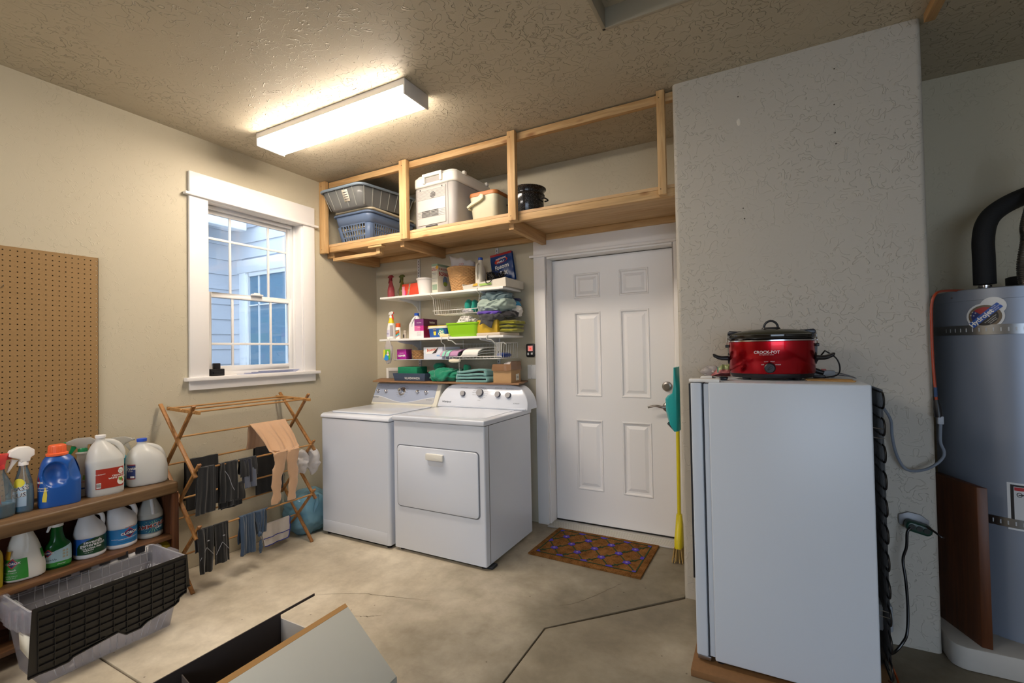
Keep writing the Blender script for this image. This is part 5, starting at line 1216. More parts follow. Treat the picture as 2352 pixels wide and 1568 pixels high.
drapecloth('dish_cloth', 'lavender and mint striped dish cloth over the wire basket rim', LAV, XX(1038, 800, -.2), XX(1078, 800, -.2), zt2, .075, 3, ((.12, .26, MINT), (.33, .52, MINT), (.29, .31, PURL), (.54, .56, PURL), (0, .10, LILAC)))
for k in range(3):
    drapecloth('dish_towel', ('white towel with a dark hem, lowest of three in the wire basket', 'white towel with a dark hem, middle of three in the wire basket', 'white towel with a dark hem, top of three in the wire basket')[k], cloth('towel_white', '#ece8e0', .06), XX(1085+2*k, 800, -.2), XX(1120+2*k, 800, -.2), zt2+.0, .042+.022*k, 5+k, ())
pile('dish_cloth', 'blue checked cloth behind the wires of the lower basket', 'cloth', cloth('blue_cloth', '#21408a', .25), (x1-.035, -.20, zt2+.020), .040, .08, .020, 31, .2, 14)
pile('dish_cloth', 'maroon cloth at the back of the lower wire basket', 'cloth', cloth('maroon_cloth', '#6d2350', .15), (XX(1075, 790, -.1), -.10, zt2+.055), .10, .035, .025, 32, .2, 14)
pile('paper_filter', 'cream folded paper hanging out of the left end of the lower wire basket', 'paper', M('cream_paper', '#e6dcc4', .6), (x0+.040, -.285, zb_-.012), .055, .02, .016, 33, .15, 14)
# hanging bag on the left
xa = XX(894, 815, -.345)
t = thing('hanging_packet', 'clear and green packet of dryer balls hanging from the lower shelf', 'packet', (xa, -.355, 1.25))
zt_, zb_ = S2-.02, ZZ(893, 836, -.355)
MB().ell((xa+.004, -.358, (zt_+zb_)/2), .040, .016, (zt_-zb_)/2, 28, 18, 3, .16, 18, 2.4).build('bag', film('clear_film', '#e7e2e0', .35, .25, .8), t)
def pat(name, mat, pts, off): MB().add([Vector((xa+a, -.377-off, zb_+c)) for a, c in pts]+[Vector((xa+a, -.3765-off, zb_+c)) for a, c in pts], [tuple(range(len(pts))), tuple(reversed(range(len(pts), 2*len(pts))))]+[(i, (i+1) % len(pts), len(pts)+(i+1) % len(pts), len(pts)+i) for i in range(len(pts))]).build(name, mat, t)
pat('header', M('pack_green', '#6fc02e', .35), [(-.020, .12), (.038, .122), (.040, .055), (.028, .035), (.0, .06), (-.022, .075)], .0)
pat('header', M('pack_yellow', '#d8d23c', .35), [(-.036, .055), (-.016, .05), (-.012, .118), (-.032, .12)], .0012)
pat('header', M('pack_blue', '#2b8fd8', .35), [(-.026, .038), (.0, .030), (.024, .036), (.022, .060), (-.006, .082), (-.018, .07)], .002)
pat('header', M('pack_white', '#eee6dc', .4), [(.002, .080), (.016, .112), (.028, .095), (.030, .072), (.014, .070)], .003)
MB().text('Scrub', .018, flat((xa+.016, -.3822, zb_+.092), (1,0,.1), (0,0,1))).build('lettering', M('ink_maroon', '#7a2a2a', .5), t)
MB().tube([(xa-.014, -.345, S2+.002), (xa-.014, -.352, S2-.004), (xa-.014, -.352, S2-.04)], .0022, 6).build('hook', WIRE, t)

# ---- on the plank
t = thing('outlet_box', 'white recessed laundry outlet box on the wall behind the washer', 'outlet box', (.24, 0, 1.02))
b = MB(); rect_xz(b, -.010, -.0005, .118, .46, 1.00, 1.185, .028); b.build('frame', PLAST, t, bevel=.002)
MB().box((.142, -.004, 1.02), (.44, -.0008, 1.16)).build('box_inside', M('outlet_grey', '#9b9a94', .6), t)
NV = M('navy_card', '#3d4a60', .5); x0, x1 = XX(903, 868, -.30), XX(977, 868, -.30); hh = ZZ(930, 857, -.29)-S4
t = thing('navy_tray_box', 'navy open box with white lettering on the plank', 'box', ((x0+x1)/2, -.18, S4))
def tb(s, z): return [Vector((x, y, S4+z)) for x, y in ((x0+.012-s*.012, -.295-s*.010), (x1-.012+s*.012, -.295-s*.010), (x1+.030+s*.012, -.12+s*.004), (x0-.0+.01, -.12))]
B = MB()
for i in range(4):
    a0_, a1_ = tb(0, .001), tb(1, hh); j = (i+1) % 4; ctr_ = Vector(((x0+x1)/2, -.2, 0)); n = (a0_[j]-a0_[i]).cross(Vector((0,0,1))).normalized()*(-.003)
    MB().hexa([a0_[i], a0_[j], a0_[j]+n, a0_[i]+n, a1_[i], a1_[j], a1_[j]+n, a1_[i]+n]).build('side_panel', NV, t)
MB().add(tb(0, .003)+[p-Vector((0,0,.002)) for p in tb(0, .003)], [(0,1,2,3),(7,6,5,4)]).build('bottom', NV, t)
fq = tb(0, 0)[0]; f1 = tb(1, hh)[0]
MB().text('HILLARDAMANSON', .026, lambda a, c: Vector(((x0+x1)/2+.035+a, -.296-.010*((.030+c)/hh)-.0008, S4+.022+c)), maxw=.155).build('lettering', WINK, t)
xb0, xb1 = XX(918, 855, -.26), XX(960, 855, -.26); zt_ = ZZ(930, 841, -.15); 
t = thing('green_sponge_block', 'dark green foam block on top of the navy box', 'sponge', ((xb0+xb1)/2, -.2, S4+hh*.6))
MB().box((xb0, -.285, S4+.005), (xb1+.010, -.15, zt_)).build('block', M('green_foam', '#0c7a55', .9, var=.12, vs=40, bump=.8, bs=160), t, bevel=.006, seg=3)
GT = cloth('green_towel', '#0b8060', .10); TT = cloth('teal_towel', '#6d9a97', .10)
xa = XX(1022, 870, -.2)
pile('towel', 'bright green towel bunched on the plank', 'towel', GT, (xa+.02, -.20, S4+.046), .150, .12, .058, 41, .36, 9, S4+.001)
pile('towel', 'end of the green towel standing up against the teal one', 'towel', GT, (XX(1068, 855, -.2), -.17, S4+.085), .020, .05, .045, 42, .25, 12)
pile('towel', 'lump of the green towel raised at its left back', 'towel', GT, (XX(1012, 850, -.12), -.13, S4+.105), .045, .05, .038, 43, .25, 12)
# folded teal towel: one continuous wavy fold seen end-on
t = thing('folded_towel', 'folded pale teal towel between the green towel and cardboard box', 'towel', (XX(1088, 870, -.25), -.2, S4))
x0, x1 = XX(1052, 875, -.29), XX(1122, 870, -.29)
prof = []
for k in range(4):
    z = S4+.008+k*.023; seq = [x0+.004*k, x0+.03, (x0+x1)/2, x1-.03, x1-.006*k] if k % 2 == 0 else [x1-.006*k, x1-.03, (x0+x1)/2, x0+.03, x0+.004*k]
    for x in seq: prof.append((x, z+.004*sin(x*60+k)+(.014*(x-x0)/(x1-x0) if k == 3 else 0)))
prof = cr(prof, 5); b = MB()
b.loft([[Vector((p[0]+.06*f+.003*sin(p[1]*90+f*4), -.315+.235*f, p[1]+.005*sin(f*5+p[0]*20)*(p[1]-S4)/.08)) for p in prof] for f in [i/10 for i in range(11)]], cap=False, closed=False); b.build('towel', TT, t, solid=.017, smooth=80)
# cardboard box with liner bag
x0, x1 = XX(1134, 880, -.30), XX(1175, 880, -.30); xR = XX(1197, 870, -.12); hh = ZZ(1160, 838, -.30)-S4
t = thing('cardboard_box', 'small brown cardboard box lined with a bag on the plank', 'box', ((x0+xR)/2, -.2, S4))
pA = [Vector((x0, -.305, S4)), Vector((x1, -.305, S4)), Vector((xR, -.13, S4)), Vector((x0+.055, -.13, S4))]
for i in range(4):
    j = (i+1) % 4; n = (pA[j]-pA[i]).cross(Vector((0,0,1))).normalized()*(-.003); u3 = Vector((0,0,hh))
    MB().hexa([pA[i], pA[j], pA[j]+n, pA[i]+n, pA[i]+u3, pA[j]+u3, pA[j]+n+u3, pA[i]+n+u3]).build('side_panel', CARD, t)
MB().add(pA+[p+Vector((0,0,.003)) for p in pA], [(3,2,1,0),(4,5,6,7)]).build('bottom', CARD, t)
e_ = (pA[2]-pA[1]).normalized(); n_ = Vector((e_.y, -e_.x, 0))
sl = MB().add([pA[1]+e_*(.085)+n_*.001+Vector((0,0,.012)), pA[1]+e_*.145+n_*.001+Vector((0,0,.014)), pA[1]+e_*.145+n_*.001+Vector((0,0,.062)), pA[1]+e_*.085+n_*.001+Vector((0,0,.060))], [(0,1,2,3)]).build('label', M('paper_label', '#e6e2d2', .7), t)
MB().text('ship', .02, lambda a, c: pA[1]+e_*(.115+a)+n_*.0022+Vector((0,0,.038+c))).build('lettering', M('ink_blue', '#2a3a7a', .6), t)
t = thing('bag_liner', 'tan plastic bag folded over the rim of the small cardboard box', 'bag', ((x0+xR)/2, -.2, S4+hh))
cc_ = (pA[0]+pA[1]+pA[2]+pA[3])/4
def ln(u, v):
    k = u*4; i = int(k) % 4; f = k-int(k); p = pA[i]*(1-f)+pA[(i+1) % 4]*f; o = (p-cc_); o.z = 0; o.normalize()
    w = noise.noise(Vector((u*22, v*2, 1))); s = v*2-1
    z = S4+hh+.006-abs(s)**1.3*(.045+.018*noise.noise(Vector((u*9, 0, 5))))*(1 if s > 0 else .8)+(.018 if i in (1, 2) else 0)*(1-abs(s))
    return p+o*(.010*s+.003+.003*w)+Vector((0, 0, z-S4))
MB().grid(ln, 72, 10, wu=True).build('bag', film('tan_film', '#a98262', .12, .22, .9), t, smooth=80)
t = thing('paper_scraps', 'white tissue scraps filling the lined cardboard box', 'paper', (cc_.x, cc_.y, S4+hh-.03))
MB().ell((cc_.x, cc_.y, S4+hh-.010), .045, .05, .028, 28, 16, 51, .3, 22).build('scraps', M('tissue_white', '#d9d3d2', .8), t)
t = thing('string', 'thin white string dangling from the lower wire basket onto the green towel', 'string', (XX(1055, 840, -.3), -.3, 1.15))
MB().tube(cr([P(1054, 825, 'y', -.31), P(1055, 850, 'y', -.315), P(1057, 862, 'y', -.31), P(1062, 870, 'y', -.30), P(1066, 855, 'y', -.27)], 6), .0009, 5).build('string', WIRE, t)
# ------------------------------------------------------------------ low bookcase with cleaning bottles
BW = wood('bookcase_wood', 'y', '#8a6240', '#5f3f28', .45, knots=False); BWT = wood('bookcase_top', 'y', '#866846', '#5d452c', .5, knots=False); BWZ = wood('bookcase_side', 'z', '#7a4a2c', '#542f1b', .45, knots=False)
BK = M('bookcase_back', '#5a2b17', .6, var=.12, vs=6)
BA = radians(4.0)
t = thing('bookcase', 'low brown wooden bookcase holding cleaning bottles along the left wall', 'bookcase', (.262, -1.835, 0), BA)
SB, ST = .332, .625
local(MB().prism([(-.25, -1.15), (-.004, -1.15), (-.004, 0), (-.25, 0)], (0, 0, ST-.026), (1,0,0), (0,1,0), .026), 'top', BWT, t, bevel=.004)
local(MB().box((-.022, -1.15, ST-.062), (.012, .0, ST+.001)), 'top_moulding', BWT, t, bevel=.012, seg=4)
local(MB().box((-.25, -.022, 0), (.0, -.001, ST-.026)), 'side_panel', BWZ, t, bevel=.003)
local(MB().box((-.25, -1.15, 0), (.0, -1.129, ST-.026)), 'side_panel', BWZ, t, bevel=.003)
local(MB().box((-.022, -.030, 0), (.006, .004, ST-.062)), 'stile', BWZ, t, bevel=.004)
local(MB().box((-.245, -1.128, SB-.020), (.0, -.023, SB)), 'shelf', BW, t, bevel=.002)
local(MB().box((-.245, -1.128, .06), (.0, -.023, .08)), 'shelf', BW, t, bevel=.002)
local(MB().box((-.250, -1.148, .0), (-.244, -.002, ST-.027)), 'back_panel', BK, t)
ST += .0012; SB += .0012

def jug(name, label, loc, rz, rows, mat, handle=None, hr=.010, cap=None, n=36, group=None, hmat=None, cat='bottle'):
    t = thing(name, label, cat, loc, rz, group); B = Body(rows); mb = B.mb(n)
    local(mb, 'bottle', mat, t, smooth=60)
    if handle: local(MB().tube(cr(handle, 6), hr, 12), 'handle', hmat or mat, t, smooth=60)
    if cap:
        m, r, h, dz = cap; z = rows[-1][0]+dz; ox, oy = rows[-1][4:]
        pr = [(r, 0), (r*1.02, h*.9), (r*.9, h), (0, h)]; c_ = MB().lathe([(0, 0)]+pr, (ox, oy, z), 28); local(c_, 'cap', m, t)
    return t, B
MILK = film('milky_hdpe', '#f8f8f5', .16, .25, .6, .35); LIQ = M('liquid_pale', '#b9bcb6', .2)
def label_on(t, B, name, mat, a0, a1, z0, z1, off=.0008, n=14): return local(B.patch(a0, a1, z0, z1, off, n, 5), name, mat, t, smooth=60)
def letter(t, mat, *items):
    b = MB()
    for s, B, a, z, size, off, sl, bold in items: b.text(s, size, B.fn(a, z, off, sl), bold=bold)
    return local(b, 'lettering', mat, t)
BR = radians(-12)
# (a) red-headed clear sprayer at the frame edge
CLR = film('clear_pet', '#cfd8da', .80, .06, 1.0, ior=1.5)
rw = [(0, .040, .030, 3, 0, 0), (.006, .045, .034, 3, 0, 0), (.09, .045, .035, 3, 0, 0), (.15, .034, .027, 2.4, 0, 0), (.195, .017, .016, 2, 0, 0), (.215, .014, .014, 2, 0, 0)]
BLQ = M('blue_liquid', '#2c9cc8', .2)
def inner(t, B, z1, mat): local(B.mb(28, .004, z1, .0025), 'liquid', mat, t, smooth=60)
t, B = spray('spray_bottle', 'clear spray bottle with red head and little blue liquid, leftmost on the bookcase', (.165, -2.510, ST), radians(20), [tuple([r[0], r[1]*1.1, r[2]*1.25]+list(r[3:])) for r in rw], CLR, M('head_red', '#cf3b38', .35), ha=radians(-70), hscale=1.15, headw=.026)
inner(t, B, .060, BLQ); local(MB().tube(cr([(0, 0, .21), (.004, -.004, .12), (.012, .006, .02)], 6), .002, 6), 'dip_tube', M('tube_red', '#b9553f', .4), t)
# (b) glass cleaner with white nozzle
t, B = spray('spray_bottle', 'half full blue glass cleaner with white nozzle, second from the left on the bookcase', (.150, -2.428, ST), BR, rw, CLR, WB, ha=radians(-75), hscale=1.15, headw=.030, headp=[(.040, .050), (.046, .030), (.034, .022), (.012, .012), (.012, 0), (-.016, 0), (-.018, .014), (-.030, .022), (-.030, .044), (-.012, .060), (.016, .062)])
inner(t, B, .128, BLQ); label_on(t, B, 'label', M('label_blue_white', '#a9c4dc', .4), -1.5, .1, .03, .14)
local(B.spot(-.6, .135, .35*.065, .020, .0012), 'print', M('print_sun', '#d8cf3a', .4), t)
letter(t, WINK, ('GLASS', B, -.55, .108, .026, .0014, .15, .06), ('PLUS', B, -.50, .080, .026, .0014, .15, .06)); letter(t, M('ink_navy', '#20284a', .5), ('GLASS', B, -.55, .108, .026, .0024, .15, .0), ('PLUS', B, -.50, .080, .026, .0024, .15, .0))
local(MB().tube(cr([(0, 0, .21), (.0, .004, .12), (.006, .010, .02)], 6), .002, 6), 'dip_tube', WB, t)
# (c) blue detergent jug with orange cap
BLU = M('jug_blue', '#1d55a6', .3, spec=.6)
rows = [(0, .050, .068, 3.4, 0, 0), (.006, .057, .075, 3.4, 0, 0), (.12, .057, .076, 3.2, 0, 0), (.165, .054, .071, 3.0, 0, 0), (.205, .048, .060, 2.6, 0, -.003), (.228, .038, .046, 2.2, 0, -.006), (.236, .033, .036, 2, 0, -.008)]
t = thing('detergent_jug', 'big blue detergent jug with orange cap on the bookcase', 'jug', (.165, -2.306, ST), BR); B = Body(rows)
mb = B.mb(80)
mb = MB(); zz = [q/60*.236 for q in range(61)]
mb.loft([[B.pt(2*pi*j/80, z) for j in range(80)] for z in zz])
for i, p in enumerate(mb.v):
    if p.x > 0:
        e = ((p.y+.020)/.036)**2+((p.z-.150)/.050)**2
        if e < 1.4: p.x -= .034*(max(0, 1-e/1.4))**.6
        e = ((p.y-.058)/.026)**2+((p.z-.165)/.045)**2
        if e < 1.4: p.x -= .022*(max(0, 1-e/1.4))**.6; p.y -= .006*(max(0, 1-e/1.4))
local(mb, 'jug', BLU, t, smooth=80)
OC = M('cap_coral', '#ee6a3c', .4)
cb_ = MB().lathe([(0, 0), (.040, 0), (.041, .010), (.036, .013), (.033, .014), (.032, .046), (.029, .050), (0, .050)], (0, -.008, .235), 36); cp = local(cb_, 'cap', OC, t, smooth=40)
b = MB()
for k in range(30): a = k*2*pi/30; b.beam((.0325*cos(a), -.008+.0325*sin(a), .251), (.0315*cos(a), -.008+.0315*sin(a), .279), .002, .002)
local(b, 'grip_rib', OC, cp)['kind'] = 'stuff'
def dia(B, a, z, w, h, off): return B.spot(a, z, w*.062, h, off, True)
local(dia(B, -1.25, .120, .20, .028, .0012), 'print', M('logo_red', '#b8242a', .4), t); local(dia(B, -1.25, .120, .13, .020, .0018), 'print', M('logo_navy', '#1c2c6a', .4), t)
local(MB().add([B.pt(-.62+.02, .100, .0012), B.pt(-.80, .045, .0012), B.pt(-.80, .030, .0012), B.pt(-.50, .028, .0012), B.pt(-.46, .06, .0012), B.pt(-.50, .085, .0012)], [tuple(range(6))]), 'print', M('print_canary', '#e3cf43', .4), t)
letter(t, WINK, ('CLOROX', B, -1.25, .120, .012, .0024, 0, .03), ('Stain Remover', B, -.98, .094, .010, .0016, 0, .0), ('Color Booster', B, -.98, .082, .010, .0016, 0, 0))
# (d) white sprayer with green trigger behind
t, B = spray('spray_bottle', 'white spray bottle with green trigger behind the blue jug', (.085, -2.190, ST), BR, [(0, .036, .036, 2.4, 0, 0), (.006, .039, .042, 2.4, 0, 0), (.11, .039, .042, 2.4, 0, 0), (.145, .030, .031, 2, 0, 0), (.165, .026, .026, 2, 0, 0), (.20, .023, .023, 2, 0, 0), (.215, .029, .029, 2, 0, 0), (.222, .016, .016, 2, 0, 0)],
   film('milky_clear', '#e6e6e0', .30, .2, .7), film('clear_head', '#dcdcd8', .35, .1, .8), M('trigger_green', '#12804a', .35), ha=radians(-95), collar=M('trigger_green', '#12804a', .35), hscale=1.25)
local(MB().add([B.pt(-.0+.35*u, .085+.02*v, .0015) for u, v in ((-.3, 0), (.3, -.4), (.9, -.1), (.4, .6), (-.1, 1.1))], [(0,1,2,3,4)]), 'print', M('leaf_green', '#7fa83a', .4), t)
letter(t, RD, ('LEMON SPRAY', B, .3, .070, .012, .0014, 0, 0)); label_on(t, B, 'print', M('print_ocean', '#2a4f8c', .4), -.6, .9, .035, .043)
# (e) vinegar gallon
rows = [(0, .062, .066, 3.2, 0, 0), (.008, .071, .075, 3.2, 0, 0), (.15, .072, .076, 3.0, 0, 0), (.185, .070, .073, 2.6, 0, 0), (.225, .055, .056, 2.2, 0, -.008), (.255, .036, .036, 2, 0, -.014), (.272, .021, .021, 2, 0, -.016), (.288, .019, .019, 2, 0, -.016)]
t, B = jug('vinegar_jug', 'tall translucent gallon jug with red label and white cap on the bookcase', (.150, -2.124, ST), BR, rows, MILK, [(.0, .0, .268), (.0, .030, .262), (.0, .058, .240), (.0, .072, .205), (.0, .070, .165)], .0125, (M('cap_white', '#eeeeee', .4), .022, .014, -.001))
inner(t, B, .165, LIQ)
lb = label_on(t, B, 'label', M('label_red', '#a5301f', .4), -.45, .95, .035, .135)
letter(t, WINK, ('ORGANIC', B, .42, .094, .011, .0018, .0, .02), ('WHITE VINEGAR', B, .45, .082, .011, .0018, .0, .03), ('5% ACIDITY', B, -.22, .108, .008, .0018, 0, 0))
local(B.spot(.62, .115, .20*.065, .015, .0016), 'print', WB, t)
letter(t, INK, ('Farmers', B, .62, .118, .008, .0024, 0, 0), ('Pantry', B, .62, .110, .008, .0024, 0, 0))
local(B.spot(.62, .062, .26*.065, .020, .0016), 'print', WB, t)
for k, (da, dz, cc) in enumerate(((-.1, .010, '#8fae3c'), (.04, .012, '#c8d878'), (.10, .002, '#b93c2c'), (-.04, .0, '#e2ead0'), (.0, .008, '#5f8a34'))):
    local(B.spot(.62+da, .062+dz, .006, .008, .0022+.0003*k), 'print', M('salad_'+cc[1:], cc, .5), t)
label_on(t, B, 'barcode', WB, -.40, -.17, .040, .066, .0016, 3)
b = MB()
for k in range(9): b.add([B.pt(a_, z_, .0022) for a_, z_ in ((-.385+.024*k, .044), (-.375+.024*k, .044), (-.375+.024*k, .063), (-.385+.024*k, .063))], [(0,1,2,3)])
local(b, 'print', INK, t)
# (f) aqua bottle behind
t, B = spray('spray_bottle', 'aqua blue bottle with clear head half hidden behind the tall jug', (.070, -2.030, ST), BR, [(0, .030, .036, 2.6, 0, 0), (.006, .033, .039, 2.6, 0, 0), (.11, .033, .040, 2.6, 0, 0), (.155, .027, .032, 2.2, 0, 0), (.185, .016, .017, 2, 0, 0), (.20, .013, .013, 2, 0, 0)], M('aqua_plastic', '#5ab6cc', .35), film('clear_head', '#dcdcd8', .35, .1, .8), ha=radians(80), hscale=1.2)
letter(t, M('ink_navy', '#20284a', .5), ('mint', B, .25, .118, .022, .0014, 0, .02)); label_on(t, B, 'print', M('ink_navy', '#20284a', .5), .0, .6, .022, .036)
# (g) squat jug with blue cap
rows = [(0, .062, .080, 3.0, 0, 0), (.006, .070, .090, 3.0, 0, 0), (.05, .072, .094, 2.8, 0, 0), (.10, .072, .092, 2.8, 0, -.001), (.15, .068, .082, 2.6, 0, -.008), (.185, .054, .060, 2.3, 0, -.018), (.212, .030, .030, 2, 0, -.022), (.222, .022, .022, 2, 0, -.022), (.236, .020, .020, 2, 0, -.022)]
t, B = jug('water_jug', 'squat translucent jug with blue cap at the right end of the bookcase', (.140, -1.930, ST), BR, rows, MILK, [(0, -.010, .212), (0, .030, .200), (0, .058, .178), (0, .076, .135), (0, .080, .105)], .013, (M('cap_royal', '#2450c4', .35), .023, .016, -.002))
inner(t, B, .070, LIQ)
label_on(t, B, 'label', M('label_navy', '#1d2f72', .4), -1.35, -.60, .045, .120); label_on(t, B, 'print', M('label_red', '#a5301f', .4), -1.35, -.60, .117, .122, .0014); label_on(t, B, 'print', M('label_red', '#a5301f', .4), -1.35, -.60, .043, .048, .0014)
letter(t, WINK, ('Crystal', B, -.98, .100, .022, .0018, .08, .02), ('GEYSER', B, -.98, .086, .008, .0018, 0, 0)); label_on(t, B, 'barcode', WB, -.95, -.66, .050, .060, .0016, 3)

# ---- second shelf
rows = [(0, .050, .060, 2.8, 0, 0), (.006, .056, .067, 2.8, 0, 0), (.06, .056, .066, 2.6, 0, 0), (.14, .044, .052, 2.4, 0, -.004), (.19, .032, .036, 2.2, 0, -.006), (.225, .022, .024, 2, 0, -.008), (.24, .018, .018, 2, 0, -.008)]
t = thing('cleaner_bottle', 'large white bottle with green wrap label, leftmost white one on the middle shelf', 'bottle', (.185, -2.432, SB), BR); B = Body(rows); mb = MB().loft([[B.pt(2*pi*j/64, z) for j in range(64)] for z in [q/48*.24 for q in range(49)]])
for p in mb.v:
    if p.x > 0:
        e = ((p.y+.026-.0*p.z)/.026)**2+((p.z-.165)/.058)**2
        if e < 1.5: p.x -= .020*(max(0, 1-e/1.5))**.5
local(mb, 'bottle', M('hdpe_warm', '#e9e6dc', .35), t, smooth=80)
label_on(t, B, 'label', M('label_green', '#3a9a3c', .35, var=.25, vs=20), -1.6, .05, .012, .100); label_on(t, B, 'print', M('label_yellow', '#d9a62c', .4), -1.6, -.80, .100, .135); label_on(t, B, 'label', M('label_green', '#3a9a3c', .35), .95, 1.5, .08, .12)
local(dia(B, -.62, .083, .34, .022, .0014), 'print', M('logo_red', '#b8242a', .4), t); local(dia(B, -.62, .083, .22, .016, .002), 'print', M('logo_navy', '#1c2c6a', .4), t)
letter(t, WINK, ('CLOROX', B, -.62, .083, .013, .0028, .05, .03), ('bleach', B, -.60, .055, .011, .0016, 0, .02), ('SPLASHLESS FORMULA', B, -.75, .044, .005, .0016, 0, 0), ('kills 99% of germs', B, -.65, .030, .006, .0016, 0, 0), ('see back panel', B, -.65, .022, .006, .0016, 0, 0))
rows = [(0, .026, .040, 2.8, 0, 0), (.006, .030, .046, 2.8, 0, 0), (.075, .030, .047, 2.8, 0, 0), (.105, .030, .044, 2.8, 0, 0), (.13, .026, .028, 2.2, 0, -.002), (.17, .022, .022, 2, 0, -.004), (.195, .021, .021, 2, 0, -.004)]
t, B = spray('spray_bottle', 'green bathroom spray bottle with white head on the middle shelf', (.185, -2.318, SB), BR, rows, film('green_clear', '#1d7a36', .12, .1, .8, .5), WB, ha=radians(-60), hscale=.85, headw=.030, headp=[(.036, .036), (.038, .010), (.016, .012), (.016, 0), (-.020, 0), (-.020, .036), (-.004, .044), (.02, .044)])
def swoosh(u, v): a = -1.3+2.6*u; zt = .050+.055*u+.010*sin(u*3); return B.pt(a, .030+(zt-.030)*v, .0010)
local(MB().grid(swoosh, 16, 6), 'label', M('label_pale_blue', '#b7d6dc', .4), t, smooth=60); label_on(t, B, 'print', M('label_green', '#3a9a3c', .35), -1.3, 1.3, .010, .030, .0008)
local(dia(B, -.75, .078, .30, .018, .0016), 'print', M('logo_red', '#b8242a', .4), t); local(dia(B, -.75, .078, .20, .013, .002), 'print', M('logo_navy', '#1c2c6a', .4), t)
letter(t, WINK, ('CLOROX', B, -.75, .078, .010, .0028, 0, .03), ('cleaner', B, .1, .020, .010, .0014, 0, .0)); letter(t, M('ink_navy', '#20284a', .5), ('Clean-Up', B, -.55, .044, .012, .0018, 0, 0))
b = MB()
for i in range(2):
    for j in range(3): b.add([B.pt(.16+.26*i+a_, .072-.014*j+z_, .0018) for a_, z_ in ((0, 0), (.18, 0), (.18, .010), (0, .010))], [(0,1,2,3)])
local(b, 'print', M('swatch_beige', '#b9b6a0', .5), t)
# round white jugs
def round_jug(name, label, y, x, r, hgt, neck, handle, hr, cap, mat=HD, rib=True):
    rows = [(0, r*.93, r*.93, 2, 0, 0), (.006, r, r, 2, 0, 0), (.018, r, r, 2, 0, 0), (.021, r*.965, r*.965, 2, 0, 0), (.100, r*.965, r*.965, 2, 0, 0), (.104, r, r, 2, 0, 0), (.118, r, r, 2, 0, 0), (.124, r*.985, r*.985, 2, 0, 0)] + neck
    t = thing(name, label, 'bottle', (x, y, SB), BR); B = Body(rows, 0); rr = cr(rows[:8], 1)[:-1]+cr(rows[7:], 6); B.r = rr
    local(B.mb(48), 'bottle', mat, t, smooth=60)
    if handle: local(MB().tube(cr(handle, 7), hr, 12), 'handle', mat, t, smooth=60)
    return t, B
r = .063
t, B = round_jug('bleach_jug', 'white jug with dark green and blue label on the middle shelf', -2.190, .165, r, .24,
  [(.150, r*.86, r*.86, 2, 0, -.003), (.180, r*.60, r*.60, 2, 0, -.010), (.205, r*.42, r*.42, 2, 0, -.014), (.218, r*.35, r*.35, 2, 0, -.015), (.221, r*.40, r*.40, 2, 0, -.015), (.236, r*.38, r*.38, 2, 0, -.015)],
  [(0, .0, .208), (0, .030, .204), (0, .046, .190), (0, .050, .160), (0, .046, .135)], .0095, None)
label_on(t, B, 'label', M('label_cobalt', '#2d6bc4', .35), -1.5, 1.5, .022, .099, .0026, 30)
local(MB().grid(lambda u, v: B.pt(-.95+2.4*u, .022+(.036+.041*min(1, (u*2.2)**.5))*v, .0034), 24, 6), 'print', M('label_forest', '#1f4a2a', .35, var=.25, vs=30), t, smooth=60)
letter(t, WINK, ('seventh', B, .05, .082, .022, .0044, .04, .02), ('generation', B, .05, .068, .022, .0044, .04, .02), ('CHLORINE FREE', B, -.02, .052, .010, .0044, .04, .03), ('BLEACH', B, -.22, .042, .010, .0044, .04, .03), ('free & clear', B, -.20, .032, .006, .0044, .04, 0))
r = .066
t, B = round_jug('bleach_jug', 'white jug with bright blue label and blue cap on the middle shelf', -2.058, .165, r, .24,
  [(.155, r*.92, r*.92, 2, 0, -.002), (.185, r*.70, r*.66, 2, 0, -.016), (.208, r*.46, r*.42, 2, 0, -.024), (.222, r*.33, r*.33, 2, 0, -.026), (.230, r*.33, r*.33, 2, 0, -.026)],
  [(0, -.012, .222), (0, .022, .218), (0, .047, .200), (0, .057, .170), (0, .055, .140)], .012, None)
local(MB().lathe([(0, 0), (.025, 0), (.0255, .012), (.022, .015), (0, .015)], (0, -.026, .222), 28), 'cap', M('cap_royal', '#2450c4', .35), t)
label_on(t, B, 'label', M('label_sky', '#2f86c6', .35, var=.18, vs=16), -1.3, 1.5, .022, .099, .0026, 30); label_on(t, B, 'print', M('label_silver', '#b9c2cc', .35), -1.5, -1.3, .022, .099, .0026, 4)
local(dia(B, .35, .074, .50, .024, .0034), 'print', M('logo_red', '#b8242a', .4), t); local(dia(B, .35, .074, .42, .019, .0040), 'print', M('logo_navy', '#1c2c6a', .4), t)
letter(t, WINK, ('CLOROX', B, .35, .074, .0175, .0052, .04, .04), ('CONCENTRATED BLEACH', B, .30, .048, .007, .0044, .04, .02), ('disinfects', B, -.6, .05, .008, .0036, 0, 0)); letter(t, RD, ('60% MORE OZ', B, .40, .103, .007, .0012, .04, .02))
letter(t, M('ink_navy', '#20284a', .5), ('WHITENS CLEANS DEODORIZES', B, .25, .034, .006, .0044, .04, 0))
r = .060
t, B = round_jug('ammonia_bottle', 'cloudy bottle with red lettering on a teal label, right end of the middle shelf', -1.924, .155, r, .24,
  [(.132, r*.97, r*.97, 2, 0, 0), (.170, r*.72, r*.72, 2, 0, 0), (.205, r*.46, r*.46, 2, 0, 0), (.232, r*.32, r*.32, 2, 0, 0)], None, 0, None, film('cloudy_hdpe', '#efefe8', .10, .25, .6))
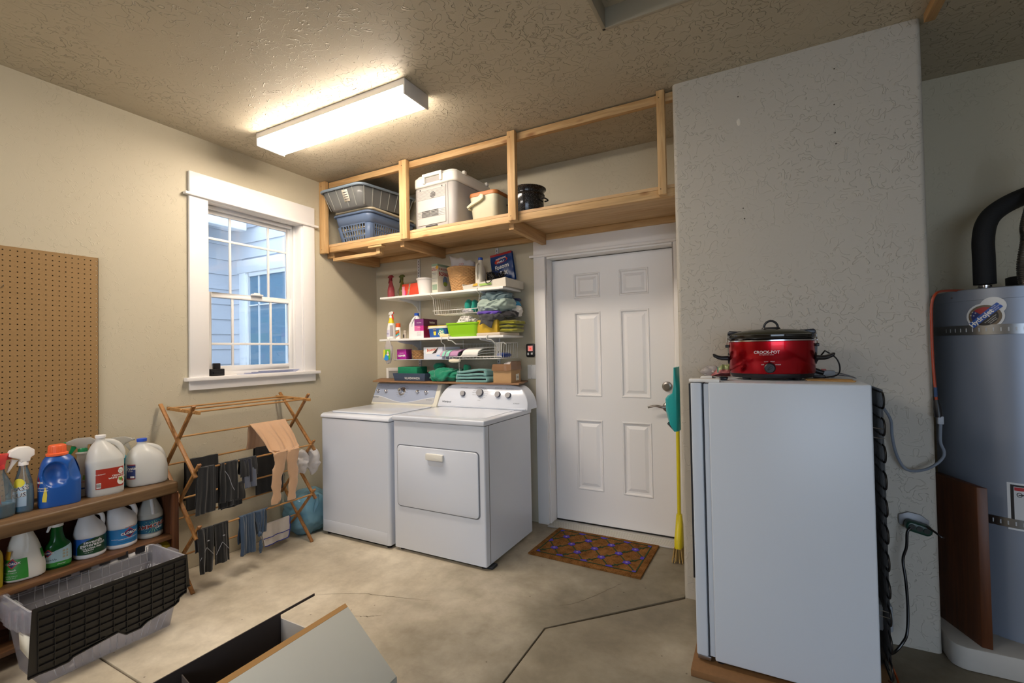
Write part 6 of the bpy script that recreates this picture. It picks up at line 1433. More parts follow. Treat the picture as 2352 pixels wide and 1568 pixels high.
local(MB().tube(cr([(.056, .004, .128), (.049, .003, .150), (.037, .002, .185), (.026, .001, .215)], 6), .008, 10), 'front_rib', HD, t); inner(t, B, .095, M('liquid_murky', '#9a9b90', .3))
label_on(t, B, 'label', M('label_deep_teal', '#1f5c7a', .35, var=.35, vs=14), -1.5, 1.5, .030, .104, .0030, 30); label_on(t, B, 'print', M('label_maroon', '#6d2030', .4), -1.5, 1.5, .098, .104, .0036, 30)
b = MB()
for k in range(22):
    a = k*2*pi/22; p_ = [(.05+.10*cos(a)*1, .066+.005*sin(a)), (.05+.8*cos(a-.03), .066+.034*sin(a-.03)), (.05+.8*cos(a+.03), .066+.034*sin(a+.03))]
    b.add([B.pt(x, z, .0036) for x, z in p_], [(0,1,2)])
local(b, 'print', M('ray_green', '#8fcf9a', .4), t)
letter(t, WINK, ('AMMONIA', B, .05, .068, .0285, .0042, .12, .06)); letter(t, M('ink_brick', '#8a2c22', .5), ('AMMONIA', B, .05, .068, .0285, .0054, .12, .015)); letter(t, WINK, ('CLEAR', B, .45, .054, .011, .0060, .12, .03))
# yellow bottle edge at the far left of the middle shelf, yellow funnel cap below
t, B = jug('yellow_bottle', 'yellow bottle cut by the left edge of the picture on the middle shelf', (.20, -2.545, SB), BR, [(0, .030, .034, 2.4, 0, 0), (.006, .033, .038, 2.4, 0, 0), (.13, .033, .038, 2.4, 0, 0), (.17, .020, .020, 2, 0, 0), (.19, .014, .014, 2, 0, 0)], M('yellow_plastic', '#cdb527', .35), cap=(WB, .016, .018, -.001))
q = P(384, 1243, 'x', .19)
t = thing('yellow_sprayer', 'yellow capped bottle standing on the bottom shelf of the bookcase', 'bottle', (.19, q.y, .0815))
MB().lathe([(0, 0), (.034, 0), (.036, .01), (.036, .10), (.020, .135), (.019, .15), (0, .15)], (.19, q.y, .0815), 24).build('bottle', M('yellow_plastic', '#cdb527', .35), t)
MB().lathe([(0, .148), (.024, .148), (.024, .160), (0, .160)], (.19, q.y, .0815), 24).build('collar', BLACKP, t)
MB().lathe([(0, .158), (.018, .158), (.022, .175), (.044, .180), (.040, .192), (.015, .205), (0, .207)], (.19, q.y, .0815), 28).build('cap', M('yellow_plastic', '#cdb527', .35), t)

# ------------------------------------------------------------------ clear tote with black attached lids
TOTE = film('tote_plastic', '#e4e4ee', .74, .2, .5, .5); TX0, TX1, TY0, TY1, TZ = .272, .606, -2.532, -1.965, .322
BX0_, BX1_, BY0_, BY1_ = .325, .575, -2.492, -2.018
t = thing('tote', 'clear plastic tote with black hinged lids hanging down its sides', 'tote', (.44, -2.25, 0))
def rr3(x0, y0, x1, y1, z, r=.02): return [Vector((p[0], p[1], z)) for p in rrect(x0, y0, x1, y1, r, 4)]
MB().loft([rr3(BX0_, BY0_, BX1_, BY1_, .001), rr3(TX0+.015, TY0+.012, TX1-.015, TY1-.012, .225), rr3(TX0+.004, TY0+.002, TX1-.004, TY1-.002, .235), rr3(TX0+.002, TY0, TX1-.002, TY1, TZ)], cap=False).build('shell', TOTE, t, solid=.0028, smooth=50)
MB().add(rr3(BX0_+.002, BY0_+.002, BX1_-.002, BY1_-.002, .004), [tuple(range(20))]).build('bottom', TOTE, t, solid=.002)
RIBM = film('tote_rib', '#f0f0f5', .35, .12, 1.0)
b = MB()
n = 6
for i in range(n+1):
    f = (i+.5)/(n+1); y = TY0+(TY1-TY0)*f
    for dy_ in (-.016, .016):
        yl = BY0_+.03+(BY1_-BY0_-.06)*f
        b.beam((TX0+.004, y+dy_, .24), (TX0+.004, y+dy_*.8, TZ-.005), .0025, .002, up=(1,0,0)); b.beam((TX0+.0165, y+dy_, .228), (BX0_+.001, yl+dy_*.8, .01), .0025, .002, up=(1,0,0))
        b.beam((TX1-.0140, y+dy_, .224), (BX1_+.001, yl+dy_*.8, .01), .0025, .002, up=(1,0,0))
for z in (.235, .285): b.beam((TX0+.001, TY0+.01, z), (TX0+.001, TY1-.01, z), .003, .004)
b.build('rib', RIBM, t)['kind'] = 'stuff'
b = MB().tube(rr3(TX0, TY0, TX1, TY1, TZ, .02), .0035, 6, closed=True); b.build('rim', RIBM, t)
# stepped interlocking handles on the short ends
for s, yy in ((1, TY1), (-1, TY0)):
    for k, (xa, xb, dz, dy_) in enumerate(((.300, .345, .004, .012), (.345, .40, -.010, .020), (.40, .485, .0, .026), (.485, .535, -.014, .020), (.535, .585, -.006, .012))):
        MB().box((xa, yy-s*.012, .232), (xb, yy+s*dy_, TZ+dz)).build('handle_block', TOTE, t, bevel=.003)
for yy in (TY0+.04+.075*k for k in range(7)):
    MB().box((TX0-.006, yy, TZ-.024), (TX0+.0075, yy+.042, TZ+.008)).build('lid_clip', BLACKP, t, bevel=.002)
    MB().box((TX1-.012, yy+.008, TZ-.004), (TX1+.008, yy+.046, TZ+.0075)).build('hinge_tab', RIBM, t, bevel=.001)
MB().tube([(TX0-.002, TY0+.02, TZ+.004), (TX0-.002, TY1-.02, TZ+.004)], .0015, 6).build('hinge_wire', CHROME, t)
MB().add([Vector((.50, TY0-.0+.006+.026*0-.008, .15)), Vector((.575, TY0+.002, .13)), Vector((.572, TY0+.006, .215)), Vector((.50, TY0-.006, .225))], [(0,1,2,3)]).build('label', M('paper_label', '#e6e2d2', .7), t, solid=.0006)
LIDM = M('lid_black', '#1c1b1b', .35, spec=.5)
pl = [(73,1400),(62,1560),(88,1547),(122,1534),(156,1518),(166,1507),(269,1451),(287,1456),(321,1441),(336,1426),(399,1389),(408,1380),(409,1372),(420,1362),(425,1360),(426,1348),(435,1344),(429,1272)]
fx = TX1+.018; PTS = [P(a, c, 'x', fx) for a, c in pl]
# outline in (y, z); the lid leans out slightly from the hinge
poly = [(p.y, p.z) for p in PTS]
b = MB().prism(poly, (fx, 0, 0), (0,1,0), (0,0,1), .004); lid = b.build('lid', LIDM, t, smooth=0)
def lowz(y):
    best = None
    for i in range(len(poly)):
        (ya, za), (yb, zb2) = poly[i], poly[(i+1) % len(poly)]
        if (ya-y)*(yb-y) <= 0 and abs(ya-yb) > 1e-6:
            z = za+(zb2-za)*(y-ya)/(yb-ya); best = z if best is None else min(best, z)
    return best if best is not None else .3
ztop = max(p[1] for p in poly)-.006; ya, yb = min(p[0] for p in poly)+.03, max(p[0] for p in poly)-.02
b = MB(); ny_ = 11
for i in range(ny_+1):
    y = ya+(yb-ya)*i/ny_; b.box((fx+.003, y-.0012, lowz(y)+.012), (fx+.011, y+.0012, ztop-.012))
nz_ = 8
for j in range(nz_+1):
    z = ztop-.014-.030*j; seg_ = []
    st_ = None; N_ = 120
    for i in range(N_+1):
        y = ya+(yb-ya)*i/N_; ok = lowz(y)+.010 < z
        if ok and st_ is None: st_ = y
        if (not ok or i == N_) and st_ is not None:
            if y-st_ > .02: b.box((fx+.003, st_, z-.0012), (fx+.013, y, z+.0012))
            st_ = None
b.build('lid_rib', LIDM, lid, smooth=0)['kind'] = 'stuff'
b = MB()
for k in range(len(poly)-2):
    (y0_, z0_), (y1__, z1__) = poly[k+1], poly[k+2]
    if k+2 < len(poly)-1: b.beam((fx+.007, y0_, z0_+.002), (fx+.007, y1__, z1__+.002), .004, .012, up=(1,0,0))
b.build('lid_edge', LIDM, lid, smooth=0)
MB().box((TX0-.016, TY0+.03, .10), (TX0-.012, TY1-.03, TZ-.012)).build('lid', LIDM, t, bevel=.001)
# red-spouted container at the frame edge behind the tote
q = P(16, 1450, 'x', .27)
t = thing('watering_bottle', 'white bottle with red spout at the left frame edge beside the tote', 'bottle', (.405, -2.665, 0))
B = Body([(0, .045, .045, 2, 0, 0), (.01, .05, .05, 2, 0, 0), (.14, .05, .05, 2, 0, 0), (.20, .038, .038, 2, 0, 0), (.24, .02, .02, 2, 0, 0)])
local(B.mb(28), 'bottle', film('milky_clear', '#e6e6e0', .30, .2, .7), t, smooth=60); label_on(t, B, 'label', M('label_navy', '#1d2f72', .4), -.6, 1.2, .09, .12)
local(MB().loft([[Vector((.02*cos(a), .0+.02*sin(a), .22)) for a in (0, 1.57, 3.14, 4.71)], [Vector((.03*cos(a), .045+.022*sin(a), .275)) for a in (0, 1.57, 3.14, 4.71)], [Vector((.02*cos(a), .075+.006*sin(a), .235)) for a in (0, 1.57, 3.14, 4.71)]]), 'spout', M('spout_red', '#d8402f', .35), t)

# ------------------------------------------------------------------ open carton in the foreground
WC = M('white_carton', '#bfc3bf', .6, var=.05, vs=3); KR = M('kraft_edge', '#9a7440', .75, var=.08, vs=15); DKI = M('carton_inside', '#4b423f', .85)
t = thing('carton', 'open white cardboard carton with dark inside and a folded-down flap in the foreground', 'carton', (1.66, -2.5, 0))
ex, ix, yb_, yf_, cz = 1.556, 1.735, -2.118, -2.95, .350
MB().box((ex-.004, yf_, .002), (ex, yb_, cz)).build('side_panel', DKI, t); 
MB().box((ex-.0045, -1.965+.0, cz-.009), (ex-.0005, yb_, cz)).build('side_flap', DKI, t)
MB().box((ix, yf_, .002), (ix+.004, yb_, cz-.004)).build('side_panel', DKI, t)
MB().box((ex, yb_, .002), (ix+.004, yb_+.004, cz-.022)).build('end_panel', M('carton_white_in', '#c9c4be', .7), t)
MB().box((ex, yf_-.004, .002), (ix+.004, yf_, cz-.03)).build('end_panel', WC, t)
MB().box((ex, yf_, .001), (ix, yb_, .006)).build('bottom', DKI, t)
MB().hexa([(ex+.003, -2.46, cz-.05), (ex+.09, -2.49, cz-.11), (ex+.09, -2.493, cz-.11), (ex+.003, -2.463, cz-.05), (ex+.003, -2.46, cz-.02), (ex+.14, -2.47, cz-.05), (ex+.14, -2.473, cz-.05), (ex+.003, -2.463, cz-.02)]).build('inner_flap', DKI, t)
MB().hexa([(ix-.012, yf_, cz-.004), (ix+.022, yf_, cz-.004), (ix+.020, -1.975, cz-.004), (ix-.008, -1.962, cz-.004), (ix-.012, yf_, cz), (ix+.022, yf_, cz), (ix+.020, -1.975, cz), (ix-.008, -1.962, cz)]).build('flap_edge', KR, t)
q1, q2 = P(788, 1394, 'z', cz), P(911, 1553, 'z', .16)
MB().hexa([(ix+.022, yf_, cz-.004), (2.03, yf_, .156), (q2.x, q2.y, .156), (ix+.021, -1.975, cz-.004), (ix+.022, yf_, cz), (2.03, yf_, .160), (q2.x, q2.y, .160), (ix+.021, -1.975, cz)]).build('flap', WC, t, bevel=.001)
MB().hexa([(2.03, yf_, .02), (q2.x+.002, q2.y, .02), (q2.x-.002, q2.y, .02), (2.026, yf_, .02), (2.03, yf_, .157), (q2.x+.001, q2.y, .157), (q2.x-.003, q2.y, .157), (2.026, yf_, .157)]).build('flap', WC, t)
# ------------------------------------------------------------------ folding drying rack
RK = wood('rack_wood', 'z', '#b98448', '#8c5a2c', .5, knots=False); RKY = wood('rack_dowel', 'y', '#c99a5e', '#a8763e', .5, knots=False)
t = thing('drying_rack', 'folding wooden accordion drying rack in front of the left wall', 'drying rack', (.2, -1.415, 0))
RY0, RY1 = -1.800, -1.030
ST_ = [((.018, 1.045), (.392, .650), 0), ((.352, 1.045), (.030, .655), 1), ((.405, .722), (.045, .318), 1), ((.036, .712), (.398, .310), 0), ((.405, .380), (.055, .001), 1), ((.040, .372), (.357, .001), 0)]
for y, s in ((RY0, -1), (RY1, 1)):
    for (xa, za), (xb, zb), k in ST_:
        yy = y+s*(.0065 if k == 0 else -.0065)
        MB().beam((xa, yy, za), (xb, yy, zb), .012, .020, up=(0,1,0)).build('leg', RK, t, bevel=.0015)
    MB().beam((.015 if s > 0 else .045, y-s*.020, 1.018), (.385, y-s*.020, 1.006), .012, .020, up=(0,0,1)).build('top_bar', RKY, t, bevel=.0015)
RODS = [(.075, 1.020), (.21, 1.016), (.345, 1.010), (.187, .858), (.052, .682), (.385, .690), (.190, .500), (.052, .345), (.388, .346), (.195, .172)]
for x, z in RODS: MB().tube([(x, RY0+.004, z), (x, RY1-.004, z)], .0055, 10).build('dowel', RKY, t)

def sheet(name, label, cat, mat, path, yfn, seed=0, thick=.004, amp=.008, fr=4.5, nu=30, group=None, stripes=None):
    "cloth hung over a dowel: path of (x, z); yfn(u, s) gives y across the width"
    P_ = cr(path, 8); n = len(P_)-1
    t = thing(name, label, cat, (P_[n//2][0], yfn(.5, .5), min(p[1] for p in P_)), 0, group)
    top = max(range(n+1), key=lambda i: P_[i][1])
    def fn(u, v):
        i = v*n; k = min(int(i), n-1); f = i-k; x = P_[k][0]*(1-f)+P_[k+1][0]*f; z = P_[k][1]*(1-f)+P_[k+1][1]*f
        d = abs(i-top)/n; y = yfn(u, v)
        w = min(1, d*3)
        x += amp*w*(noise.noise(Vector((u*fr*.6, v*2.2, seed)))*2+.22*sin(u*fr+seed+v*3)+1.3*noise.noise(Vector((u*fr*1.3, v*1.2, seed+5)))) + (.0 if i < top else .002)
        z += amp*.5*w*noise.noise(Vector((u*fr, v*9, seed+9)))
        y += amp*.8*w*noise.noise(Vector((u*4, v*8, seed+3)))
        return Vector((x, y, z))
    o = MB().grid(fn, nu, max(24, n)).build('cloth', mat, t, solid=thick, smooth=80)
    return t, fn
def over(rod, lf, lb, bulge=.012):
    x, z = rod; r = .0085
    return [(x-r-.004, z-lb), (x-r-.001, z-lb*.5), (x-r, z-.004), (x-r*.7, z+r*.7), (x, z+r), (x+r*.7, z+r*.7), (x+r, z-.004), (x+r+bulge*.5, z-lf*.5), (x+r+bulge*.4, z-lf)]
def span(pxa, pxb, py, x): return Y(pxa, py, x), Y(pxb, py, x)
BLK = cloth('leg_black', '#0d0e11', .15); BLK2 = cloth('leg_charcoal', '#141518', .15); NVY = cloth('sock_navy', '#171a2a', .15); DEN = cloth('denim_blue', '#33475e', .15)
R5, R8, R4, R7, R9, R3, R6 = RODS[5], RODS[8], RODS[4], RODS[7], RODS[9], RODS[3], RODS[6]
def lin(a0, a1, b0, b1): return lambda u, v: (a0+(a1-a0)*u)*(1-v)+(b0+(b1-b0)*u)*v
# front upper rod, left to right
a, b_ = span(461, 492, 1080, .39)
sheet('legwear', 'black garment hanging at the left end of the upper front dowel', 'clothing', BLK2, over(R5, .25, .20), lambda u, v: (a+(b_-a)*u)-(.045*(1-u) if v > .5 else .03)*max(0, abs(v-.5)-.1)*2, 1, group=None)
a1, b1 = span(505, 545, 1070, .39)
sheet('legwear', 'black zipped garment next to it on the upper front dowel', 'clothing', BLK, over(R5, .22, .26), lambda u, v: (a1+(b1-a1)*u)-.02*max(0, v-.6), 2, amp=.010)
zq = Y(520, 1100, .41)
MB().tube(cr([(.412, zq-.01, .655), (.416, zq+.01, .62), (.416, zq+.03, .56), (.414, zq+.045, .53)], 6), .0016, 6).build('zip', M('reflective_grey', '#8d9099', .4), bpy.data.objects['legwear.001'])
a2, b2 = span(550, 588, 1060, .39)
for k in range(3):
    sheet('folded_sock', ('black folded sock, outermost on the upper front dowel', 'dark folded sock with grey lining, middle of its bundle on the upper front dowel', 'grey lined sock, innermost of its bundle on the upper front dowel')[k], 'clothing', (BLK2, NVY, cloth('sock_grey', '#5a6070'))[k], over((R5[0], R5[1]-.004*k), (.10, .135, .165)[k], .08), lambda u, v, k=k: a2+(b2-a2)*(u*(1-.15*k)+.03*k)+.02*max(0, v-.5)*k, 3+k, thick=.005, amp=.004)
# lower pair behind, on the back dowel
a3, b3 = span(425, 500, 1130, .055)
sheet('legwear', 'black trousers on the back dowel behind the left socks', 'clothing', BLK, over((R7[0], R7[1]+.335), .30, .24), lambda u, v: a3+(b3-a3)*u, 7, amp=.008)
a4, b4 = span(585, 640, 1100, .055)
sheet('legwear', 'black trousers on the back dowel between the socks and the beige leggings', 'clothing', BLK, over(R4, .33, .20), lambda u, v: a4+(b4-a4)*(u*(1+.15*v)), 8, amp=.008)
a5, b5 = span(510, 560, 1180, .19)
sheet('legwear', 'charcoal legwear on the middle crossing dowel', 'clothing', BLK2, over(R6, .10, .14), lambda u, v: a5+(b5-a5)*u, 9, amp=.006)
# lower front dowel
a6, b6 = span(452, 487, 1205, .39); a7, b7 = span(489, 522, 1200, .39)
sheet('glove_sleeve', 'black compression sleeve with grey seam, left one on the lower front dowel', 'clothing', BLK2, over(R8, .235, .12), lambda u, v: (a6+b6)/2+(b6-a6)*(u-.5)*(1-.9*max(0, v-.80)), 10, thick=.006)
sheet('glove_sleeve', 'black compression sleeve with grey seam, right one on the lower front dowel', 'clothing', BLK, over(R8, .215, .12), lambda u, v: a7+(b7-a7)*u+.01*max(0, v-.5), 11, thick=.006)
for nm, (ya, yb) in (('glove_sleeve', (a6, b6)), ('glove_sleeve.001', (a7, b7))):
    m_ = (ya+yb)/2; MB().tube(cr([(.412, ya+.006, .19), (.413, m_-.004, .245), (.413, m_+.004, .245), (.412, yb-.004, .20)], 6), .0015, 6).build('seam', M('reflective_grey', '#8d9099', .4), bpy.data.objects[nm])
    MB().ell((.410, m_+.01, .285), .0015, .007, .004, 14, 8).build('logo', M('reflective_grey', '#8d9099', .4), bpy.data.objects[nm])
a8, b8 = span(549, 578, 1170, .39); a9, b9 = span(578, 614, 1165, .39)
sheet('blue_trousers', 'washed blue trouser leg on the lower front dowel', 'clothing', DEN, over(R8, .225, .16), lambda u, v: a8+(b8-a8+.012)*u, 12, thick=.006, amp=.010)
t_, f_ = sheet('blue_trousers', 'knotted blue trouser leg at the right of the lower front dowel', 'clothing', DEN, over(R8, .135, .14), lambda u, v: a9+(b9-a9)*(u if v < .6 else .5+(u-.5)*(1-2.1*(v-.6))), 13, thick=.006, amp=.010)
yk = Y(598, 1225, .41); MB().ell((.408, yk, P(598, 1226, 'x', .41).z), .012, .015, .015, 30, 18, 3, .4, 40, cl=True).ell((.408, Y(600, 1258, .41), P(600, 1255, 'x', .41).z), .008, .013, .042, 30, 20, 5, .45, 30, cl=True).build('knot', DEN, t_, smooth=80)
# beige leggings: waist over the crossing dowel, legs over the front dowel
BEI = cloth('beige_knit', '#c09a78', .06); ya, yb = span(573, 656, 980, .19)
pth = [(.150, .700), (.165, .78), (.178, .852), (.187, .8675), (.198, .862), (.25, .825), (.32, .765), (.375, .708), (.392, .699), (.405, .690)]
yA, yB = Y(625, 1035, .39), Y(683, 1025, .39)
def wf(u, v): w = max(0, (v-.38)/.62); return (ya+(yb-ya)*u)*(1-w)+(yA+(yB-yA)*u)*w
t_, f_ = sheet('leggings', 'beige leggings draped over two dowels of the drying rack', 'clothing', BEI, pth, wf, 14, thick=.005, fr=8, amp=.012)
for ua, ub, yc, zc in ((0, .5, Y(632, 1150, .41), P(632, 1157, 'x', .41).z), (.5, 1, Y(672, 1140, .41), P(668, 1147, 'x', .41).z)):
    y0_, y1__ = yA+(yB-yA)*ua, yA+(yB-yA)*ub; rings = []
    mid = (y0_+y1__)/2; N_ = 22
    for i in range(N_+1):
        f = i/N_; z = .694+(zc-.694)*f; c = mid+(yc-mid)*f+.006*sin(f*9+ua*5); hw = (y1__-y0_)/2*(1-.45*f)+.004*sin(f*22+ua*9)
        if f > .85: hw *= 1.12
        rings.append([Vector((.408+.010*cos(q)+.003*noise.noise(Vector((q, f*12, ua))), c+hw*sin(q)*(1+.12*noise.noise(Vector((q*2, f*14, ua+4)))), z)) for q in [2*pi*j/20 for j in range(20)]])
    MB().loft(rings).build('leg', BEI, t_, smooth=80)
# white cloth with blue trim on the lowest dowel
ya, yb = span(600, 665, 1195, .20)
WCL = cloth('mesh_white', '#d6cfc8', .05)
zz = P(630, 1248, 'x', .22).z
t_, f_ = sheet('white_cloth', 'white mesh cloth with blue piping on the lowest dowel', 'clothing', WCL, over(RODS[9], RODS[9][1]-zz, RODS[9][1]-zz-.02), lambda u, v: ya+(yb-ya)*(u if abs(v-.5) < .35 else .5+(u-.5)*(1-1.2*(abs(v-.5)-.35))), 15, thick=.003, amp=.006)
PIP = M('blue_piping', '#23379c', .6)
MB().tube([f_(u, 1)+Vector((.002, 0, 0)) for u in [i/20 for i in range(21)]], .003, 6).build('piping', PIP, t_)
MB().tube([f_(1, v)+Vector((.002, .001, 0)) for v in [.5+i/40 for i in range(21)]], .003, 6).build('piping', PIP, t_)
MB().tube([f_(u, .90+.0*u)+Vector((.004, 0, 0)) for u in [i/20 for i in range(21)]], .0025, 6).build('piping', PIP, t_)
# white plastic bags tied at the right joint
WBAG = film('white_bag_film', '#ebe9ea', .15, .3, .6)
def crumple(name, label, cat, mat, c, rx, ry, rz, seed, amp=.28, fr=14, floor=None, knot=None, nn=(64, 36), e=2.0):
    t = thing(name, label, cat, (c[0], c[1], c[2]-rz)); b = MB().ell(c, rx, ry, rz, nn[0], nn[1], seed, amp, fr, e, cl=True)
    if floor is not None:
        for p in b.v:
            if p.z < floor: p.z = floor+.001*noise.noise(p*30)
    b.build('bag', mat, t, smooth=60)
    return t
c1_ = P(693, 1060, 'x', .33); c2_ = P(714, 1062, 'x', .32)
crumple('plastic_bag', 'white plastic bag hanging on the rack joint, left of the pair', 'bag', WBAG, (c1_.x, c1_.y, c1_.z+.0), .045, .054, .080, 61, .42, 9, e=1.7)
crumple('plastic_bag', 'white plastic bag hanging on the rack joint, right of the pair', 'bag', WBAG, (c2_.x, c2_.y+.02, c2_.z), .045, .058, .078, 62, .42, 9, e=1.7)
# blue sack beside the washer
BG = film('blue_sack_film', '#a9def5', .52, .16, 1.0, .5)
ca = P(702, 1200, 'x', .20)
t = crumple('blue_sack', 'full blue translucent plastic sack tied shut between the rack and the washer', 'bag', BG, (.140, -.880, .150), .132, .165, .155, 71, .16, 6, .002, nn=(90, 50), e=2.5)
MB().tube(cr([(.235, -.885, .27), (.265, -.905, .235), (.275, -.930, .20), (.280, -.95, .16)], 5), [.020, .016, .012, .012, .013, .015, .016, .016, .015, .014, .012, .010, .008, .006, .004, .003][:16], 10).build('knot', BG, t, smooth=60)
MB().ell((.140, -.880, .140), .105, .13, .125, 36, 20, 7, .25, 12, cl=True).build('contents', M('sack_contents', '#d5e6ea', .8), t, smooth=80)
# ------------------------------------------------------------------ doormat
def coir():
    m, nt, b, N, L = nodes('coir')
    tc = N('ShaderNodeTexCoord'); n = N('ShaderNodeTexNoise'); n.inputs['Scale'].default_value = 260; n.inputs['Detail'].default_value = 3
    n2 = N('ShaderNodeTexNoise'); n2.inputs['Scale'].default_value = 22; n2.inputs['Detail'].default_value = 4
    r = N('ShaderNodeValToRGB'); r.color_ramp.elements[0].position = .32; r.color_ramp.elements[0].color = C('#4a2c12'); r.color_ramp.elements[1].position = .66; r.color_ramp.elements[1].color = C('#9a6c3c')
    mx = N('ShaderNodeMixRGB'); mx.inputs[0].default_value = .45; bp = N('ShaderNodeBump'); bp.inputs['Strength'].default_value = 1; bp.inputs['Distance'].default_value = .004
    L(tc.outputs['Object'], n.inputs['Vector']); L(tc.outputs['Object'], n2.inputs['Vector']); L(n.outputs['Fac'], mx.inputs[1]); L(n2.outputs['Fac'], mx.inputs[2]); L(mx.outputs[0], r.inputs[0])
    L(r.outputs[0], b.inputs['Base Color']); L(n.outputs['Fac'], bp.inputs['Height']); L(bp.outputs[0], b.inputs['Normal']); b.inputs['Roughness'].default_value = 1; b.inputs['Specular IOR Level'].default_value = .1
    return m
ma = [P(1284, 1211, 'z', .012), P(1514, 1252, 'z', .012), P(1471, 1326, 'z', .012), P(1213, 1268, 'z', .012)]
cxm = sum((p.x for p in ma), 0)/4; cym = sum((p.y for p in ma), 0)/4
t = thing('doormat', 'brown coir doormat with purple flower lattice in front of the house door', 'doormat', (cxm, cym, 0))
tl, tr_, br, bl = ma
random.seed(5)
def mq(u, v, z=.0125): p = tl*(1-u)*(1-v)+tr_*u*(1-v)+br*u*v+bl*(1-u)*v; return Vector((p.x, p.y, z))
b = MB()
def top(u, v):
    e = min(u, 1-u, v, 1-v); return mq(u, v, .0122+.0022*random.random() if e > 0 else .010)
b.grid(top, 150, 100); o = len(b.v)
b.loft([[mq(u, v, z) for u, v in [(i/20, 0) for i in range(20)]+[(1, i/20) for i in range(20)]+[(1-i/20, 1) for i in range(20)]+[(0, 1-i/20) for i in range(20)]] for z in (.0005, .0115)])
b.build('pile', coir(), t, smooth=80)
GRNM = M('mat_green', '#1f3a1c', .95, var=.3, vs=200); PURM = M('mat_purple', '#4b35a8', .95, var=.3, vs=200); WHM = M('mat_white', '#b9aec8', .95)
mu, mv = .055, .085
def mi(a, c): return mu+(1-2*mu)*a, mv+(1-2*mv)*c
def strip(B, p0, p1, w, z=.0150):
    a = mq(*mi(*p0), z); c = mq(*mi(*p1), z); B.beam(a, c, w, .0012, up=(0,0,1)); return B
for p0, p1 in (((0, 0), (1, 0)), ((1, 0), (1, 1)), ((1, 1), (0, 1)), ((0, 1), (0, 0))): strip(MB(), p0, p1, .008).build('border', GRNM, t)
fl_ = [(i/4+(.125 if r % 2 else 0), r/4) for r in range(5) for i in range(5 if r % 2 == 0 else 4)]
b = MB()
for (a, c) in fl_:
    for (a2_, c2_) in fl_:
        if abs(a2_-a-.125) < .01 and abs(abs(c2_-c)-.25) < .01: strip(b, (a, c), (a2_, c2_), .0075)
b.build('stem', GRNM, t)['kind'] = 'stuff'
for k, (a, c) in enumerate(fl_):
    o = mq(*mi(a, c), .0158); B_ = MB(); n_ = 20
    ring = []
    for q in range(n_):
        th = 2*pi*q/n_; r = .024*(1+.14*cos(5*th)); x, y = r*cos(th), r*sin(th)*.95
        aa_, cc_2 = a, c
        p = Vector((o.x+x, o.y+y, .0158)); lo, hi = mq(*mi(0, c)), mq(*mi(1, c))
        p.x = min(max(p.x, lo.x), hi.x); yt, yb2 = mq(*mi(a, 0)).y, mq(*mi(a, 1)).y; p.y = max(min(p.y, yt), yb2); ring.append(p)
    B_.add(ring+[p-Vector((0,0,.0022)) for p in ring], [tuple(range(n_)), tuple(reversed(range(n_, 2*n_)))]+[(i, (i+1) % n_, n_+(i+1) % n_, n_+i) for i in range(n_)])
    f = B_.build('flower', PURM, t)
    if 0 < a < 1 and 0 < c < 1:
        B_ = MB()
        for q in range(5): th = q*2*pi/5+.3; B_.beam((o.x, o.y, .0168), (o.x+.009*cos(th), o.y+.009*sin(th), .0168), .0018, .0008)
        B_.build('flower_centre', WHM, f)
b = MB()
for k, (a, c) in enumerate(fl_):
    if a+.06 < 1 and c > .05 and k % 1 == 0:
        o = mq(*mi(min(.98, a+.045), c-.085), .0158)
        for th in (.4, 2.0, 3.6): b.ell((o.x+.012*cos(th), o.y+.012*sin(th), .0156), .009, .006, .0012, 10, 6)
b.build('leaf', GRNM, t)['kind'] = 'stuff'

# ------------------------------------------------------------------ broom and dustpan beside the boxed-out wall
YB = -.17; bx = P(1557, 1120, 'y', YB).x+.004; YEL = M('broom_yellow', '#d9c81a', .35); zh0, zh1 = P(1556, 1248, 'y', YB).z, P(1556, 1180, 'y', YB).z
t = thing('broom', 'yellow handled broom standing in the corner beside the house door', 'broom', (bx, YB, 0))
MB().tube([(bx, YB, zh1-.01), (bx+.006, YB, 1.06)], .0115, 14).build('pole', YEL, t)
MB().loft([[Vector((bx+p[0]*s, YB+p[1]*sy_, z)) for p in rrect(-.022, -.022, .022, .022, .012, 3)] for s, sy_, z in ((1.15, 4.0, zh0), (1.15, 3.8, zh0+.05), (1.0, 2.2, zh0+.10), (.85, 1.0, zh1-.03), (.75, .8, zh1))]).build('head', YEL, t, smooth=50)
random.seed(8); b = MB()
for i in range(46):
    for j in range(4):
        x = bx-.020+.0125*j+random.uniform(-.003, .003); y = YB-.085+.170*i/45; xe = x+(j-1.5)*.010+random.uniform(-.006, .006); ye = y+(i-22)/22*.018
        b.tube([(x, y, zh0+.004), ((x+xe)/2, (y+ye)/2, zh0*.5), (xe, ye, random.uniform(.002, .012))], .0016, 4)
b.build('bristle', M('straw', '#b89a5e', .8, var=.2, vs=40), t)['kind'] = 'stuff'
YD = -.21; TL = M('teal_plastic', '#16a0a6', .3)
t = thing('dustpan', 'teal plastic dustpan clipped upright on the broom pole', 'dustpan', (bx-.03, YD, P(1550, 985, 'y', YD).z))
def q_(px, py): return P(px, py, 'y', YD)
pz = [(1555, 842), (1559, 842), (1566, 890), (1566, 985), (1556, 985), (1542, 970), (1534, 940), (1532, 912), (1538, 905), (1549, 900), (1554, 885)]
pp = [(q_(a, c).x, q_(a, c).z) for a, c in pz]
b = MB()
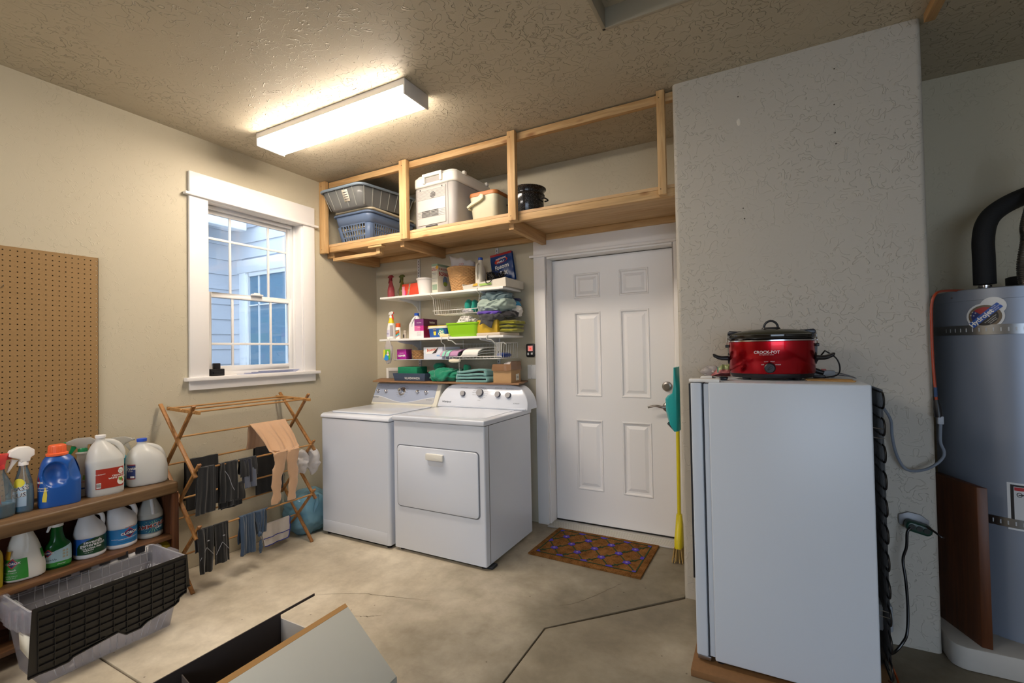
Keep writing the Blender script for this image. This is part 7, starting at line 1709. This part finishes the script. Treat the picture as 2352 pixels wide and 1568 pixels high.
# pan: curved shell extending along y, tapering towards the handle
def sc(f, s): return [Vector((bx+.004+(x-bx-.004)*s, YD-.11+.22*f, z)) for x, z in pp]
b.loft([sc(.0, .55), sc(.12, .92), sc(.5, 1.0), sc(.88, .92), sc(1, .55)]); b.build('pan', TL, t, smooth=40, bevel=.002)
MB().tube(cr([(q_(1556, 905).x, YD, q_(1556, 905).z), (q_(1557, 870).x, YD, q_(1557, 870).z), (q_(1556, 842).x, YD, q_(1556, 842).z)], 5), .010, 10).build('handle', TL, t)
MB().hexa([(q_(1538, 968).x, YD-.09, q_(1538, 968).z), (q_(1553, 984).x, YD-.09, q_(1553, 984).z), (q_(1553, 984).x, YD+.09, q_(1553, 984).z), (q_(1538, 968).x, YD+.09, q_(1538, 968).z),
           (q_(1540, 965).x, YD-.09, q_(1540, 965).z), (q_(1555, 980).x, YD-.09, q_(1555, 980).z), (q_(1555, 980).x, YD+.09, q_(1555, 980).z), (q_(1540, 965).x, YD+.09, q_(1540, 965).z)]).build('rubber_lip', M('rubber_grey', '#4b4f50', .6), t)

# ------------------------------------------------------------------ upright freezer seen from its side
FRZ = M('freezer_enamel', '#cdd6e2', .32, bump=.08, bs=220, bd=.0006)
t = thing('wooden_platform', 'brown chipboard platform under the freezer', 'board', (3.2, -.97, 0))
MB().box((2.905, -1.262, .001), (3.60, -.695, .028)).build('board', M('chipboard', '#7f5b36', .75, var=.15, vs=60), t, bevel=.002)
t = thing('freezer', 'white upright freezer seen from its side in front of the grey wall', 'freezer', (3.23, -.95, .0285))
fy0, fy1, fz0, fz1 = -1.200, -.690, .048, 1.180
MB().box((2.992, fy0, fz0), (3.533, fy1, fz1)).build('cabinet', FRZ, t, bevel=.006, seg=3)
MB().box((2.972, fy0+.010, fz0+.01), (2.9925, fy1-.01, fz1-.006)).build('gasket', M('gasket_grey', '#c6ced9', .6), t, bevel=.002)
dr_ = MB().box((2.922, fy0+.002, fz0+.008), (2.9665, fy1-.002, fz1-.003)).build('door', FRZ, t, bevel=.006, seg=3)
MB().box((2.916, fy0+.004, fz0+.32), (2.9218, fy1-.004, fz1-.006)).build('door_trim', M('door_panel_dark', '#1d1b1d', .4), dr_)
MB().box((2.9668, fy0+.006, fz0+.01), (2.9705, fy1-.004, fz1-.004)).build('gasket_seam', M('gasket_dark', '#39414c', .7), t)
MB().box((2.917, fy0+.006, fz1+.000), (3.035, fy0+.065, fz1+.014)).build('hinge_cover', PLAST, t, bevel=.003)
MB().box((2.925, fy0+.012, fz0-.012), (2.975, fy0+.06, fz0+.004)).build('hinge', STEEL, t, bevel=.001)
for x in (3.01, 3.50):
    for y in (fy0+.04, fy1-.04): MB().lathe([(.016, 0), (.016, .010), (.010, .012), (.010, .021)], (x, y, .0285), 12).build('foot', BLACKP, t)
BM = M('condenser_black', '#0d0d0f', .4)
cxn = 3.572
b = MB(); ys0, ys1 = -1.135, -.745
MB().box((3.5335, ys0-.01, .12), (3.540, ys1, 1.165)).build('back_panel', BM, t)
for k in range(11):
    z = 1.150-.0975*k
    pts = [(cxn, ys1, z), (cxn, ys0, z)]+[(cxn+.002*k*0, ys0-.030*sin(a*pi/8), z-.030+.030*cos(a*pi/8)) for a in range(1, 8)]+[(cxn, ys0, z-.060), (cxn, ys1, z-.060)]
    MB().tube(pts, .0035, 8).build('coil', BM, t)
b = MB()
for i in range(36): y = ys0+.012+(ys1-ys0-.02)*i/35; b.tube([(cxn-.004, y, 1.158), (cxn-.004, y, .16)], .0011, 4)
for i in range(36): y = ys0+.012+(ys1-ys0-.02)*i/35; b.tube([(cxn+.004, y, 1.158), (cxn+.004, y, .16)], .0011, 4)
b.build('condenser_wire', BM, t)['kind'] = 'stuff'
for z in (1.02, .985, .36, .34): MB().tube([(3.54, ys0-.004, z), (cxn+.004, ys0-.006, z-.004)], .0016, 6).build('bracket', STEEL, t)
MB().box((3.535, -1.05, .24), (3.60, -.86, .34)).build('starter_box', M('box_grey', '#8a9098', .5), t, bevel=.008)
MB().ell((3.555, -.95, .15), .045, .085, .085, 24, 14).build('compressor', BM, t, smooth=80)
MB().tube(cr([(cxn, -1.12, .17), (3.59, -1.13, .12), (3.595, -1.12, .08), (3.58, -1.05, .06)], 5), .004, 8).build('copper_pipe', M('copper', '#8a4a2e', .3, metal=1), t)
FT = fz1+.0008

# ---- slow cooker on the freezer
pc = Vector((3.224, -.925, FT)); rx, ry = .166, .122
REDM = M('candy_red_metal', '#b5061a', .22, metal=.92, ani=.7, coat=.4)
t = thing('slow_cooker', 'shiny red oval slow cooker with black lid on top of the freezer', 'slow cooker', tuple(pc))
def ov(z, s, ex=0.0, n=64): return [Vector((pc.x+(rx*s+ex)*cos(2*pi*j/n), pc.y+(ry*s+ex)*sin(2*pi*j/n), FT+z)) for j in range(n)]
MB().loft([ov(.008, .86), ov(.010, .93), ov(.024, .97), ov(.026, .97)]).build('base', BLACKP, t, smooth=50)
for sx in (-.095, .095):
    for sy in (-.06, .06): MB().lathe([(.014, 0), (.017, .009), (0, .009)], (pc.x+sx, pc.y+sy, FT), 14).build('foot', BLACKP, t)
MB().loft([ov(.0265, .975), ov(.030, 1.0), ov(.164, 1.0)]).build('housing', REDM, t, smooth=50)
MB().loft([ov(.163, 1.0, .001), ov(.165, 1.0, .005), ov(.170, 1.0, .005), ov(.172, 1.0, .001), ov(.1725, .95)]).build('rim_band', CHROME, t, smooth=50)
MB().loft([ov(.172, .97), ov(.176, 1.02), ov(.184, 1.04), ov(.192, 1.035), ov(.196, .98), ov(.196, .90)]).build('crock', M('crock_black', '#0c0b0c', .08, coat=.5), t, smooth=50)
lidg = film('smoked_lid', '#5b5a48', .35, .05, 1.0)
MB().loft([ov(.190, 1.0), ov(.197, .98), ov(.208, .80), ov(.216, .50), ov(.219, .2), ov(.2195, .02)], cap=False).build('lid', lidg, t, smooth=80)
hc = Vector((pc.x+.004, pc.y-.0, FT+.219))
MB().loft([[Vector((hc.x+.034*s*cos(a), hc.y+.016*s*sin(a), hc.z+z)) for a in [2*pi*j/24 for j in range(24)]] for s, z in ((1.15, -.003), (1.0, .006), (.6, .008))]).build('handle_base', BLACKP, t, smooth=50)
MB().tube([(hc.x+.027*cos(a), hc.y, hc.z+.005+.030*sin(a)) for a in [pi*k/14 for k in range(15)]], .0048, 12).build('lid_handle', BLACKP, t)
for s in (-1, 1):
    x = pc.x+s*rx
    MB().loft([[Vector((x+s*(-.004+.004*k), pc.y+.030*cos(a)*(1-.1*k), FT+.090+.030*sin(a)*(1-.1*k))) for a in [2*pi*j/20 for j in range(20)]] for k in (0, 1, 2)]).build('handle_plate', BLACKP, t, smooth=40)
    MB().loft([[Vector((x+s*dx, pc.y+yy*w, FT+.092+zz+hh_*q)) for yy, q in ((-.030, -1), (.030, -1), (.034, 0), (.030, 1), (-.030, 1), (-.034, 0))] for dx, zz, hh_, w in ((.0, 0, .010, 1), (.030, .0, .009, 1), (.045, .004, .008, 1.1), (.062, .013, .007, 1.1), (.066, .017, .004, 1.0))]).build('side_handle', BLACKP, t, bevel=.002, smooth=50)
    # latch and wire bail
    lt = MB().prism([(-s*.052, .0), (-s*.046, .014), (-s*.030, .013), (s*.004, .016), (s*.012, .008), (s*.010, -.004), (-s*.004, -.004), (-s*.030, .004)] if s > 0 else [(.052, .0), (.030, .004), (.004, -.004), (-.010, -.004), (-.012, .008), (-.004, .016), (.030, .013), (.046, .014)], (x-s*.008, pc.y+.009, FT+.199), (1,0,0), (0,0,1), .018).build('latch', M('latch_blue_black', '#141a28', .3), t, bevel=.002)
    MB().tube([(x+s*.004, pc.y-.010, FT+.203), (x+s*.009, pc.y-.012, FT+.150), (x+s*.009, pc.y+.012, FT+.150), (x+s*.004, pc.y+.010, FT+.203)], .0014, 6).build('wire_bail', CHROME, lt)
    MB().box((x+s*.001, pc.y-.016, FT+.140), (x+s*.014, pc.y+.016, FT+.153)).build('bail_hook', BLACKP, t, bevel=.002); MB().hexa([(x-.002, pc.y-.006, FT+.105), (x+s*.004+.002, pc.y-.006, FT+.105), (x+s*.004+.002, pc.y+.006, FT+.105), (x-.002, pc.y+.006, FT+.105), (x-.002, pc.y-.006, FT+.142), (x+s*.006+.002, pc.y-.006, FT+.142), (x+s*.006+.002, pc.y+.006, FT+.142), (x-.002, pc.y+.006, FT+.142)]).build('bail_arm', BLACKP, t)
def pf_(u, v, off=.0012): # wrap on the oval front
    a = -pi/2+u/rx*1.0; a = -pi/2-.10+ (u)/(.162); return Vector((pc.x+(rx+off)*cos(a), pc.y+(ry+off)*sin(a), FT+v))
SILK = M('silver_print', '#dcd6d6', .3)
b = MB().text('CROCK-POT', .0165, lambda a, c: pf_(a, .118+c), bold=.02); b.text('the original slow cooker', .0055, lambda a, c: pf_(a, .108+c))
for s_, u, v in (('OFF', -.015, .066), ('LOW', -.002, .079), ('HIGH', .021, .079), ('WARM', .040, .066)): b.text(s_, .0065, lambda a, c, u=u, v=v: pf_(u+.0+a, v+c))
b.build('lettering', SILK, t)
kc = pf_(.011, .052, 0); kn = (kc-Vector((pc.x, pc.y, kc.z))); kn = Vector((kn.x/rx**2, kn.y/ry**2, 0)).normalized()
kb = MB().lathe([(0, 0), (.021, 0), (.021, .008), (.017, .012), (0, .012)], kc, 32, kn).build('dial', BLACKP, t, smooth=40)
MB().beam(kc+kn*.016+Vector((-.008, 0, -.007)), kc+kn*.016+Vector((.008, 0, .007)), .006, .008, up=(0,-1,0)).build('dial_grip', BLACKP, kb, bevel=.001)
MB().tube(cr([(pc.x+rx*.9, pc.y+.08, FT+.03), (pc.x+.20, pc.y+.07, FT+.11), (3.44, -.82, FT+.115), (3.475, -.82, FT+.085), (3.487, -.82, FT+.045), (3.475, -.84, FT+.015), (3.43, -.86, FT+.004)], 7), .003, 8).build('power_cord', BLACKP, t)
MB().box((3.385, -.86, FT+.0005), (3.43, -.845, FT+.013)).build('plug', BLACKP, t, bevel=.003)
t = thing('cooker_latch_piece', 'black plastic utensil handle sticking out behind the slow cooker', 'utensil', (3.42, -.80, FT))  # the slow cooker's other latch and cord end, built as a separate thing
MB().tube([(3.36, -.80, FT+.040), (3.395, -.80, FT+.033), (3.43, -.80, FT+.020)], [.008, .012, .010], 10).build('handle', BLACKP, t, smooth=60); MB().tube([(3.30, -.80, FT+.045), (3.36, -.80, FT+.040)], .004, 8).build('shaft', STEEL, t); MB().box((3.29, -.81, FT+.0005), (3.31, -.79, FT+.05)).build('stand', STEEL, t)
a_ = P(1899, 862, 'y', -.76)
t = thing('power_strip', 'grey power strip with red switch behind the slow cooker cord', 'power strip', (3.45, -.75, FT))
MB().box((3.37, -.775, FT+.0005), (3.475, -.725, FT+.030)).build('body', M('strip_grey', '#a9aeb4', .5), t, bevel=.004); MB().box((3.425, -.765, FT+.0295), (3.443, -.745, FT+.036)).build('switch', M('switch_red', '#b8382a', .4), t, bevel=.001)
t = thing('skewers', 'bundle of thin wooden skewers lying at the right end of the freezer top', 'skewers', (3.45, -1.0, FT)); random.seed(4)
for k in range(12):
    y = -1.06+.011*k; MB().tube([(3.36+random.uniform(-.02, .02), y+.03+random.uniform(-.02, .02), FT+.003), (3.50+random.uniform(-.01, .01), y-.03+random.uniform(-.03, .03), FT+.003)], .0019, 6).build('skewer', wood('skewer_wood', 'x', '#caa46a', '#a67c46', .6), t)
t = thing('grey_cables', 'two thin grey cables crossing the back corner of the freezer top', 'cable', (3.5, -.78, FT))
for k in range(2): MB().tube(cr([(3.46, -.74, FT+.02-.008*k), (3.49, -.77, FT+.018-.008*k), (3.52, -.82-.01*k, FT+.010-.003*k), (3.534, -.87-.01*k, FT+.003)], 5), .0025, 6).build('cable', M('cable_grey', '#7c828c', .5), t)
t = thing('snack_packet', 'crumpled red, green and yellow packet left of the slow cooker', 'packet', (3.02, -.80, FT))
q0 = P(1632, 858, 'y', -.82); q1 = P(1672, 838, 'y', -.82)
def sp(u, v): return Vector((q0.x+.085*u, -.83+.06*v+.008*noise.noise(Vector((u*6, v*6, 2))), FT+.001+.055*sin(min(1, u*1.4)*pi/2)*sin(pi*min(1, v*.9+.1))+.010*noise.noise(Vector((u*9, v*9, 4)))*sin(pi*v)))
MB().grid(sp, 28, 20).build('packet', M('packet_red', '#b4696a', .35, var=.25, vs=30), t, smooth=60, solid=.001)
MB().grid(lambda u, v: sp(.42+.55*u, .12+.5*v)+Vector((0, -.0016, .0014)), 14, 8).build('print', M('packet_green', '#93a06a', .4, var=.3, vs=50), t, smooth=60)
MB().grid(lambda u, v: sp(.36+.06*u, .05+.6*v)+Vector((0, -.0020, .0018)), 4, 8).build('print', M('packet_teal', '#4f9a86', .4), t, smooth=60)
t = thing('clear_wrap', 'crumpled clear plastic wrap at the left back of the freezer top', 'plastic', (2.98, -.77, FT)); MB().ell((2.965, -.77, FT+.026), .048, .045, .026, 36, 18, 81, .3, 26, cl=True).build('wrap', film('clear_film', '#e7e2e0', .35, .25, .8), t)
t = thing('small_black_case', 'flat black case lying left of the slow cooker base', 'case', (3.04, -1.03, FT)); MB().box((3.025, -1.075, FT+.0005), (3.058, -1.02, FT+.016)).build('case', M('case_black', '#111824', .25), t, bevel=.006, seg=3)
t = thing('hinge_cap_piece', 'small white plastic strip on top of the freezer hinge', 'plastic', (2.97, -1.12, FT)); MB().hexa([(2.945, -1.10, FT), (3.000, -1.10, FT), (3.000, -1.075, FT), (2.945, -1.075, FT), (2.955, -1.095, FT+.019), (2.998, -1.095, FT+.021), (2.998, -1.078, FT+.021), (2.955, -1.078, FT+.019)]).build('strip', PLAST, t, bevel=.001)  # white cap piece at the hinge, built as a loose thing

# ---- outlet with green adapter and cords
wy = BY-.001
oc = P(2093, 1192, 'y', wy)
t = thing('wall_outlet', 'grey weatherproof outlet cover low on the grey wall right of the freezer', 'outlet', (oc.x, wy, oc.z))
MB().prism([(-.045, -.022), (-.045, .018), (-.012, .034), (.030, .026), (.058, .004), (.058, -.012), (.0, -.030)], (oc.x, wy, oc.z), (1,0,0), (0,0,1), .012).build('cover', M('outlet_cover', '#8d8f94', .45, metal=.3), t, bevel=.003)
GA = M('adapter_green', '#0e3b30', .35); gc = P(2110, 1212, 'y', wy-.045)
t = thing('green_adapter', 'dark green multi-outlet plug adapter in the low outlet', 'adapter', (gc.x, wy-.04, gc.z))
b = MB().prism(rrect(-.044, -.022, .044, .020, .018, 5), (gc.x, wy-.014, gc.z), (1,0,-.25), (.25,0,1), .045); b.build('body', GA, t, bevel=.008, seg=3, smooth=50)
for k in (-1, 0, 1): MB().lathe([(0, 0), (.011, 0), (.011, .004), (0, .004)], (gc.x+.024*k, wy-.0595, gc.z-.006*k), 16, (0, -1, 0)).build('socket', M('socket_black', '#06140f', .3), t)
CB = M('cord_black', '#0c0c10', .3)
t = bpy.data.objects['freezer']
pts = [P(a, c, 'y', d) for a, c, d in ((2092, 1212, -.715), (2084, 1222, -.72), (2082, 1255, -.72), (2074, 1285, -.72), (2080, 1330, -.73), (2085, 1390, -.74), (2084, 1450, -.76), (2074, 1475, -.78), (2055, 1497, -.80), (2035, 1507, -.85))] + [Vector((3.60, -.93, .035))]
for p in pts: p.z = max(p.z, .006)
MB().tube(cr(pts, 6), .0055, 10).build('power_cord', CB, t)
t = bpy.data.objects['green_adapter']
MB().tube(cr([P(2128, 1209, 'y', -.72), P(2148, 1222, 'y', -.735), P(2162, 1233, 'y', -.745), P(2168, 1234, 'y', -.74)], 5), .0042, 8).build('cord', CB, t)
GC = M('cord_grey', '#7d8796', .45)
t = thing('extension_lead', 'grey power cord looping from behind the freezer to the orange cord plug', 'cord', (3.75, -.70, .9))
pts = [P(a, c, 'y', d) for a, c, d in ((2018, 928, -.80), (2030, 938, -.74), (2046, 965, -.70), (2049, 1000, -.69), (2058, 1040, -.69), (2075, 1072, -.685), (2095, 1081, -.69), (2125, 1078, -.70), (2150, 1066, -.71), (2166, 1050, -.70), (2168, 1035, -.695), (2160, 1015, -.69), (2160, 985, -.69), (2161, 972, -.69))]
MB().tube(cr(pts, 6), .0058, 10).build('cord', GC, t)
pg = P(2160, 962, 'y', -.69); MB().box((pg.x-.010, pg.y-.008, pg.z-.022), (pg.x+.010, pg.y+.008, pg.z+.012)).build('plug', M('plug_grey', '#aab2be', .45), t, bevel=.003)
OR = M('cord_orange', '#9c3a1a', .45)
t = thing('extension_lead', 'orange extension cord coming down the wall edge beside the water heater', 'cord', (3.86, -.6, 1.2))
pts = [P(a, c, 'y', d) for a, c, d in ((2236, 669, -.40), (2200, 667, -.50), (2170, 668, -.60), (2150, 674, -.665), (2140, 700, -.675), (2140, 760, -.675), (2143, 830, -.675), (2149, 900, -.68), (2151, 918, -.68))]
MB().tube(cr(pts, 6), .0052, 10).build('cord', OR, t); MB().tube([pts[-2]+Vector((0,0,.02)), pts[-2]+Vector((0,0,-.02))], .0062, 10).build('tape', M('tape_blue', '#20406a', .5), t)
p0, p1 = P(2151, 918, 'y', -.68), P(2156, 958, 'y', -.685); MB().tube([p0, (p0+p1)/2, p1], [.009, .014, .014], 12).build('plug', BLACKP, t)

# ------------------------------------------------------------------ water heater recess
HC = Vector((4.172, -.372)); HR = .254
PED = M('pedestal_white', '#bdbab4', .7, var=.08, vs=10)
t = thing('plinth', 'low white rounded concrete plinth under the water heater', 'plinth', (4.4, -.37, 0))
MB().prism([(3.842, -.003), (3.842, -.60)] + [(3.90-.055*cos(a), -.68-.055*sin(a)) for a in [pi/2*k/8 for k in range(9)]] + [(5.36, -.735), (5.36, -.003)], (0, 0, .0005), (1,0,0), (0,1,0), .092).build('plinth', PED, t, bevel=.006)
t = thing('water_heater', 'tall grey cylindrical water heater strapped in the recess', 'water heater', (HC.x, HC.y, .093))
HS = M('heater_grey', '#8a93a3', .38, metal=.35, bump=.02, bs=200)
zb_ = .093; ztp = 1.555
Hb = Body([(zb_, HR, HR, 2, HC.x, HC.y), (ztp, HR, HR, 2, HC.x, HC.y)], 0)
MB().lathe([(0, 0), (HR-.01, 0), (HR-.01, .02), (HR, .022), (HR, ztp-zb_-.05), (HR+.002, ztp-zb_-.049), (HR+.002, ztp-zb_-.004), (HR-.004, ztp-zb_), (0, ztp-zb_+.002)], (HC.x, HC.y, zb_), 72).build('tank', HS, t, smooth=40)
def hit(px, py, R=HR):
    d = _w+RGT*((px-1176)/F_PX)-UPV*((py-784)/F_PX); ox, oy = CAM.x-HC.x, CAM.y-HC.y
    A = d.x**2+d.y**2; Bq = 2*(ox*d.x+oy*d.y); Cq = ox*ox+oy*oy-R*R; D = Bq*Bq-4*A*Cq
    k = (-Bq-sqrt(max(0, D)))/(2*A); p = CAM+d*k; return math.atan2(p.y-HC.y, p.x-HC.x), p.z
STRAP = M('strap_steel', '#8d8f92', .3, metal=1)
for (px, pa, pb) in ((2300, 744, 767), (2300, 1186, 1206)):
    za, zc = hit(px, pa)[1], hit(px, pb)[1]
    s_ = MB().lathe([(HR+.001, zc), (HR+.0045, zc), (HR+.0045, za), (HR+.001, za)], (HC.x, HC.y, 0), 72, cap=False).build('strap', STRAP, t)
    b = MB()
    for k in range(26):
        a = -2.75+k*.085; b.add([Hb.pt(a+da, (za+zc)/2+dz, .0052) for da, dz in ((-.008, -.008), (.008, -.008), (.008, .008), (-.008, .008))], [(0,1,2,3)])
    b.build('slot', M('slot_pale', '#b9bec6', .4), s_)['kind'] = 'stuff'
a0_, z0_ = hit(2188, 684); MB().lathe([(0, 0), (.004, 0), (.004, .002), (0, .002)], Hb.pt(a0_, z0_, .002), 10, (cos(a0_), sin(a0_), 0)).build('screw', CHROME, t)
# round sticker
ac, zc = hit(2262, 722)
def hs(off, cu=0, cv=0): return lambda u, v: Hb.pt(ac+(cu+u)/HR, zc+cv+v, off)
def hdisc(rx_, rz_, off, cu=0, cv=0, a0=0, a1=2*pi): f = hs(off, cu, cv); return MB().grid(lambda u, v: f(rx_*v*cos(a0+(a1-a0)*u), rz_*v*sin(a0+(a1-a0)*u)), 28, 4)
st = hdisc(.060, .056, .0030, 0, -.008).build('sticker', M('sticker_white', '#d8dce0', .4), t, smooth=60)
hdisc(.040, .038, .0034, .026, .034).build('sticker', M('sticker_white', '#d8dce0', .4), t, smooth=60)
hdisc(.052, .048, .0040, 0, -.008).build('print', M('sticker_bronze', '#6a5d4c', .4), st); hdisc(.042, .039, .0046, 0, -.008, radians(45), radians(140)).build('print', M('sticker_red', '#a3262c', .4), st)
hdisc(.042, .039, .0047, 0, -.008, radians(140), radians(225)).build('print', M('sticker_navy', '#1a2c6c', .4), st); hdisc(.042, .039, .0047, 0, -.008, radians(-135), radians(45)).build('print', M('sticker_black', '#12151c', .4), st)
cr_, sr_ = cos(radians(44)), sin(radians(44))
def rot(off, du=0, dv=0): f = hs(off, 0, -.006); return lambda u, v: f((u+du)*cr_-(v+dv)*sr_, (u+du)*sr_+(v+dv)*cr_)
f = rot(.0056); MB().grid(lambda u, v: f(-.060+.125*u, -.0125+.025*v), 16, 4).build('print', M('sticker_blue', '#1f55b0', .4), st)
b = MB().text('Hydrojet', .026, rot(.0066, -.014), bold=.03)
for k, s_ in enumerate(('TOTAL', 'PERFORMANCE', 'SYSTEM')): b.text(s_, .0055, rot(.0066, .046, .007-.007*k))
for k, s_ in enumerate(('Increased Hot Water', 'Less Sediment', 'Saves Money')): b.text(s_, .0055, rot(.0066, .004, -.022-.0065*k))
for u_0, v_0 in ((-.010, .026), (-.022, .022), (-.014, .036), (-.028, .030)): b.text('*', .014, rot(.0066, u_0, v_0))
b.build('lettering', WINK, st)
# danger label
a0_, z0_ = hit(2312, 1106); z1_ = hit(2316, 1214)[1]
def lb_(u, v, off): return Hb.pt(a0_+.0+.16/HR*u, z1_+(z0_-z1_)*v, off)
wl = MB().grid(lambda u, v: lb_(u, v, .0006), 12, 4).build('warning_label', M('sticker_white', '#c4c8cc', .5), t, smooth=60)
MB().grid(lambda u, v: lb_(.06+.94*u, .22+.74*v, .0012), 12, 4).build('print', M('label_frame_black', '#1c1818', .5), wl); MB().grid(lambda u, v: lb_(.12+.88*u, .22+.70*v, .0016), 12, 4).build('print', M('label_body', '#c9ccd0', .5), wl)
MB().grid(lambda u, v: lb_(.13+.87*u, .84+.07*v, .0020), 12, 2).build('print', M('danger_red', '#b0242a', .5), wl)
hw_ = z0_-z1_
def lf(u, v): return lambda a, c: lb_(u+a/.16, v+c/hw_, .0026)
b = MB().text('DANGER', .0105, lf(.50, .875), bold=.03); b.build('lettering', WINK, wl)
b = MB()
for k in range(10): b.text('Do not remove or cover this label', .0062, lf(.56, .58-.035*k))
b.tube([lb_(.2, .75, .003), lb_(.3, .76, .003), lb_(.5, .74, .003)], .002, 5); b.build('lettering', INK, wl)
for k, u in enumerate((.22, .34)): MB().tube([lb_(u+.045*cos(q*pi/6), .755+.045*sin(q*pi/6), .0026) for q in range(12)], .0012, 5, closed=True).build('print', INK, wl)
# pipes
INS = M('pipe_insulation', '#101216', .75, bump=.6, bs=140, bd=.002)
pp = [Vector((4.105, -.35, 1.558)), Vector((4.105, -.35, 1.59))]
t2 = t
MB().lathe([(.020, 0), (.020, .022), (.024, .024), (.024, .032), (.014, .034)], (4.105, -.35, 1.553), 16).build('pipe_fitting', CHROME, t)
pts = cr([(4.105, -.35, 1.590), (4.105, -.35, 1.70), (4.107, -.345, 1.80), (4.125, -.335, 1.88), (4.17, -.32, 1.935), (4.26, -.29, 1.985), (4.40, -.25, 2.03), (4.55, -.2, 2.06)], 6)
MB().tube(pts, .039, 24).build('insulated_pipe', INS, t, smooth=60)
MB().lathe([(0, 0), (.075, 0), (.078, .004), (.078, .036), (.070, .040), (.022, .041), (.022, .055), (0, .055)], (4.262, -.33, 1.578), 32).build('anode_cap', INS, t, smooth=40)
MB().lathe([(0, 0), (.010, 0), (.010, .01), (0, .01)], (4.285, -.410, 1.600), 14, (0, -1, 0)).build('knob', M('knob_blue', '#5a8fc8', .4), t)
# corrugated flex pipe: rings
q0 = P(2350, 640, 'y', -.42); q1 = P(2346, 520, 'y', -.42); q2 = P(2354, 470, 'y', -.40)
pth = cr([(q0.x+.006, -.42, 1.560), (q0.x, -.42, 1.65), (q1.x+.014, -.42, q1.z-.06), (q1.x+.014, -.42, q1.z), (q2.x+.02, -.40, q2.z), (q2.x+.05, -.36, q2.z+.12), (q2.x+.08, -.33, q2.z+.3)], 24)
MB().tube(pth, [.018+.003*(k % 2) for k in range(len(pth))], 14).build('corrugated_pipe', M('flex_metal', '#a09d9a', .3, metal=1), t, smooth=30)
# brown board standing between wall edge and heater
BRD = wood('brown_board', 'z', '#6b3a19', '#4f280d', .45, knots=False)
t = thing('brown_board', 'thick brown wooden board standing on the plinth beside the water heater', 'board', (3.95, -.6, .093))
f0 = Vector((3.944, -.708, .093)); f1 = Vector((3.976, -.714, .093)); bk = Vector((-.085, .24, 0)); 
zt1 = P(2236, 1117, 'y', -.70).z; up1 = Vector((0, 0, zt1-.093))
MB().hexa([f0, f1, f1+bk, f0+bk, f0+up1, f1+up1, f1+bk+up1, f0+bk+up1]).build('board', BRD, t, bevel=.002)

# ------------------------------------------------------------------ group phrases for repeated things
GROUPS = {'laundry_basket': 'laundry baskets nested on the loft', 'wall_shelf': 'white wall shelves above the machines', 'shelf_standard': 'metal uprights behind the shelves',
 'spray_bottle': 'spray bottles on the shelves and bookcase', 'bleach_bottle': 'white bleach bottles on the wall shelves', 'bleach_jug': 'round white jugs on the middle shelf of the bookcase',
 'folded_cloth': 'stack of yellow-green cloths beside the mustard box', 'garment': 'heap of clothes on the lower wall shelf', 'under_shelf_basket': 'wire baskets hung under the wall shelves',
 'dish_cloth': 'dish cloths in the lower wire basket', 'dish_towel': 'white towels in the lower wire basket', 'towel': 'green towel heap on the plank', 'legwear': 'dark legwear hanging on the drying rack',
 'folded_sock': 'folded socks on the upper front dowel', 'glove_sleeve': 'compression sleeves on the lower front dowel', 'blue_trousers': 'blue trouser legs on the lower front dowel',
 'extension_lead': 'cords hanging beside the water heater'}
for o in list(COL.objects):
    if o.parent is None and 'label' in o and 'group' not in o:
        k = o.name.split('.')[0]
        if k in GROUPS: o['group'] = GROUPS[k]
        elif k == 'plastic_bag' and 'rack' in o['label']: o['group'] = 'white plastic bags tied to the drying rack'
